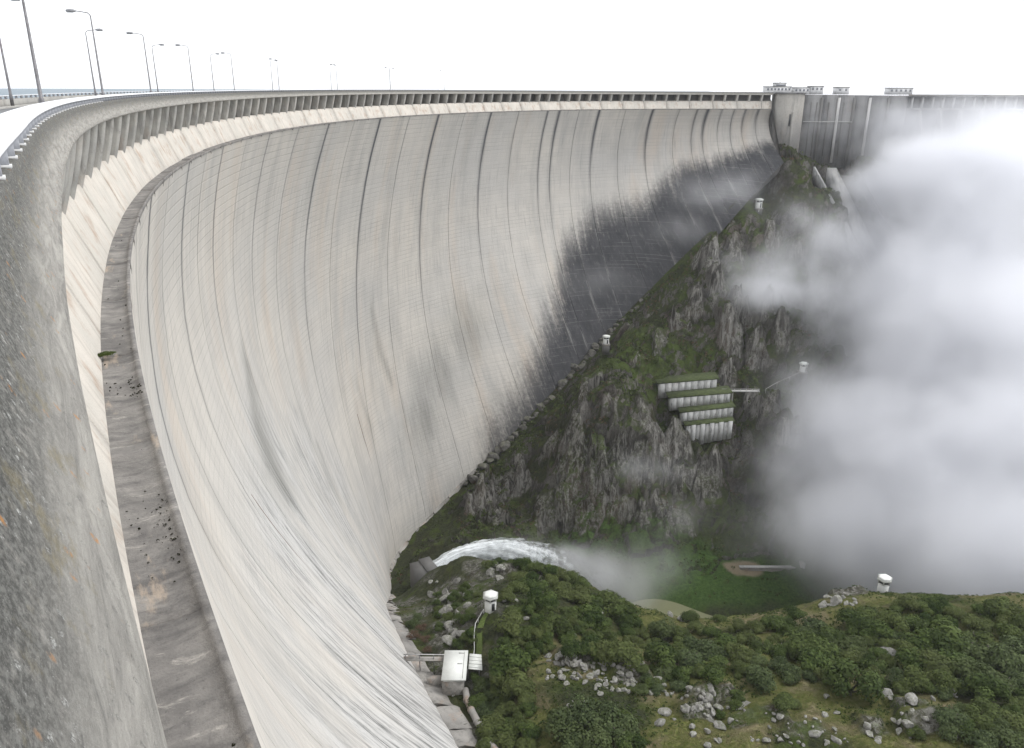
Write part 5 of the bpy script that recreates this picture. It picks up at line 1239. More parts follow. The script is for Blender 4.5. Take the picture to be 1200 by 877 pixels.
(6.7, 170.1, 2.8, 'oak', 'small dark green oak in the middle of the wooded knoll above the scree', 'small oaks in the middle of the wooded knoll above the scree', 'holm_oak', 'tree'),
(17.9, 171.8, 2.88, 'oak', 'small dark green oak in the middle of the wooded knoll above the scree', 'small oaks in the middle of the wooded knoll above the scree', 'holm_oak', 'tree'),
(-1.4, 180.1, 3.05, 'oak', 'small dark green oak right beside the white kiosk on the knoll', 'small oaks right beside the white kiosk on the knoll', 'holm_oak', 'tree'),
(11.9, 203.5, 3.44, 'oak', 'dark oak on the knoll crest below the water jet', 'oaks along the knoll crest', 'holm_oak', 'tree'),
(31.7, 183.6, 3.11, 'oak', 'small dark green oak on the right flank of the wooded knoll by the pool', 'small oaks on the right flank of the wooded knoll by the pool', 'holm_oak', 'tree'),
(31.5, 174.2, 2.98, 'oak', 'dark oak in the dense row just above the grey scree', 'oaks in the row above the scree', 'holm_oak', 'tree'),
(9.2, 163.9, 2.61, 'oak', 'small dark green oak in the middle of the wooded knoll above the scree', 'small oaks in the middle of the wooded knoll above the scree', 'holm_oak', 'tree'),
(35.8, 179.8, 3.33, 'oak', 'dark oak in the dense row just above the grey scree', 'oaks in the row above the scree', 'holm_oak', 'tree'),
(24.6, 170.7, 3.78, 'oak', 'middle-sized dark green oak on the right flank of the wooded knoll by the pool', 'middle-sized oaks on the right flank of the wooded knoll by the pool', 'holm_oak', 'tree'),
(20.4, 169.5, 2.4, 'oak', 'small dark green oak on the right flank of the wooded knoll by the pool', 'small oaks on the right flank of the wooded knoll by the pool', 'holm_oak', 'tree'),
(2.1, 204.2, 3.6, 'oak', 'dark oak on the knoll crest below the water jet', 'oaks along the knoll crest', 'holm_oak', 'tree'),
(16.1, 174.9, 2.38, 'oak', 'small dark green oak in the middle of the wooded knoll above the scree', 'small oaks in the middle of the wooded knoll above the scree', 'holm_oak', 'tree'),
(1.5, 163.8, 2.29, 'oak', 'dark oak in the dense row just above the grey scree', 'oaks in the row above the scree', 'holm_oak', 'tree'),
(5.7, 159.7, 3.28, 'oak', 'dark oak in the dense row just above the grey scree', 'oaks in the row above the scree', 'holm_oak', 'tree'),
(-6.2, 137.4, 2.25, 'olive', 'dark oak in the shady gully right of the drain pipe', 'oaks in the gully by the pipe', 'holm_oak', 'tree'),
(-2.7, 147.7, 2.63, 'olive', 'dark oak in the shady gully right of the drain pipe', 'oaks in the gully by the pipe', 'holm_oak', 'tree'),
(3.5, 144.2, 2.96, 'oak', 'dark oak in the shady gully right of the drain pipe', 'oaks in the gully by the pipe', 'holm_oak', 'tree'),
(2.4, 136.6, 3.43, 'oak', 'dark oak in the shady gully right of the drain pipe', 'oaks in the gully by the pipe', 'holm_oak', 'tree'),
(-3.0, 151.4, 2.65, 'oak', 'dark oak in the shady gully right of the drain pipe', 'oaks in the gully by the pipe', 'holm_oak', 'tree'),
(-1.1, 148.7, 3.68, 'oak', 'dark oak in the shady gully right of the drain pipe', 'oaks in the gully by the pipe', 'holm_oak', 'tree'),
(4.0, 141.1, 2.55, 'oak', 'dark oak in the shady gully right of the drain pipe', 'oaks in the gully by the pipe', 'holm_oak', 'tree'),
(4.1, 133.9, 3.27, 'oak', 'dark oak in the shady gully right of the drain pipe', 'oaks in the gully by the pipe', 'holm_oak', 'tree'),
(-6.4, 146.5, 3.04, 'olive', 'dark oak in the shady gully right of the drain pipe', 'oaks in the gully by the pipe', 'holm_oak', 'tree'),
(-6.6, 152.9, 2.52, 'olive', 'dark oak in the shady gully right of the drain pipe', 'oaks in the gully by the pipe', 'holm_oak', 'tree'),
(-4.0, 135.6, 2.87, 'olive', 'dark oak in the shady gully right of the drain pipe', 'oaks in the gully by the pipe', 'holm_oak', 'tree'),
(-4.3, 144.4, 2.81, 'olive', 'dark oak in the shady gully right of the drain pipe', 'oaks in the gully by the pipe', 'holm_oak', 'tree'),
(-1.1, 132.7, 3.47, 'oak', 'dark oak in the shady gully right of the drain pipe', 'oaks in the gully by the pipe', 'holm_oak', 'tree'),
(-0.7, 139.2, 2.25, 'oak', 'dark oak in the shady gully right of the drain pipe', 'oaks in the gully by the pipe', 'holm_oak', 'tree'),
(-4.4, 150.5, 2.73, 'olive', 'dark oak in the shady gully right of the drain pipe', 'oaks in the gully by the pipe', 'holm_oak', 'tree'),
(0.9, 142.4, 2.44, 'oak', 'dark oak in the shady gully right of the drain pipe', 'oaks in the gully by the pipe', 'holm_oak', 'tree'),
(55.5, 182.5, 3.06, 'oak', 'small dark oak in the thicket straight below the weir wall', 'small dark oaks in the thicket straight below the weir wall', 'holm_oak', 'tree'),
(85.1, 163.5, 4.55, 'olive', 'large grey green oak in the thicket right below the ridge kiosk', 'large grey green oaks in the thicket right below the ridge kiosk', 'holm_oak', 'tree'),
(82.2, 156.2, 4.32, 'oak', 'middle-sized dark oak just right of the round broom bush', 'middle-sized dark oaks just right of the round broom bush', 'evergreen_bush', 'bush'),
(80.0, 175.2, 5.06, 'olive', 'large grey green oak below the pale outcrop left of the ridge kiosk', 'large grey green oaks below the pale outcrop left of the ridge kiosk', 'holm_oak', 'tree'),
(63.2, 152.9, 2.96, 'olive', 'small grey green oak just left of the round broom bush', 'small grey green oaks just left of the round broom bush', 'evergreen_bush', 'bush'),
(76.6, 153.9, 3.61, 'oak', 'middle-sized dark oak just left of the round broom bush', 'middle-sized dark oaks just left of the round broom bush', 'evergreen_bush', 'bush'),
(62.5, 182.3, 3.13, 'oak', 'small dark oak in the thicket straight below the weir wall', 'small dark oaks in the thicket straight below the weir wall', 'holm_oak', 'tree'),
(53.3, 150.2, 3.21, 'oak', 'middle-sized dark oak in the thicket front above the rock pile', 'middle-sized dark oaks in the thicket front above the rock pile', 'holm_oak', 'tree'),
(44.7, 143.0, 3.22, 'oak', 'middle-sized dark oak in the thicket front above the rock pile', 'middle-sized dark oaks in the thicket front above the rock pile', 'holm_oak', 'tree'),
(64.0, 148.4, 3.41, 'olive', 'middle-sized grey green oak just left of the round broom bush', 'middle-sized grey green oaks just left of the round broom bush', 'evergreen_bush', 'bush'),
(43.7, 150.1, 2.47, 'oak', 'small dark oak at the left end of the thicket beside the scree', 'small dark oaks at the left end of the thicket beside the scree', 'holm_oak', 'tree'),
(42.7, 187.2, 4.83, 'olive', 'large grey green oak by the pool edge above the pale rock ledge', 'large grey green oaks by the pool edge above the pale rock ledge', 'holm_oak', 'tree'),
(52.9, 188.2, 3.45, 'oak', 'small dark oak by the pool edge above the pale rock ledge', 'small dark oaks by the pool edge above the pale rock ledge', 'holm_oak', 'tree'),
(67.3, 168.8, 2.87, 'oak', 'small dark oak just left of the round broom bush', 'small dark oaks just left of the round broom bush', 'evergreen_bush', 'bush'),
(71.6, 147.0, 2.95, 'oak', 'small dark oak just left of the round broom bush', 'small dark oaks just left of the round broom bush', 'evergreen_bush', 'bush'),
(66.3, 178.7, 3.75, 'oak', 'middle-sized dark oak in the thicket straight below the weir wall', 'middle-sized dark oaks in the thicket straight below the weir wall', 'holm_oak', 'tree'),
(65.3, 159.3, 3.05, 'oak', 'small dark oak just left of the round broom bush', 'small dark oaks just left of the round broom bush', 'evergreen_bush', 'bush'),
(58.1, 154.0, 2.9, 'olive', 'small grey green oak in the thicket front above the rock pile', 'small grey green oaks in the thicket front above the rock pile', 'holm_oak', 'tree'),
(40.0, 150.2, 3.3, 'oak', 'middle-sized dark oak at the left end of the thicket beside the scree', 'middle-sized dark oaks at the left end of the thicket beside the scree', 'holm_oak', 'tree'),
(68.4, 148.1, 2.45, 'olive', 'small grey green oak just left of the round broom bush', 'small grey green oaks just left of the round broom bush', 'evergreen_bush', 'bush'),
(95.1, 141.5, 4.06, 'oak', 'middle-sized dark oak in the right thicket above the bare slope', 'middle-sized dark oaks in the right thicket above the bare slope', 'holm_oak', 'tree'),
(86.2, 141.8, 2.91, 'oak', 'small dark oak just right of the round broom bush', 'small dark oaks just right of the round broom bush', 'evergreen_bush', 'bush'),
(83.9, 148.6, 3.37, 'oak', 'middle-sized dark oak just right of the round broom bush', 'middle-sized dark oaks just right of the round broom bush', 'evergreen_bush', 'bush'),
(86.4, 144.7, 2.8, 'olive', 'small grey green oak just right of the round broom bush', 'small grey green oaks just right of the round broom bush', 'evergreen_bush', 'bush'),
(128.6, 172.5, 3.27, 'oak', 'small dark oak on the ridge near the right end against the mist', 'small dark oaks on the ridge near the right end against the mist', 'holm_oak', 'tree'),
(88.7, 158.4, 3.01, 'oak', 'small dark oak in the thicket right below the ridge kiosk', 'small dark oaks in the thicket right below the ridge kiosk', 'holm_oak', 'tree'),
(90.9, 141.0, 3.25, 'oak', 'middle-sized dark oak in the right thicket above the bare slope', 'middle-sized dark oaks in the right thicket above the bare slope', 'holm_oak', 'tree'),
(109.6, 173.7, 3.77, 'oak', 'middle-sized dark oak on the ridge just right of the ridge kiosk', 'middle-sized dark oaks on the ridge just right of the ridge kiosk', 'holm_oak', 'tree'),
(93.4, 163.5, 2.95, 'oak', 'small dark oak in the thicket right below the ridge kiosk', 'small dark oaks in the thicket right below the ridge kiosk', 'holm_oak', 'tree'),
(97.5, 166.3, 3.42, 'olive', 'small grey green oak in the thicket right below the ridge kiosk', 'small grey green oaks in the thicket right below the ridge kiosk', 'holm_oak', 'tree'),
(84.2, 144.4, 2.48, 'oak', 'small dark oak just right of the round broom bush', 'small dark oaks just right of the round broom bush', 'evergreen_bush', 'bush'),
(122.0, 170.6, 3.28, 'oak', 'small dark oak at the right edge high in the thicket', 'small dark oaks at the right edge high in the thicket', 'holm_oak', 'tree'),
(89.5, 143.1, 3.91, 'oak', 'middle-sized dark oak in the right thicket above the bare slope', 'middle-sized dark oaks in the right thicket above the bare slope', 'holm_oak', 'tree'),
(112.9, 172.2, 3.49, 'oak', 'small dark oak on the ridge near the right end against the mist', 'small dark oaks on the ridge near the right end against the mist', 'holm_oak', 'tree'),
(103.4, 158.7, 2.78, 'oak', 'small dark oak in the right thicket above the bare slope', 'small dark oaks in the right thicket above the bare slope', 'holm_oak', 'tree'),
(99.2, 141.1, 3.04, 'olive', 'small grey green oak at the right edge middle of the thicket', 'small grey green oaks at the right edge middle of the thicket', 'holm_oak', 'tree'),
(85.3, 153.2, 3.55, 'oak', 'middle-sized dark oak just right of the round broom bush', 'middle-sized dark oaks just right of the round broom bush', 'evergreen_bush', 'bush'),
(130.5, 169.6, 4.05, 'oak', 'middle-sized dark oak on the ridge near the right end against the mist', 'middle-sized dark oaks on the ridge near the right end against the mist', 'holm_oak', 'tree'),
(88.5, 127.8, 3.71, 'olive', 'middle-sized grey green oak in the right thicket above the bare slope', 'middle-sized grey green oaks in the right thicket above the bare slope', 'holm_oak', 'tree'),
(87.9, 125.9, 3.55, 'olive', 'middle-sized grey green oak in the right thicket above the bare slope', 'middle-sized grey green oaks in the right thicket above the bare slope', 'holm_oak', 'tree'),
(97.7, 126.8, 3.28, 'olive', 'middle-sized grey green oak at the lower right corner beside the mossy slope', 'middle-sized grey green oaks at the lower right corner beside the mossy slope', 'holm_oak', 'tree'),
(104.5, 132.4, 2.42, 'broom', 'small bright green bush at the lower right corner beside the mossy slope', 'small bright green oaks at the lower right corner beside the mossy slope', 'broom_bush', 'bush'),
(95.1, 124.2, 2.8, 'broom', 'small bright green bush at the lower right corner beside the mossy slope', 'small bright green oaks at the lower right corner beside the mossy slope', 'broom_bush', 'bush'),
(95.6, 133.2, 2.98, 'olive', 'small grey green oak at the lower right corner beside the mossy slope', 'small grey green oaks at the lower right corner beside the mossy slope', 'holm_oak', 'tree'),
(91.7, 121.6, 3.72, 'olive', 'middle-sized grey green oak at the lower right corner beside the mossy slope', 'middle-sized grey green oaks at the lower right corner beside the mossy slope', 'holm_oak', 'tree'),
(94.9, 127.0, 3.52, 'oak', 'middle-sized dark oak at the lower right corner beside the mossy slope', 'middle-sized dark oaks at the lower right corner beside the mossy slope', 'holm_oak', 'tree'),
(90.9, 124.6, 2.62, 'broom', 'small bright green bush at the lower right corner beside the mossy slope', 'small bright green oaks at the lower right corner beside the mossy slope', 'broom_bush', 'bush'),
(110.9, 139.2, 2.74, 'broom', 'small bright green bush at the lower right corner beside the mossy slope', 'small bright green oaks at the lower right corner beside the mossy slope', 'broom_bush', 'bush'),
(-12.8, 199.7, 2.44, 'broom', 'small green broom clinging to the rock flank between kiosk knoll and dam', 'broom bushes on the rock flank', 'broom_bush', 'bush'),
(-9.5, 167.7, 1.66, 'broom', 'small green broom clinging to the rock flank between kiosk knoll and dam', 'broom bushes on the rock flank', 'broom_bush', 'bush'),
(-25.7, 236.4, 1.95, 'oak', 'small dark green oak right beside the white kiosk on the knoll', 'small oaks right beside the white kiosk on the knoll', 'holm_oak', 'tree'),
(-21.1, 192.7, 1.58, 'broom', 'small green broom clinging to the rock flank between kiosk knoll and dam', 'broom bushes on the rock flank', 'broom_bush', 'bush'),
(-12.0, 170.0, 2.09, 'broom', 'small green broom clinging to the rock flank between kiosk knoll and dam', 'broom bushes on the rock flank', 'broom_bush', 'bush'),
(-10.7, 177.5, 2.26, 'oak', 'small dark green oak right beside the white kiosk on the knoll', 'small oaks right beside the white kiosk on the knoll', 'holm_oak', 'tree'),
(-16.0, 191.8, 1.87, 'broom', 'small green broom clinging to the rock flank between kiosk knoll and dam', 'broom bushes on the rock flank', 'broom_bush', 'bush'),
(-21.5, 198.7, 2.27, 'oak', 'small dark green oak right beside the white kiosk on the knoll', 'small oaks right beside the white kiosk on the knoll', 'holm_oak', 'tree'),
(-9.8, 195.7, 1.76, 'oak', 'small dark green oak right beside the white kiosk on the knoll', 'small oaks right beside the white kiosk on the knoll', 'holm_oak', 'tree'),
(-22.5, 204.9, 2.0, 'oak', 'small dark green oak right beside the white kiosk on the knoll', 'small oaks right beside the white kiosk on the knoll', 'holm_oak', 'tree'),
(37.2, 150.2, 1.87, 'oak', 'small dark oak at the left end of the thicket beside the scree', 'small dark oaks at the left end of the thicket beside the scree', 'holm_oak', 'tree'),
(30.6, 151.4, 2.09, 'oak', 'dark oak in the dense row just above the grey scree', 'oaks in the row above the scree', 'holm_oak', 'tree'),
(33.0, 145.4, 2.25, 'olive', 'small grey green oak at the left end of the thicket beside the scree', 'small grey green oaks at the left end of the thicket beside the scree', 'holm_oak', 'tree'),
(31.2, 149.5, 1.85, 'olive', 'dark oak in the dense row just above the grey scree', 'oaks in the row above the scree', 'holm_oak', 'tree'),
(34.3, 154.8, 1.88, 'oak', 'small dark oak at the left end of the thicket beside the scree', 'small dark oaks at the left end of the thicket beside the scree', 'holm_oak', 'tree'),
(29.4, 144.8, 2.22, 'olive', 'dark oak in the dense row just above the grey scree', 'oaks in the row above the scree', 'holm_oak', 'tree'),
(38.4, 146.5, 2.53, 'olive', 'small grey green oak at the left end of the thicket beside the scree', 'small grey green oaks at the left end of the thicket beside the scree', 'holm_oak', 'tree'),
(33.4, 148.6, 1.62, 'oak', 'small dark oak at the left end of the thicket beside the scree', 'small dark oaks at the left end of the thicket beside the scree', 'holm_oak', 'tree')]

for row in TREES:
    tree(*row)

# scattered undergrowth and scrub that nobody could count
def scatter(name, n, mask, mat, size, seed, hgt=.6, clump=9, region=((-60, 430), (60, 600)), kind='stuff'):
    r_ = rng(seed); X = r_.uniform(*region[0], n); Y = r_.uniform(*region[1], n)
    w = mask(X, Y); keepm = r_.uniform(size=n) < w; X, Y = X[keepm], Y[keepm]
    Z = gh(X, Y); m = len(X)
    rad = r_.uniform(.5, 1.5, m) * hgt
    C = np.repeat(np.stack([X, Y, Z], -1), clump, 0); R = np.repeat(rad, clump)
    d = r_.normal(size=(m * clump, 3)); d /= np.linalg.norm(d, axis=1)[:, None]; d[:, 2] = np.abs(d[:, 2])
    C = C + d * (R * r_.uniform(.5, 1.1, m * clump))[:, None] * np.array([1, 1, .8])
    N = d + r_.normal(0, .5, d.shape); N /= np.linalg.norm(N, axis=1)[:, None]
    V, Q = leaf_quads(C, N, size, r_)
    sh = np.repeat(np.clip(r_.normal(.45, .28, m * clump), 0, 1), 4)
    o = link(name, mesh_np(name, V, Q, mat, False, attrs={'shade': sh})); o['kind'] = kind; return o
def n2(X, Y, sc, seed): return fbm(np.stack([X / sc, Y / sc, 0 * X], -1), 3, seed)
def slope(X, Y): return np.hypot(gh(X + 1.5, Y) - gh(X - 1.5, Y), gh(X, Y + 1.5) - gh(X, Y - 1.5)) / 3
def toe(X, Y):
    d = np.full(X.shape, 1e9)
    for k in range(0, len(ii), 2): d = np.minimum(d, np.hypot(X - FT[k, 0], Y - FT[k, 1]))
    return sstep(1, 5, d)
scatter('hillside_scrub', 52000, lambda X, Y: sstep(262, 285, Y) * sstep(1.5, .7, slope(X, Y)) * sstep(-.25, .2, n2(X, Y, 16, 301)) * toe(X, Y) * (gh(X, Y) > -214) * (X < 330), M_OAK, .62, 11, 1.3, 9)
scatter('hillside_broom', 16000, lambda X, Y: sstep(262, 285, Y) * sstep(1.2, .5, slope(X, Y)) * sstep(.05, .4, n2(X, Y, 12, 311)) * toe(X, Y) * (gh(X, Y) > -219) * (X < 330), M_BROOM, .5, 12, 1.0, 8)
scatter('hillside_twigs', 26000, lambda X, Y: sstep(262, 285, Y) * sstep(2.4, 1.0, slope(X, Y)) * sstep(.0, .35, n2(X, Y, 14, 321)) * toe(X, Y) * (gh(X, Y) > -212) * (X < 330), M_BROWN, .42, 13, 1.2, 7)
scatter('knoll_undergrowth', 30000, lambda X, Y: sstep(255, 240, Y) * sstep(-.12, .3, n2(X, Y, 9, 331)) * toe(X, Y) * (gh(X, Y) > -200) * (1 - .7 * sstep(2, -8, X)), M_OAK, .20, 14, .40, 8, ((-45, 190), (95, 255)))
scatter('knoll_grass', 46000, lambda X, Y: sstep(255, 240, Y) * sstep(.1, -.2, n2(X, Y, 9, 331)) * sstep(1.1, .5, slope(X, Y)) * toe(X, Y), mat_leaf('grass_blades', (.075, .088, .024), (.15, .14, .055), (.15, .125, .06)), .10, 15, .2, 4, ((-45, 190), (95, 240)))

# ------------------------------------------------------------------ boulders
def boulder_mesh(seed, n=2, mat=None):
    import bmesh
    bm = bmesh.new(); bmesh.ops.create_icosphere(bm, subdivisions=n, radius=1)
    P = np.array([v.co for v in bm.verts]); r_ = rng(seed)
    for _ in range(7):                            # chop planes off for angular granite
        d = r_.normal(size=3); d /= np.linalg.norm(d); h = r_.uniform(.45, .85)
        o = P @ d - h; P = P - np.clip(o, 0, None)[:, None] * d
    P = P * (1 + .10 * fbm(P * 1.8 + seed, 3, seed)[:, None]) * np.array([1, r_.uniform(.65, .95), r_.uniform(.5, .8)])
    for v, c in zip(bm.verts, P): v.co = c
    me = bpy.data.meshes.new('boulder'); bm.to_mesh(me); bm.free(); me.materials.append(mat or M_ROCK); return me
BM = [boulder_mesh(k) for k in range(8)]
BM3 = [boulder_mesh(40 + k, 3) for k in range(4)]
def boulder(x, y, r, label, group, big=False, tilt=.5, sink=.3, name='boulder', cat='rock'):
    o = link(name, (BM3 if big else BM)[rv.integers(4 if big else 8)], None, (x, y, gz(x, y) + r * sink * .5), (rv.uniform(-tilt, tilt), rv.uniform(-tilt, tilt), rv.uniform(0, 6.28)),
             (r * rv.uniform(.8, 1.3), r * rv.uniform(.8, 1.2), r * rv.uniform(.7, 1.1)))
    tag(o, label, cat, group); return o
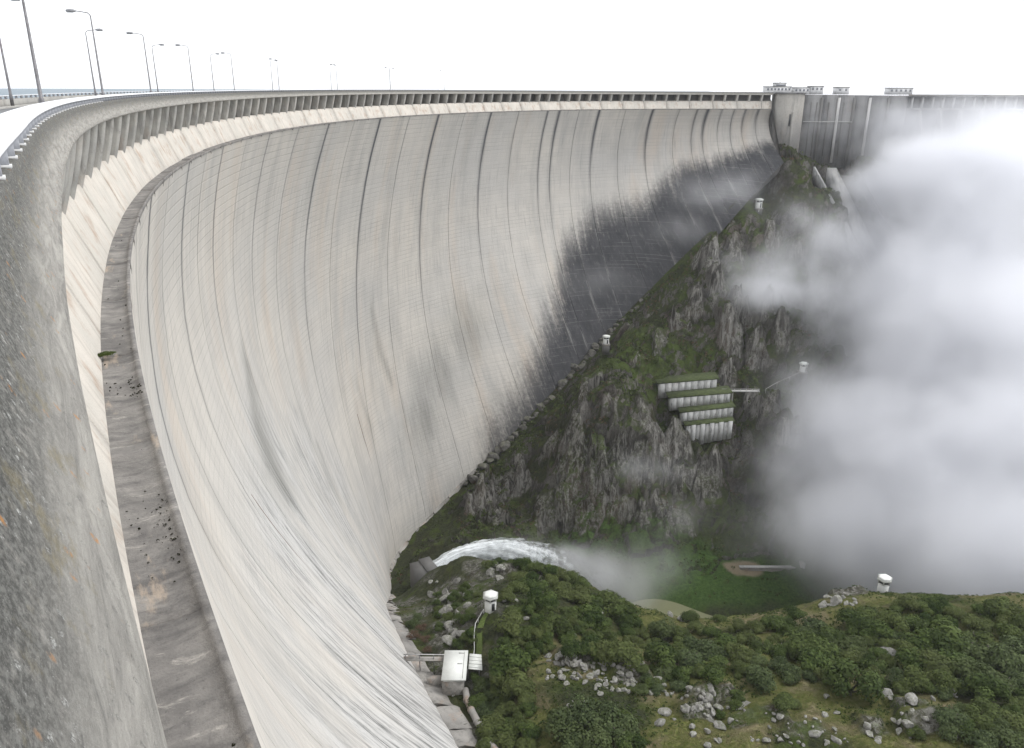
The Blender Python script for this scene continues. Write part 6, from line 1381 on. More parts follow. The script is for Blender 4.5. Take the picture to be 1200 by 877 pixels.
ROCKS = [
(13.5, 152.2, 0.68, 'smaller grey granite block in the scree field below the oak row', 'smaller scree blocks', False),
(21.3, 151.5, 0.44, 'smaller grey granite block in the scree field below the oak row', 'smaller scree blocks', False),
(8.5, 150.4, 0.59, 'smaller grey granite block in the scree field below the oak row', 'smaller scree blocks', False),
(13.1, 147.4, 0.74, 'smaller grey granite block in the scree field below the oak row', 'smaller scree blocks', False),
(26.3, 152.0, 0.89, 'larger grey granite block in the scree field below the oak row', 'larger scree blocks', True),
(11.5, 151.4, 1.07, 'larger grey granite block in the scree field below the oak row', 'larger scree blocks', True),
(19.5, 150.4, 0.91, 'larger grey granite block in the scree field below the oak row', 'larger scree blocks', True),
(9.7, 150.9, 0.85, 'smaller grey granite block in the scree field below the oak row', 'smaller scree blocks', False),
(15.0, 155.7, 1.08, 'larger grey granite block in the scree field below the oak row', 'larger scree blocks', True),
(18.4, 150.4, 1.08, 'larger grey granite block in the scree field below the oak row', 'larger scree blocks', True),
(23.3, 148.5, 0.69, 'smaller grey granite block in the scree field below the oak row', 'smaller scree blocks', False),
(25.6, 152.0, 1.13, 'larger grey granite block in the scree field below the oak row', 'larger scree blocks', True),
(28.7, 161.3, 0.52, 'smaller grey granite block in the scree field below the oak row', 'smaller scree blocks', False),
(12.7, 147.7, 0.72, 'smaller grey granite block in the scree field below the oak row', 'smaller scree blocks', False),
(22.1, 154.3, 0.8, 'smaller grey granite block in the scree field below the oak row', 'smaller scree blocks', False),
(16.8, 153.7, 0.85, 'smaller grey granite block in the scree field below the oak row', 'smaller scree blocks', False),
(20.6, 148.6, 0.92, 'larger grey granite block in the scree field below the oak row', 'larger scree blocks', True),
(28.1, 149.8, 1.17, 'larger grey granite block in the scree field below the oak row', 'larger scree blocks', True),
(23.1, 155.2, 1.08, 'larger grey granite block in the scree field below the oak row', 'larger scree blocks', True),
(28.8, 149.3, 0.84, 'smaller grey granite block in the scree field below the oak row', 'smaller scree blocks', False),
(24.0, 154.5, 1.06, 'larger grey granite block in the scree field below the oak row', 'larger scree blocks', True),
(20.9, 154.3, 0.44, 'smaller grey granite block in the scree field below the oak row', 'smaller scree blocks', False),
(26.3, 148.7, 0.45, 'smaller grey granite block in the scree field below the oak row', 'smaller scree blocks', False),
(25.6, 152.4, 0.51, 'smaller grey granite block in the scree field below the oak row', 'smaller scree blocks', False),
(14.4, 149.2, 1.06, 'larger grey granite block in the scree field below the oak row', 'larger scree blocks', True),
(9.3, 152.4, 0.42, 'smaller grey granite block in the scree field below the oak row', 'smaller scree blocks', False),
(23.9, 153.3, 1.09, 'larger grey granite block in the scree field below the oak row', 'larger scree blocks', True),
(29.4, 151.6, 1.18, 'larger grey granite block in the scree field below the oak row', 'larger scree blocks', True),
(15.2, 155.5, 0.87, 'larger grey granite block in the scree field below the oak row', 'larger scree blocks', True),
(9.2, 156.8, 0.72, 'smaller grey granite block in the scree field below the oak row', 'smaller scree blocks', False),
(21.8, 155.3, 0.42, 'smaller grey granite block in the scree field below the oak row', 'smaller scree blocks', False),
(27.3, 154.1, 1.16, 'larger grey granite block in the scree field below the oak row', 'larger scree blocks', True),
(27.9, 153.4, 0.76, 'smaller grey granite block in the scree field below the oak row', 'smaller scree blocks', False),
(19.5, 151.3, 0.86, 'larger grey granite block in the scree field below the oak row', 'larger scree blocks', True),
(20.3, 151.4, 1.13, 'larger grey granite block in the scree field below the oak row', 'larger scree blocks', True),
(19.4, 153.5, 0.96, 'larger grey granite block in the scree field below the oak row', 'larger scree blocks', True),
(13.6, 154.4, 1.17, 'larger grey granite block in the scree field below the oak row', 'larger scree blocks', True),
(19.6, 152.2, 0.4, 'smaller grey granite block in the scree field below the oak row', 'smaller scree blocks', False),
(17.3, 152.2, 0.4, 'smaller grey granite block in the scree field below the oak row', 'smaller scree blocks', False),
(21.6, 151.5, 0.43, 'smaller grey granite block in the scree field below the oak row', 'smaller scree blocks', False),
(22.0, 153.2, 0.93, 'larger grey granite block in the scree field below the oak row', 'larger scree blocks', True),
(15.8, 150.0, 0.96, 'larger grey granite block in the scree field below the oak row', 'larger scree blocks', True),
(9.1, 158.7, 0.95, 'larger grey granite block in the scree field below the oak row', 'larger scree blocks', True),
(30.1, 158.1, 0.78, 'smaller grey granite block in the scree field below the oak row', 'smaller scree blocks', False),
(21.3, 154.1, 0.68, 'smaller grey granite block in the scree field below the oak row', 'smaller scree blocks', False),
(15.2, 153.5, 0.86, 'larger grey granite block in the scree field below the oak row', 'larger scree blocks', True),
(14.9, 153.5, 1.0, 'larger grey granite block in the scree field below the oak row', 'larger scree blocks', True),
(8.9, 152.8, 0.97, 'larger grey granite block in the scree field below the oak row', 'larger scree blocks', True),
(15.2, 154.7, 1.03, 'larger grey granite block in the scree field below the oak row', 'larger scree blocks', True),
(13.6, 154.9, 0.74, 'smaller grey granite block in the scree field below the oak row', 'smaller scree blocks', False),
(23.7, 155.5, 0.65, 'smaller grey granite block in the scree field below the oak row', 'smaller scree blocks', False),
(15.2, 148.6, 0.72, 'smaller grey granite block in the scree field below the oak row', 'smaller scree blocks', False),
(27.7, 158.3, 0.68, 'smaller grey granite block in the scree field below the oak row', 'smaller scree blocks', False),
(22.0, 149.0, 0.74, 'smaller grey granite block in the scree field below the oak row', 'smaller scree blocks', False),
(13.4, 155.5, 0.81, 'smaller grey granite block in the scree field below the oak row', 'smaller scree blocks', False),
(12.3, 149.2, 1.04, 'larger grey granite block in the scree field below the oak row', 'larger scree blocks', True),
(12.5, 155.0, 1.04, 'larger grey granite block in the scree field below the oak row', 'larger scree blocks', True),
(22.0, 150.2, 0.66, 'smaller grey granite block in the scree field below the oak row', 'smaller scree blocks', False),
(11.3, 154.9, 1.03, 'larger grey granite block in the scree field below the oak row', 'larger scree blocks', True),
(14.3, 153.9, 0.72, 'smaller grey granite block in the scree field below the oak row', 'smaller scree blocks', False),
(17.5, 153.5, 1.12, 'larger grey granite block in the scree field below the oak row', 'larger scree blocks', True),
(11.9, 157.0, 1.15, 'larger grey granite block in the scree field below the oak row', 'larger scree blocks', True),
(26.9, 148.7, 0.73, 'smaller grey granite block in the scree field below the oak row', 'smaller scree blocks', False),
(28.4, 149.1, 0.56, 'smaller grey granite block in the scree field below the oak row', 'smaller scree blocks', False),
(24.1, 149.3, 0.91, 'larger grey granite block in the scree field below the oak row', 'larger scree blocks', True),
(19.7, 154.3, 0.66, 'smaller grey granite block in the scree field below the oak row', 'smaller scree blocks', False),
(13.4, 155.7, 0.86, 'smaller grey granite block in the scree field below the oak row', 'smaller scree blocks', False),
(14.3, 148.9, 0.42, 'smaller grey granite block in the scree field below the oak row', 'smaller scree blocks', False),
(27.6, 150.7, 1.12, 'larger grey granite block in the scree field below the oak row', 'larger scree blocks', True),
(27.4, 149.5, 0.84, 'smaller grey granite block in the scree field below the oak row', 'smaller scree blocks', False),
(8.6, 151.3, 0.52, 'smaller grey granite block in the scree field below the oak row', 'smaller scree blocks', False),
(14.7, 150.6, 0.8, 'smaller grey granite block in the scree field below the oak row', 'smaller scree blocks', False),
(16.9, 147.6, 0.85, 'larger grey granite block in the scree field below the oak row', 'larger scree blocks', True),
(15.8, 154.4, 1.08, 'larger grey granite block in the scree field below the oak row', 'larger scree blocks', True),
(18.4, 149.7, 0.66, 'smaller grey granite block in the scree field below the oak row', 'smaller scree blocks', False),
(12.6, 152.2, 1.03, 'larger grey granite block in the scree field below the oak row', 'larger scree blocks', True),
(11.9, 149.5, 1.1, 'larger grey granite block in the scree field below the oak row', 'larger scree blocks', True),
(25.4, 149.7, 0.39, 'smaller grey granite block in the scree field below the oak row', 'smaller scree blocks', False),
(21.6, 149.2, 0.42, 'smaller grey granite block in the scree field below the oak row', 'smaller scree blocks', False),
(14.3, 154.3, 0.81, 'smaller grey granite block in the scree field below the oak row', 'smaller scree blocks', False),
(17.5, 153.1, 1.01, 'larger grey granite block in the scree field below the oak row', 'larger scree blocks', True),
(8.6, 158.8, 0.5, 'smaller grey granite block in the scree field below the oak row', 'smaller scree blocks', False),
(11.2, 156.8, 1.18, 'larger grey granite block in the scree field below the oak row', 'larger scree blocks', True),
(28.2, 161.2, 0.83, 'smaller grey granite block in the scree field below the oak row', 'smaller scree blocks', False),
(15.3, 153.9, 0.67, 'smaller grey granite block in the scree field below the oak row', 'smaller scree blocks', False),
(31.5, 145.4, 0.58, 'smaller grey boulder on the grassy shelf below the scree field', 'smaller boulders below the scree', False),
(21.9, 146.2, 0.41, 'smaller grey boulder on the grassy shelf below the scree field', 'smaller boulders below the scree', False),
(29.4, 144.8, 0.59, 'smaller grey boulder on the grassy shelf below the scree field', 'smaller boulders below the scree', False),
(19.5, 146.2, 0.59, 'smaller grey boulder on the grassy shelf below the scree field', 'smaller boulders below the scree', False),
(30.4, 144.6, 0.59, 'smaller grey boulder on the grassy shelf below the scree field', 'smaller boulders below the scree', False),
(34.8, 145.8, 0.64, 'larger grey boulder on the grassy shelf below the scree field', 'larger boulders below the scree', False),
(25.7, 145.7, 0.83, 'larger grey boulder on the grassy shelf below the scree field', 'larger boulders below the scree', False),
(26.6, 145.3, 0.65, 'larger grey boulder on the grassy shelf below the scree field', 'larger boulders below the scree', False),
(22.9, 145.3, 0.82, 'larger grey boulder on the grassy shelf below the scree field', 'larger boulders below the scree', False),
(19.2, 145.2, 0.62, 'smaller grey boulder on the grassy shelf below the scree field', 'smaller boulders below the scree', False),
(36.2, 144.4, 0.59, 'smaller grey boulder on the grassy shelf below the scree field', 'smaller boulders below the scree', False),
(36.7, 144.8, 0.51, 'smaller grey boulder on the grassy shelf below the scree field', 'smaller boulders below the scree', False),
(27.9, 147.3, 0.92, 'larger grey boulder on the grassy shelf below the scree field', 'larger boulders below the scree', True),
(31.6, 144.2, 0.9, 'larger grey boulder on the grassy shelf below the scree field', 'larger boulders below the scree', True),
(31.8, 144.9, 0.73, 'larger grey boulder on the grassy shelf below the scree field', 'larger boulders below the scree', False),
(19.8, 144.4, 0.32, 'smaller grey boulder on the grassy shelf below the scree field', 'smaller boulders below the scree', False),
(20.5, 143.7, 0.34, 'smaller grey boulder on the grassy shelf below the scree field', 'smaller boulders below the scree', False),
(19.8, 146.5, 0.96, 'larger grey boulder on the grassy shelf below the scree field', 'larger boulders below the scree', True),
(21.7, 147.4, 0.94, 'larger grey boulder on the grassy shelf below the scree field', 'larger boulders below the scree', True),
(20.1, 143.5, 0.8, 'larger grey boulder on the grassy shelf below the scree field', 'larger boulders below the scree', False),
(35.3, 144.4, 0.74, 'larger grey boulder on the grassy shelf below the scree field', 'larger boulders below the scree', False),
(35.3, 148.2, 0.9, 'larger grey boulder on the grassy shelf below the scree field', 'larger boulders below the scree', True),
(28.5, 145.0, 0.39, 'smaller grey boulder on the grassy shelf below the scree field', 'smaller boulders below the scree', False),
(33.5, 144.6, 0.36, 'smaller grey boulder on the grassy shelf below the scree field', 'smaller boulders below the scree', False),
(24.6, 145.6, 0.92, 'larger grey boulder on the grassy shelf below the scree field', 'larger boulders below the scree', True),
(23.0, 146.8, 0.5, 'smaller grey boulder on the grassy shelf below the scree field', 'smaller boulders below the scree', False),
(30.7, 144.8, 0.6, 'smaller grey boulder on the grassy shelf below the scree field', 'smaller boulders below the scree', False),
(25.6, 146.0, 0.57, 'smaller grey boulder on the grassy shelf below the scree field', 'smaller boulders below the scree', False),
(26.9, 147.5, 0.69, 'larger grey boulder on the grassy shelf below the scree field', 'larger boulders below the scree', False),
(38.5, 145.9, 0.87, 'larger grey boulder on the grassy shelf below the scree field', 'larger boulders below the scree', True),
(37.8, 136.3, 1.09, 'larger pale granite boulder in the rock pile left of the dry grass', 'larger boulders of the rock pile', True),
(42.1, 137.4, 0.85, 'larger pale granite boulder in the rock pile left of the dry grass', 'larger boulders of the rock pile', True),
(41.2, 134.4, 0.54, 'smaller pale granite boulder in the rock pile left of the dry grass', 'smaller boulders of the rock pile', False),
(37.2, 135.9, 1.24, 'larger pale granite boulder in the rock pile left of the dry grass', 'larger boulders of the rock pile', True),
(40.9, 137.8, 1.06, 'larger pale granite boulder in the rock pile left of the dry grass', 'larger boulders of the rock pile', True),
(39.2, 141.7, 0.6, 'smaller pale granite boulder in the rock pile left of the dry grass', 'smaller boulders of the rock pile', False),
(41.6, 138.5, 0.62, 'smaller pale granite boulder in the rock pile left of the dry grass', 'smaller boulders of the rock pile', False),
(41.6, 134.2, 0.67, 'smaller pale granite boulder in the rock pile left of the dry grass', 'smaller boulders of the rock pile', False),
(42.5, 138.1, 1.19, 'larger pale granite boulder in the rock pile left of the dry grass', 'larger boulders of the rock pile', True),
(41.7, 139.1, 0.61, 'smaller pale granite boulder in the rock pile left of the dry grass', 'smaller boulders of the rock pile', False),
(38.2, 142.5, 0.78, 'smaller pale granite boulder in the rock pile left of the dry grass', 'smaller boulders of the rock pile', False),
(38.7, 140.3, 0.71, 'smaller pale granite boulder in the rock pile left of the dry grass', 'smaller boulders of the rock pile', False),
(43.7, 141.0, 1.33, 'larger pale granite boulder in the rock pile left of the dry grass', 'larger boulders of the rock pile', True),
(40.3, 136.5, 0.83, 'larger pale granite boulder in the rock pile left of the dry grass', 'larger boulders of the rock pile', True),
(42.9, 134.9, 0.91, 'larger pale granite boulder in the rock pile left of the dry grass', 'larger boulders of the rock pile', True),
(40.1, 135.5, 1.18, 'larger pale granite boulder in the rock pile left of the dry grass', 'larger boulders of the rock pile', True),
(39.5, 135.4, 1.27, 'larger pale granite boulder in the rock pile left of the dry grass', 'larger boulders of the rock pile', True),
(41.0, 140.0, 0.63, 'smaller pale granite boulder in the rock pile left of the dry grass', 'smaller boulders of the rock pile', False),
(42.3, 136.4, 1.28, 'larger pale granite boulder in the rock pile left of the dry grass', 'larger boulders of the rock pile', True),
(44.4, 140.8, 0.59, 'smaller pale granite boulder in the rock pile left of the dry grass', 'smaller boulders of the rock pile', False),
(39.7, 141.8, 1.07, 'larger pale granite boulder in the rock pile left of the dry grass', 'larger boulders of the rock pile', True),
(43.0, 134.6, 0.64, 'smaller pale granite boulder in the rock pile left of the dry grass', 'smaller boulders of the rock pile', False),
(44.4, 140.2, 0.81, 'smaller pale granite boulder in the rock pile left of the dry grass', 'smaller boulders of the rock pile', False),
(43.3, 141.2, 0.5, 'smaller pale granite boulder in the rock pile left of the dry grass', 'smaller boulders of the rock pile', False),
(44.1, 140.3, 0.74, 'smaller pale granite boulder in the rock pile left of the dry grass', 'smaller boulders of the rock pile', False),
(41.0, 135.9, 0.41, 'smaller pale granite boulder in the rock pile left of the dry grass', 'smaller boulders of the rock pile', False),
(-6.6, 237.3, 1.51, 'larger grey rock on the knoll crest above the kiosk', 'larger rocks on the knoll crest', True),
(-7.3, 233.7, 2.06, 'larger grey rock on the knoll crest above the kiosk', 'larger rocks on the knoll crest', True),
(-6.1, 230.4, 1.03, 'larger grey rock on the knoll crest above the kiosk', 'larger rocks on the knoll crest', False),
(-6.9, 232.9, 1.04, 'larger grey rock on the knoll crest above the kiosk', 'larger rocks on the knoll crest', False),
(-3.1, 221.5, 0.97, 'larger grey rock on the knoll crest above the kiosk', 'larger rocks on the knoll crest', False),
(-2.9, 228.2, 1.79, 'larger grey rock on the knoll crest above the kiosk', 'larger rocks on the knoll crest', True),
(-4.0, 228.7, 1.68, 'larger grey rock on the knoll crest above the kiosk', 'larger rocks on the knoll crest', True),
(-4.5, 226.4, 1.19, 'larger grey rock on the knoll crest above the kiosk', 'larger rocks on the knoll crest', True),
(-3.8, 219.4, 1.62, 'larger grey rock on the knoll crest above the kiosk', 'larger rocks on the knoll crest', True),
(-5.5, 242.3, 1.55, 'larger grey rock on the knoll crest above the kiosk', 'larger rocks on the knoll crest', True),
(-6.3, 229.1, 1.69, 'larger grey rock on the knoll crest above the kiosk', 'larger rocks on the knoll crest', True),
(-5.3, 240.9, 1.73, 'larger grey rock on the knoll crest above the kiosk', 'larger rocks on the knoll crest', True),
(16.4, 140.8, 0.57, 'small grey stone among the bottom edge oak clump', 'stones by the bottom edge clump', False),
(16.6, 141.1, 0.59, 'small grey stone among the bottom edge oak clump', 'stones by the bottom edge clump', False),
(12.6, 139.9, 0.51, 'small grey stone among the bottom edge oak clump', 'stones by the bottom edge clump', False),
(15.9, 138.5, 0.48, 'small grey stone among the bottom edge oak clump', 'stones by the bottom edge clump', False),
(15.0, 139.7, 0.31, 'small grey stone among the bottom edge oak clump', 'stones by the bottom edge clump', False),
(12.0, 138.0, 0.52, 'small grey stone among the bottom edge oak clump', 'stones by the bottom edge clump', False),
(15.4, 137.4, 0.37, 'small grey stone among the bottom edge oak clump', 'stones by the bottom edge clump', False),
(13.5, 139.6, 0.56, 'small grey stone among the bottom edge oak clump', 'stones by the bottom edge clump', False),
(11.9, 139.3, 0.33, 'small grey stone among the bottom edge oak clump', 'stones by the bottom edge clump', False),
(17.3, 139.8, 0.37, 'small grey stone among the bottom edge oak clump', 'stones by the bottom edge clump', False),
(14.5, 138.6, 0.52, 'small grey stone among the bottom edge oak clump', 'stones by the bottom edge clump', False),
(14.0, 137.1, 0.28, 'small grey stone among the bottom edge oak clump', 'stones by the bottom edge clump', False),
(13.7, 141.1, 0.29, 'small grey stone among the bottom edge oak clump', 'stones by the bottom edge clump', False),
(17.2, 137.7, 0.31, 'small grey stone among the bottom edge oak clump', 'stones by the bottom edge clump', False),
(12.9, 139.4, 0.52, 'small grey stone among the bottom edge oak clump', 'stones by the bottom edge clump', False),
(17.4, 137.5, 0.46, 'small grey stone among the bottom edge oak clump', 'stones by the bottom edge clump', False),
(47.3, 131.9, 0.35, 'smaller grey stone on the dry mossy slope at the bottom right', 'smaller stones on the dry slope', False),
(57.1, 129.1, 0.35, 'smaller grey stone on the dry mossy slope at the bottom right', 'smaller stones on the dry slope', False),
(48.8, 127.0, 0.25, 'smaller grey stone on the dry mossy slope at the bottom right', 'smaller stones on the dry slope', False),
(63.5, 125.6, 0.77, 'larger grey stone on the dry mossy slope at the bottom right', 'larger stones on the dry slope', False),
(53.3, 129.9, 0.57, 'smaller grey stone on the dry mossy slope at the bottom right', 'smaller stones on the dry slope', False),
(58.7, 125.1, 0.62, 'larger grey stone on the dry mossy slope at the bottom right', 'larger stones on the dry slope', False),
(50.0, 126.4, 0.5, 'smaller grey stone on the dry mossy slope at the bottom right', 'smaller stones on the dry slope', False),
(58.5, 127.3, 0.24, 'smaller grey stone on the dry mossy slope at the bottom right', 'smaller stones on the dry slope', False),
(63.7, 128.4, 0.52, 'smaller grey stone on the dry mossy slope at the bottom right', 'smaller stones on the dry slope', False),
(57.3, 130.2, 0.35, 'smaller grey stone on the dry mossy slope at the bottom right', 'smaller stones on the dry slope', False),
(59.9, 137.0, 0.54, 'smaller grey stone on the dry mossy slope at the bottom right', 'smaller stones on the dry slope', False),
(60.9, 130.6, 0.57, 'smaller grey stone on the dry mossy slope at the bottom right', 'smaller stones on the dry slope', False),
(67.5, 125.1, 0.32, 'smaller grey stone on the dry mossy slope at the bottom right', 'smaller stones on the dry slope', False),
(64.4, 128.8, 0.27, 'smaller grey stone on the dry mossy slope at the bottom right', 'smaller stones on the dry slope', False),
(53.4, 132.7, 0.29, 'smaller grey stone on the dry mossy slope at the bottom right', 'smaller stones on the dry slope', False),
(56.1, 125.1, 0.42, 'smaller grey stone on the dry mossy slope at the bottom right', 'smaller stones on the dry slope', False),
(66.2, 127.8, 0.32, 'smaller grey stone on the dry mossy slope at the bottom right', 'smaller stones on the dry slope', False),
(66.4, 129.1, 0.78, 'larger grey stone on the dry mossy slope at the bottom right', 'larger stones on the dry slope', False),
(62.0, 127.9, 0.44, 'smaller grey stone on the dry mossy slope at the bottom right', 'smaller stones on the dry slope', False),
(63.3, 124.9, 0.72, 'larger grey stone on the dry mossy slope at the bottom right', 'larger stones on the dry slope', False),
(54.0, 127.3, 0.51, 'smaller grey stone on the dry mossy slope at the bottom right', 'smaller stones on the dry slope', False),
(47.5, 136.7, 0.29, 'smaller grey stone on the dry mossy slope at the bottom right', 'smaller stones on the dry slope', False),
(49.3, 134.1, 0.52, 'smaller grey stone on the dry mossy slope at the bottom right', 'smaller stones on the dry slope', False),
(62.1, 129.6, 0.48, 'smaller grey stone on the dry mossy slope at the bottom right', 'smaller stones on the dry slope', False),
(61.6, 132.2, 0.51, 'smaller grey stone on the dry mossy slope at the bottom right', 'smaller stones on the dry slope', False),
(64.2, 131.0, 0.35, 'smaller grey stone on the dry mossy slope at the bottom right', 'smaller stones on the dry slope', False),
(88.2, 127.3, 0.47, 'smaller grey stone on the dry mossy slope at the bottom right', 'smaller stones on the dry slope', False),
(80.3, 130.2, 0.6, 'smaller grey stone on the dry mossy slope at the bottom right', 'smaller stones on the dry slope', False),
(84.9, 144.6, 0.4, 'smaller grey stone on the dry mossy slope at the bottom right', 'smaller stones on the dry slope', False),
(93.4, 140.6, 0.56, 'smaller grey stone on the dry mossy slope at the bottom right', 'smaller stones on the dry slope', False),
(82.4, 140.2, 0.37, 'smaller grey stone on the dry mossy slope at the bottom right', 'smaller stones on the dry slope', False),
(86.5, 140.8, 0.28, 'smaller grey stone on the dry mossy slope at the bottom right', 'smaller stones on the dry slope', False),
(81.5, 141.6, 0.57, 'smaller grey stone on the dry mossy slope at the bottom right', 'smaller stones on the dry slope', False),
(83.2, 147.0, 0.56, 'smaller grey stone on the dry mossy slope at the bottom right', 'smaller stones on the dry slope', False),
(80.3, 128.3, 0.28, 'smaller grey stone on the dry mossy slope at the bottom right', 'smaller stones on the dry slope', False),
(81.4, 131.6, 0.27, 'smaller grey stone on the dry mossy slope at the bottom right', 'smaller stones on the dry slope', False),
(95.9, 138.9, 0.33, 'smaller grey stone on the dry mossy slope at the bottom right', 'smaller stones on the dry slope', False),
(88.0, 141.1, 0.66, 'smaller grey stone on the dry mossy slope at the bottom right', 'smaller stones on the dry slope', False),
(86.1, 142.1, 0.3, 'smaller grey stone on the dry mossy slope at the bottom right', 'smaller stones on the dry slope', False),
(90.8, 137.6, 0.75, 'larger grey stone on the dry mossy slope at the bottom right', 'larger stones on the dry slope', False),
(80.5, 126.2, 0.42, 'smaller grey stone on the dry mossy slope at the bottom right', 'smaller stones on the dry slope', False),
(81.6, 137.0, 0.75, 'larger grey stone on the dry mossy slope at the bottom right', 'larger stones on the dry slope', False),
(-17.3, 204.0, 0.94, 'smaller rock slab on the steep flank between the kiosk and the dam', 'smaller slabs on the rock flank', False),
(-14.4, 173.5, 1.41, 'larger rock slab on the steep flank between the kiosk and the dam', 'larger slabs on the rock flank', True),
(-29.4, 249.0, 1.12, 'smaller rock slab on the steep flank between the kiosk and the dam', 'smaller slabs on the rock flank', False),
(-26.9, 246.8, 1.05, 'smaller rock slab on the steep flank between the kiosk and the dam', 'smaller slabs on the rock flank', False),
(-15.0, 177.0, 0.96, 'larger rock slab on the steep flank between the kiosk and the dam', 'larger slabs on the rock flank', True),
(-12.4, 187.8, 1.75, 'larger rock slab on the steep flank between the kiosk and the dam', 'larger slabs on the rock flank', True),
(-12.0, 172.2, 0.74, 'smaller rock slab on the steep flank between the kiosk and the dam', 'smaller slabs on the rock flank', False),
(-20.0, 193.9, 2.01, 'larger rock slab on the steep flank between the kiosk and the dam', 'larger slabs on the rock flank', True),
(-27.0, 236.7, 2.27, 'larger rock slab on the steep flank between the kiosk and the dam', 'larger slabs on the rock flank', True),
(-23.9, 211.7, 1.31, 'larger rock slab on the steep flank between the kiosk and the dam', 'larger slabs on the rock flank', True),
(-14.5, 174.6, 0.92, 'smaller rock slab on the steep flank between the kiosk and the dam', 'smaller slabs on the rock flank', False),
(-14.4, 181.1, 1.75, 'larger rock slab on the steep flank between the kiosk and the dam', 'larger slabs on the rock flank', True),
(-16.0, 178.0, 1.16, 'larger rock slab on the steep flank between the kiosk and the dam', 'larger slabs on the rock flank', True),
(-21.5, 224.0, 2.03, 'larger rock slab on the steep flank between the kiosk and the dam', 'larger slabs on the rock flank', True),
(-19.4, 209.6, 1.06, 'smaller rock slab on the steep flank between the kiosk and the dam', 'smaller slabs on the rock flank', False),
(-14.9, 185.4, 1.62, 'larger rock slab on the steep flank between the kiosk and the dam', 'larger slabs on the rock flank', True),
(-19.9, 202.5, 1.02, 'smaller rock slab on the steep flank between the kiosk and the dam', 'smaller slabs on the rock flank', False),
(-19.0, 238.5, 1.66, 'larger rock slab on the steep flank between the kiosk and the dam', 'larger slabs on the rock flank', True),
(-14.3, 182.7, 0.85, 'smaller rock slab on the steep flank between the kiosk and the dam', 'smaller slabs on the rock flank', False),
(-19.7, 183.6, 1.55, 'larger rock slab on the steep flank between the kiosk and the dam', 'larger slabs on the rock flank', True),
(7.4, 164.1, 0.81, 'smaller grey boulder on the knoll around the white kiosk', 'smaller boulders round the kiosk', False),
(7.7, 166.7, 0.76, 'smaller grey boulder on the knoll around the white kiosk', 'smaller boulders round the kiosk', False),
(1.5, 179.9, 0.83, 'smaller grey boulder on the knoll around the white kiosk', 'smaller boulders round the kiosk', False),
(9.0, 182.1, 0.94, 'smaller grey boulder on the knoll around the white kiosk', 'smaller boulders round the kiosk', False),
(-1.8, 179.4, 0.98, 'larger grey boulder on the knoll around the white kiosk', 'larger boulders round the kiosk', True),
(-0.1, 179.8, 0.68, 'smaller grey boulder on the knoll around the white kiosk', 'smaller boulders round the kiosk', False),
(4.7, 169.0, 0.58, 'smaller grey boulder on the knoll around the white kiosk', 'smaller boulders round the kiosk', False),
(-0.2, 162.7, 0.68, 'smaller grey boulder on the knoll around the white kiosk', 'smaller boulders round the kiosk', False),
(3.8, 172.1, 1.03, 'larger grey boulder on the knoll around the white kiosk', 'larger boulders round the kiosk', True),
(4.2, 166.3, 0.87, 'smaller grey boulder on the knoll around the white kiosk', 'smaller boulders round the kiosk', False),
(-0.8, 177.0, 0.63, 'smaller grey boulder on the knoll around the white kiosk', 'smaller boulders round the kiosk', False),
(7.2, 180.1, 0.61, 'smaller grey boulder on the knoll around the white kiosk', 'smaller boulders round the kiosk', False),
(9.0, 178.7, 1.12, 'larger grey boulder on the knoll around the white kiosk', 'larger boulders round the kiosk', True),
(-2.0, 172.0, 0.71, 'smaller grey boulder on the knoll around the white kiosk', 'smaller boulders round the kiosk', False),
(-11.5, 144.0, 0.77, 'larger grey stone beside the drain pipe in the gully', 'larger stones in the gully', False),
(-11.6, 138.1, 0.59, 'smaller grey stone beside the drain pipe in the gully', 'smaller stones in the gully', False),
(-13.3, 147.7, 0.49, 'smaller grey stone beside the drain pipe in the gully', 'smaller stones in the gully', False),
(-11.5, 144.5, 0.86, 'larger grey stone beside the drain pipe in the gully', 'larger stones in the gully', True),
(-15.8, 144.9, 0.67, 'larger grey stone beside the drain pipe in the gully', 'larger stones in the gully', False),
(-13.0, 155.2, 0.64, 'smaller grey stone beside the drain pipe in the gully', 'smaller stones in the gully', False),
(-14.8, 155.6, 0.75, 'larger grey stone beside the drain pipe in the gully', 'larger stones in the gully', False),
(-12.5, 148.3, 0.78, 'larger grey stone beside the drain pipe in the gully', 'larger stones in the gully', False),
(-13.7, 152.6, 0.63, 'smaller grey stone beside the drain pipe in the gully', 'smaller stones in the gully', False),
(-10.7, 150.0, 0.67, 'larger grey stone beside the drain pipe in the gully', 'larger stones in the gully', False),
(-17.4, 152.5, 0.53, 'smaller grey stone beside the drain pipe in the gully', 'smaller stones in the gully', False),
(-10.7, 141.4, 0.88, 'larger grey stone beside the drain pipe in the gully', 'larger stones in the gully', True),
(34.4, 190.7, 1.24, 'pale rock among the oaks of the wooded knoll', 'pale rocks on the wooded knoll', True),
(25.5, 192.1, 1.25, 'pale rock among the oaks of the wooded knoll', 'pale rocks on the wooded knoll', True),
(30.1, 173.3, 0.83, 'pale rock among the oaks of the wooded knoll', 'pale rocks on the wooded knoll', False),
(30.7, 195.3, 1.31, 'pale rock among the oaks of the wooded knoll', 'pale rocks on the wooded knoll', True),
(35.3, 205.5, 1.32, 'pale rock among the oaks of the wooded knoll', 'pale rocks on the wooded knoll', True),
(19.4, 202.1, 1.11, 'pale rock among the oaks of the wooded knoll', 'pale rocks on the wooded knoll', True),
(19.7, 181.4, 0.96, 'pale rock among the oaks of the wooded knoll', 'pale rocks on the wooded knoll', False),
(14.1, 169.1, 0.65, 'pale rock among the oaks of the wooded knoll', 'pale rocks on the wooded knoll', False),
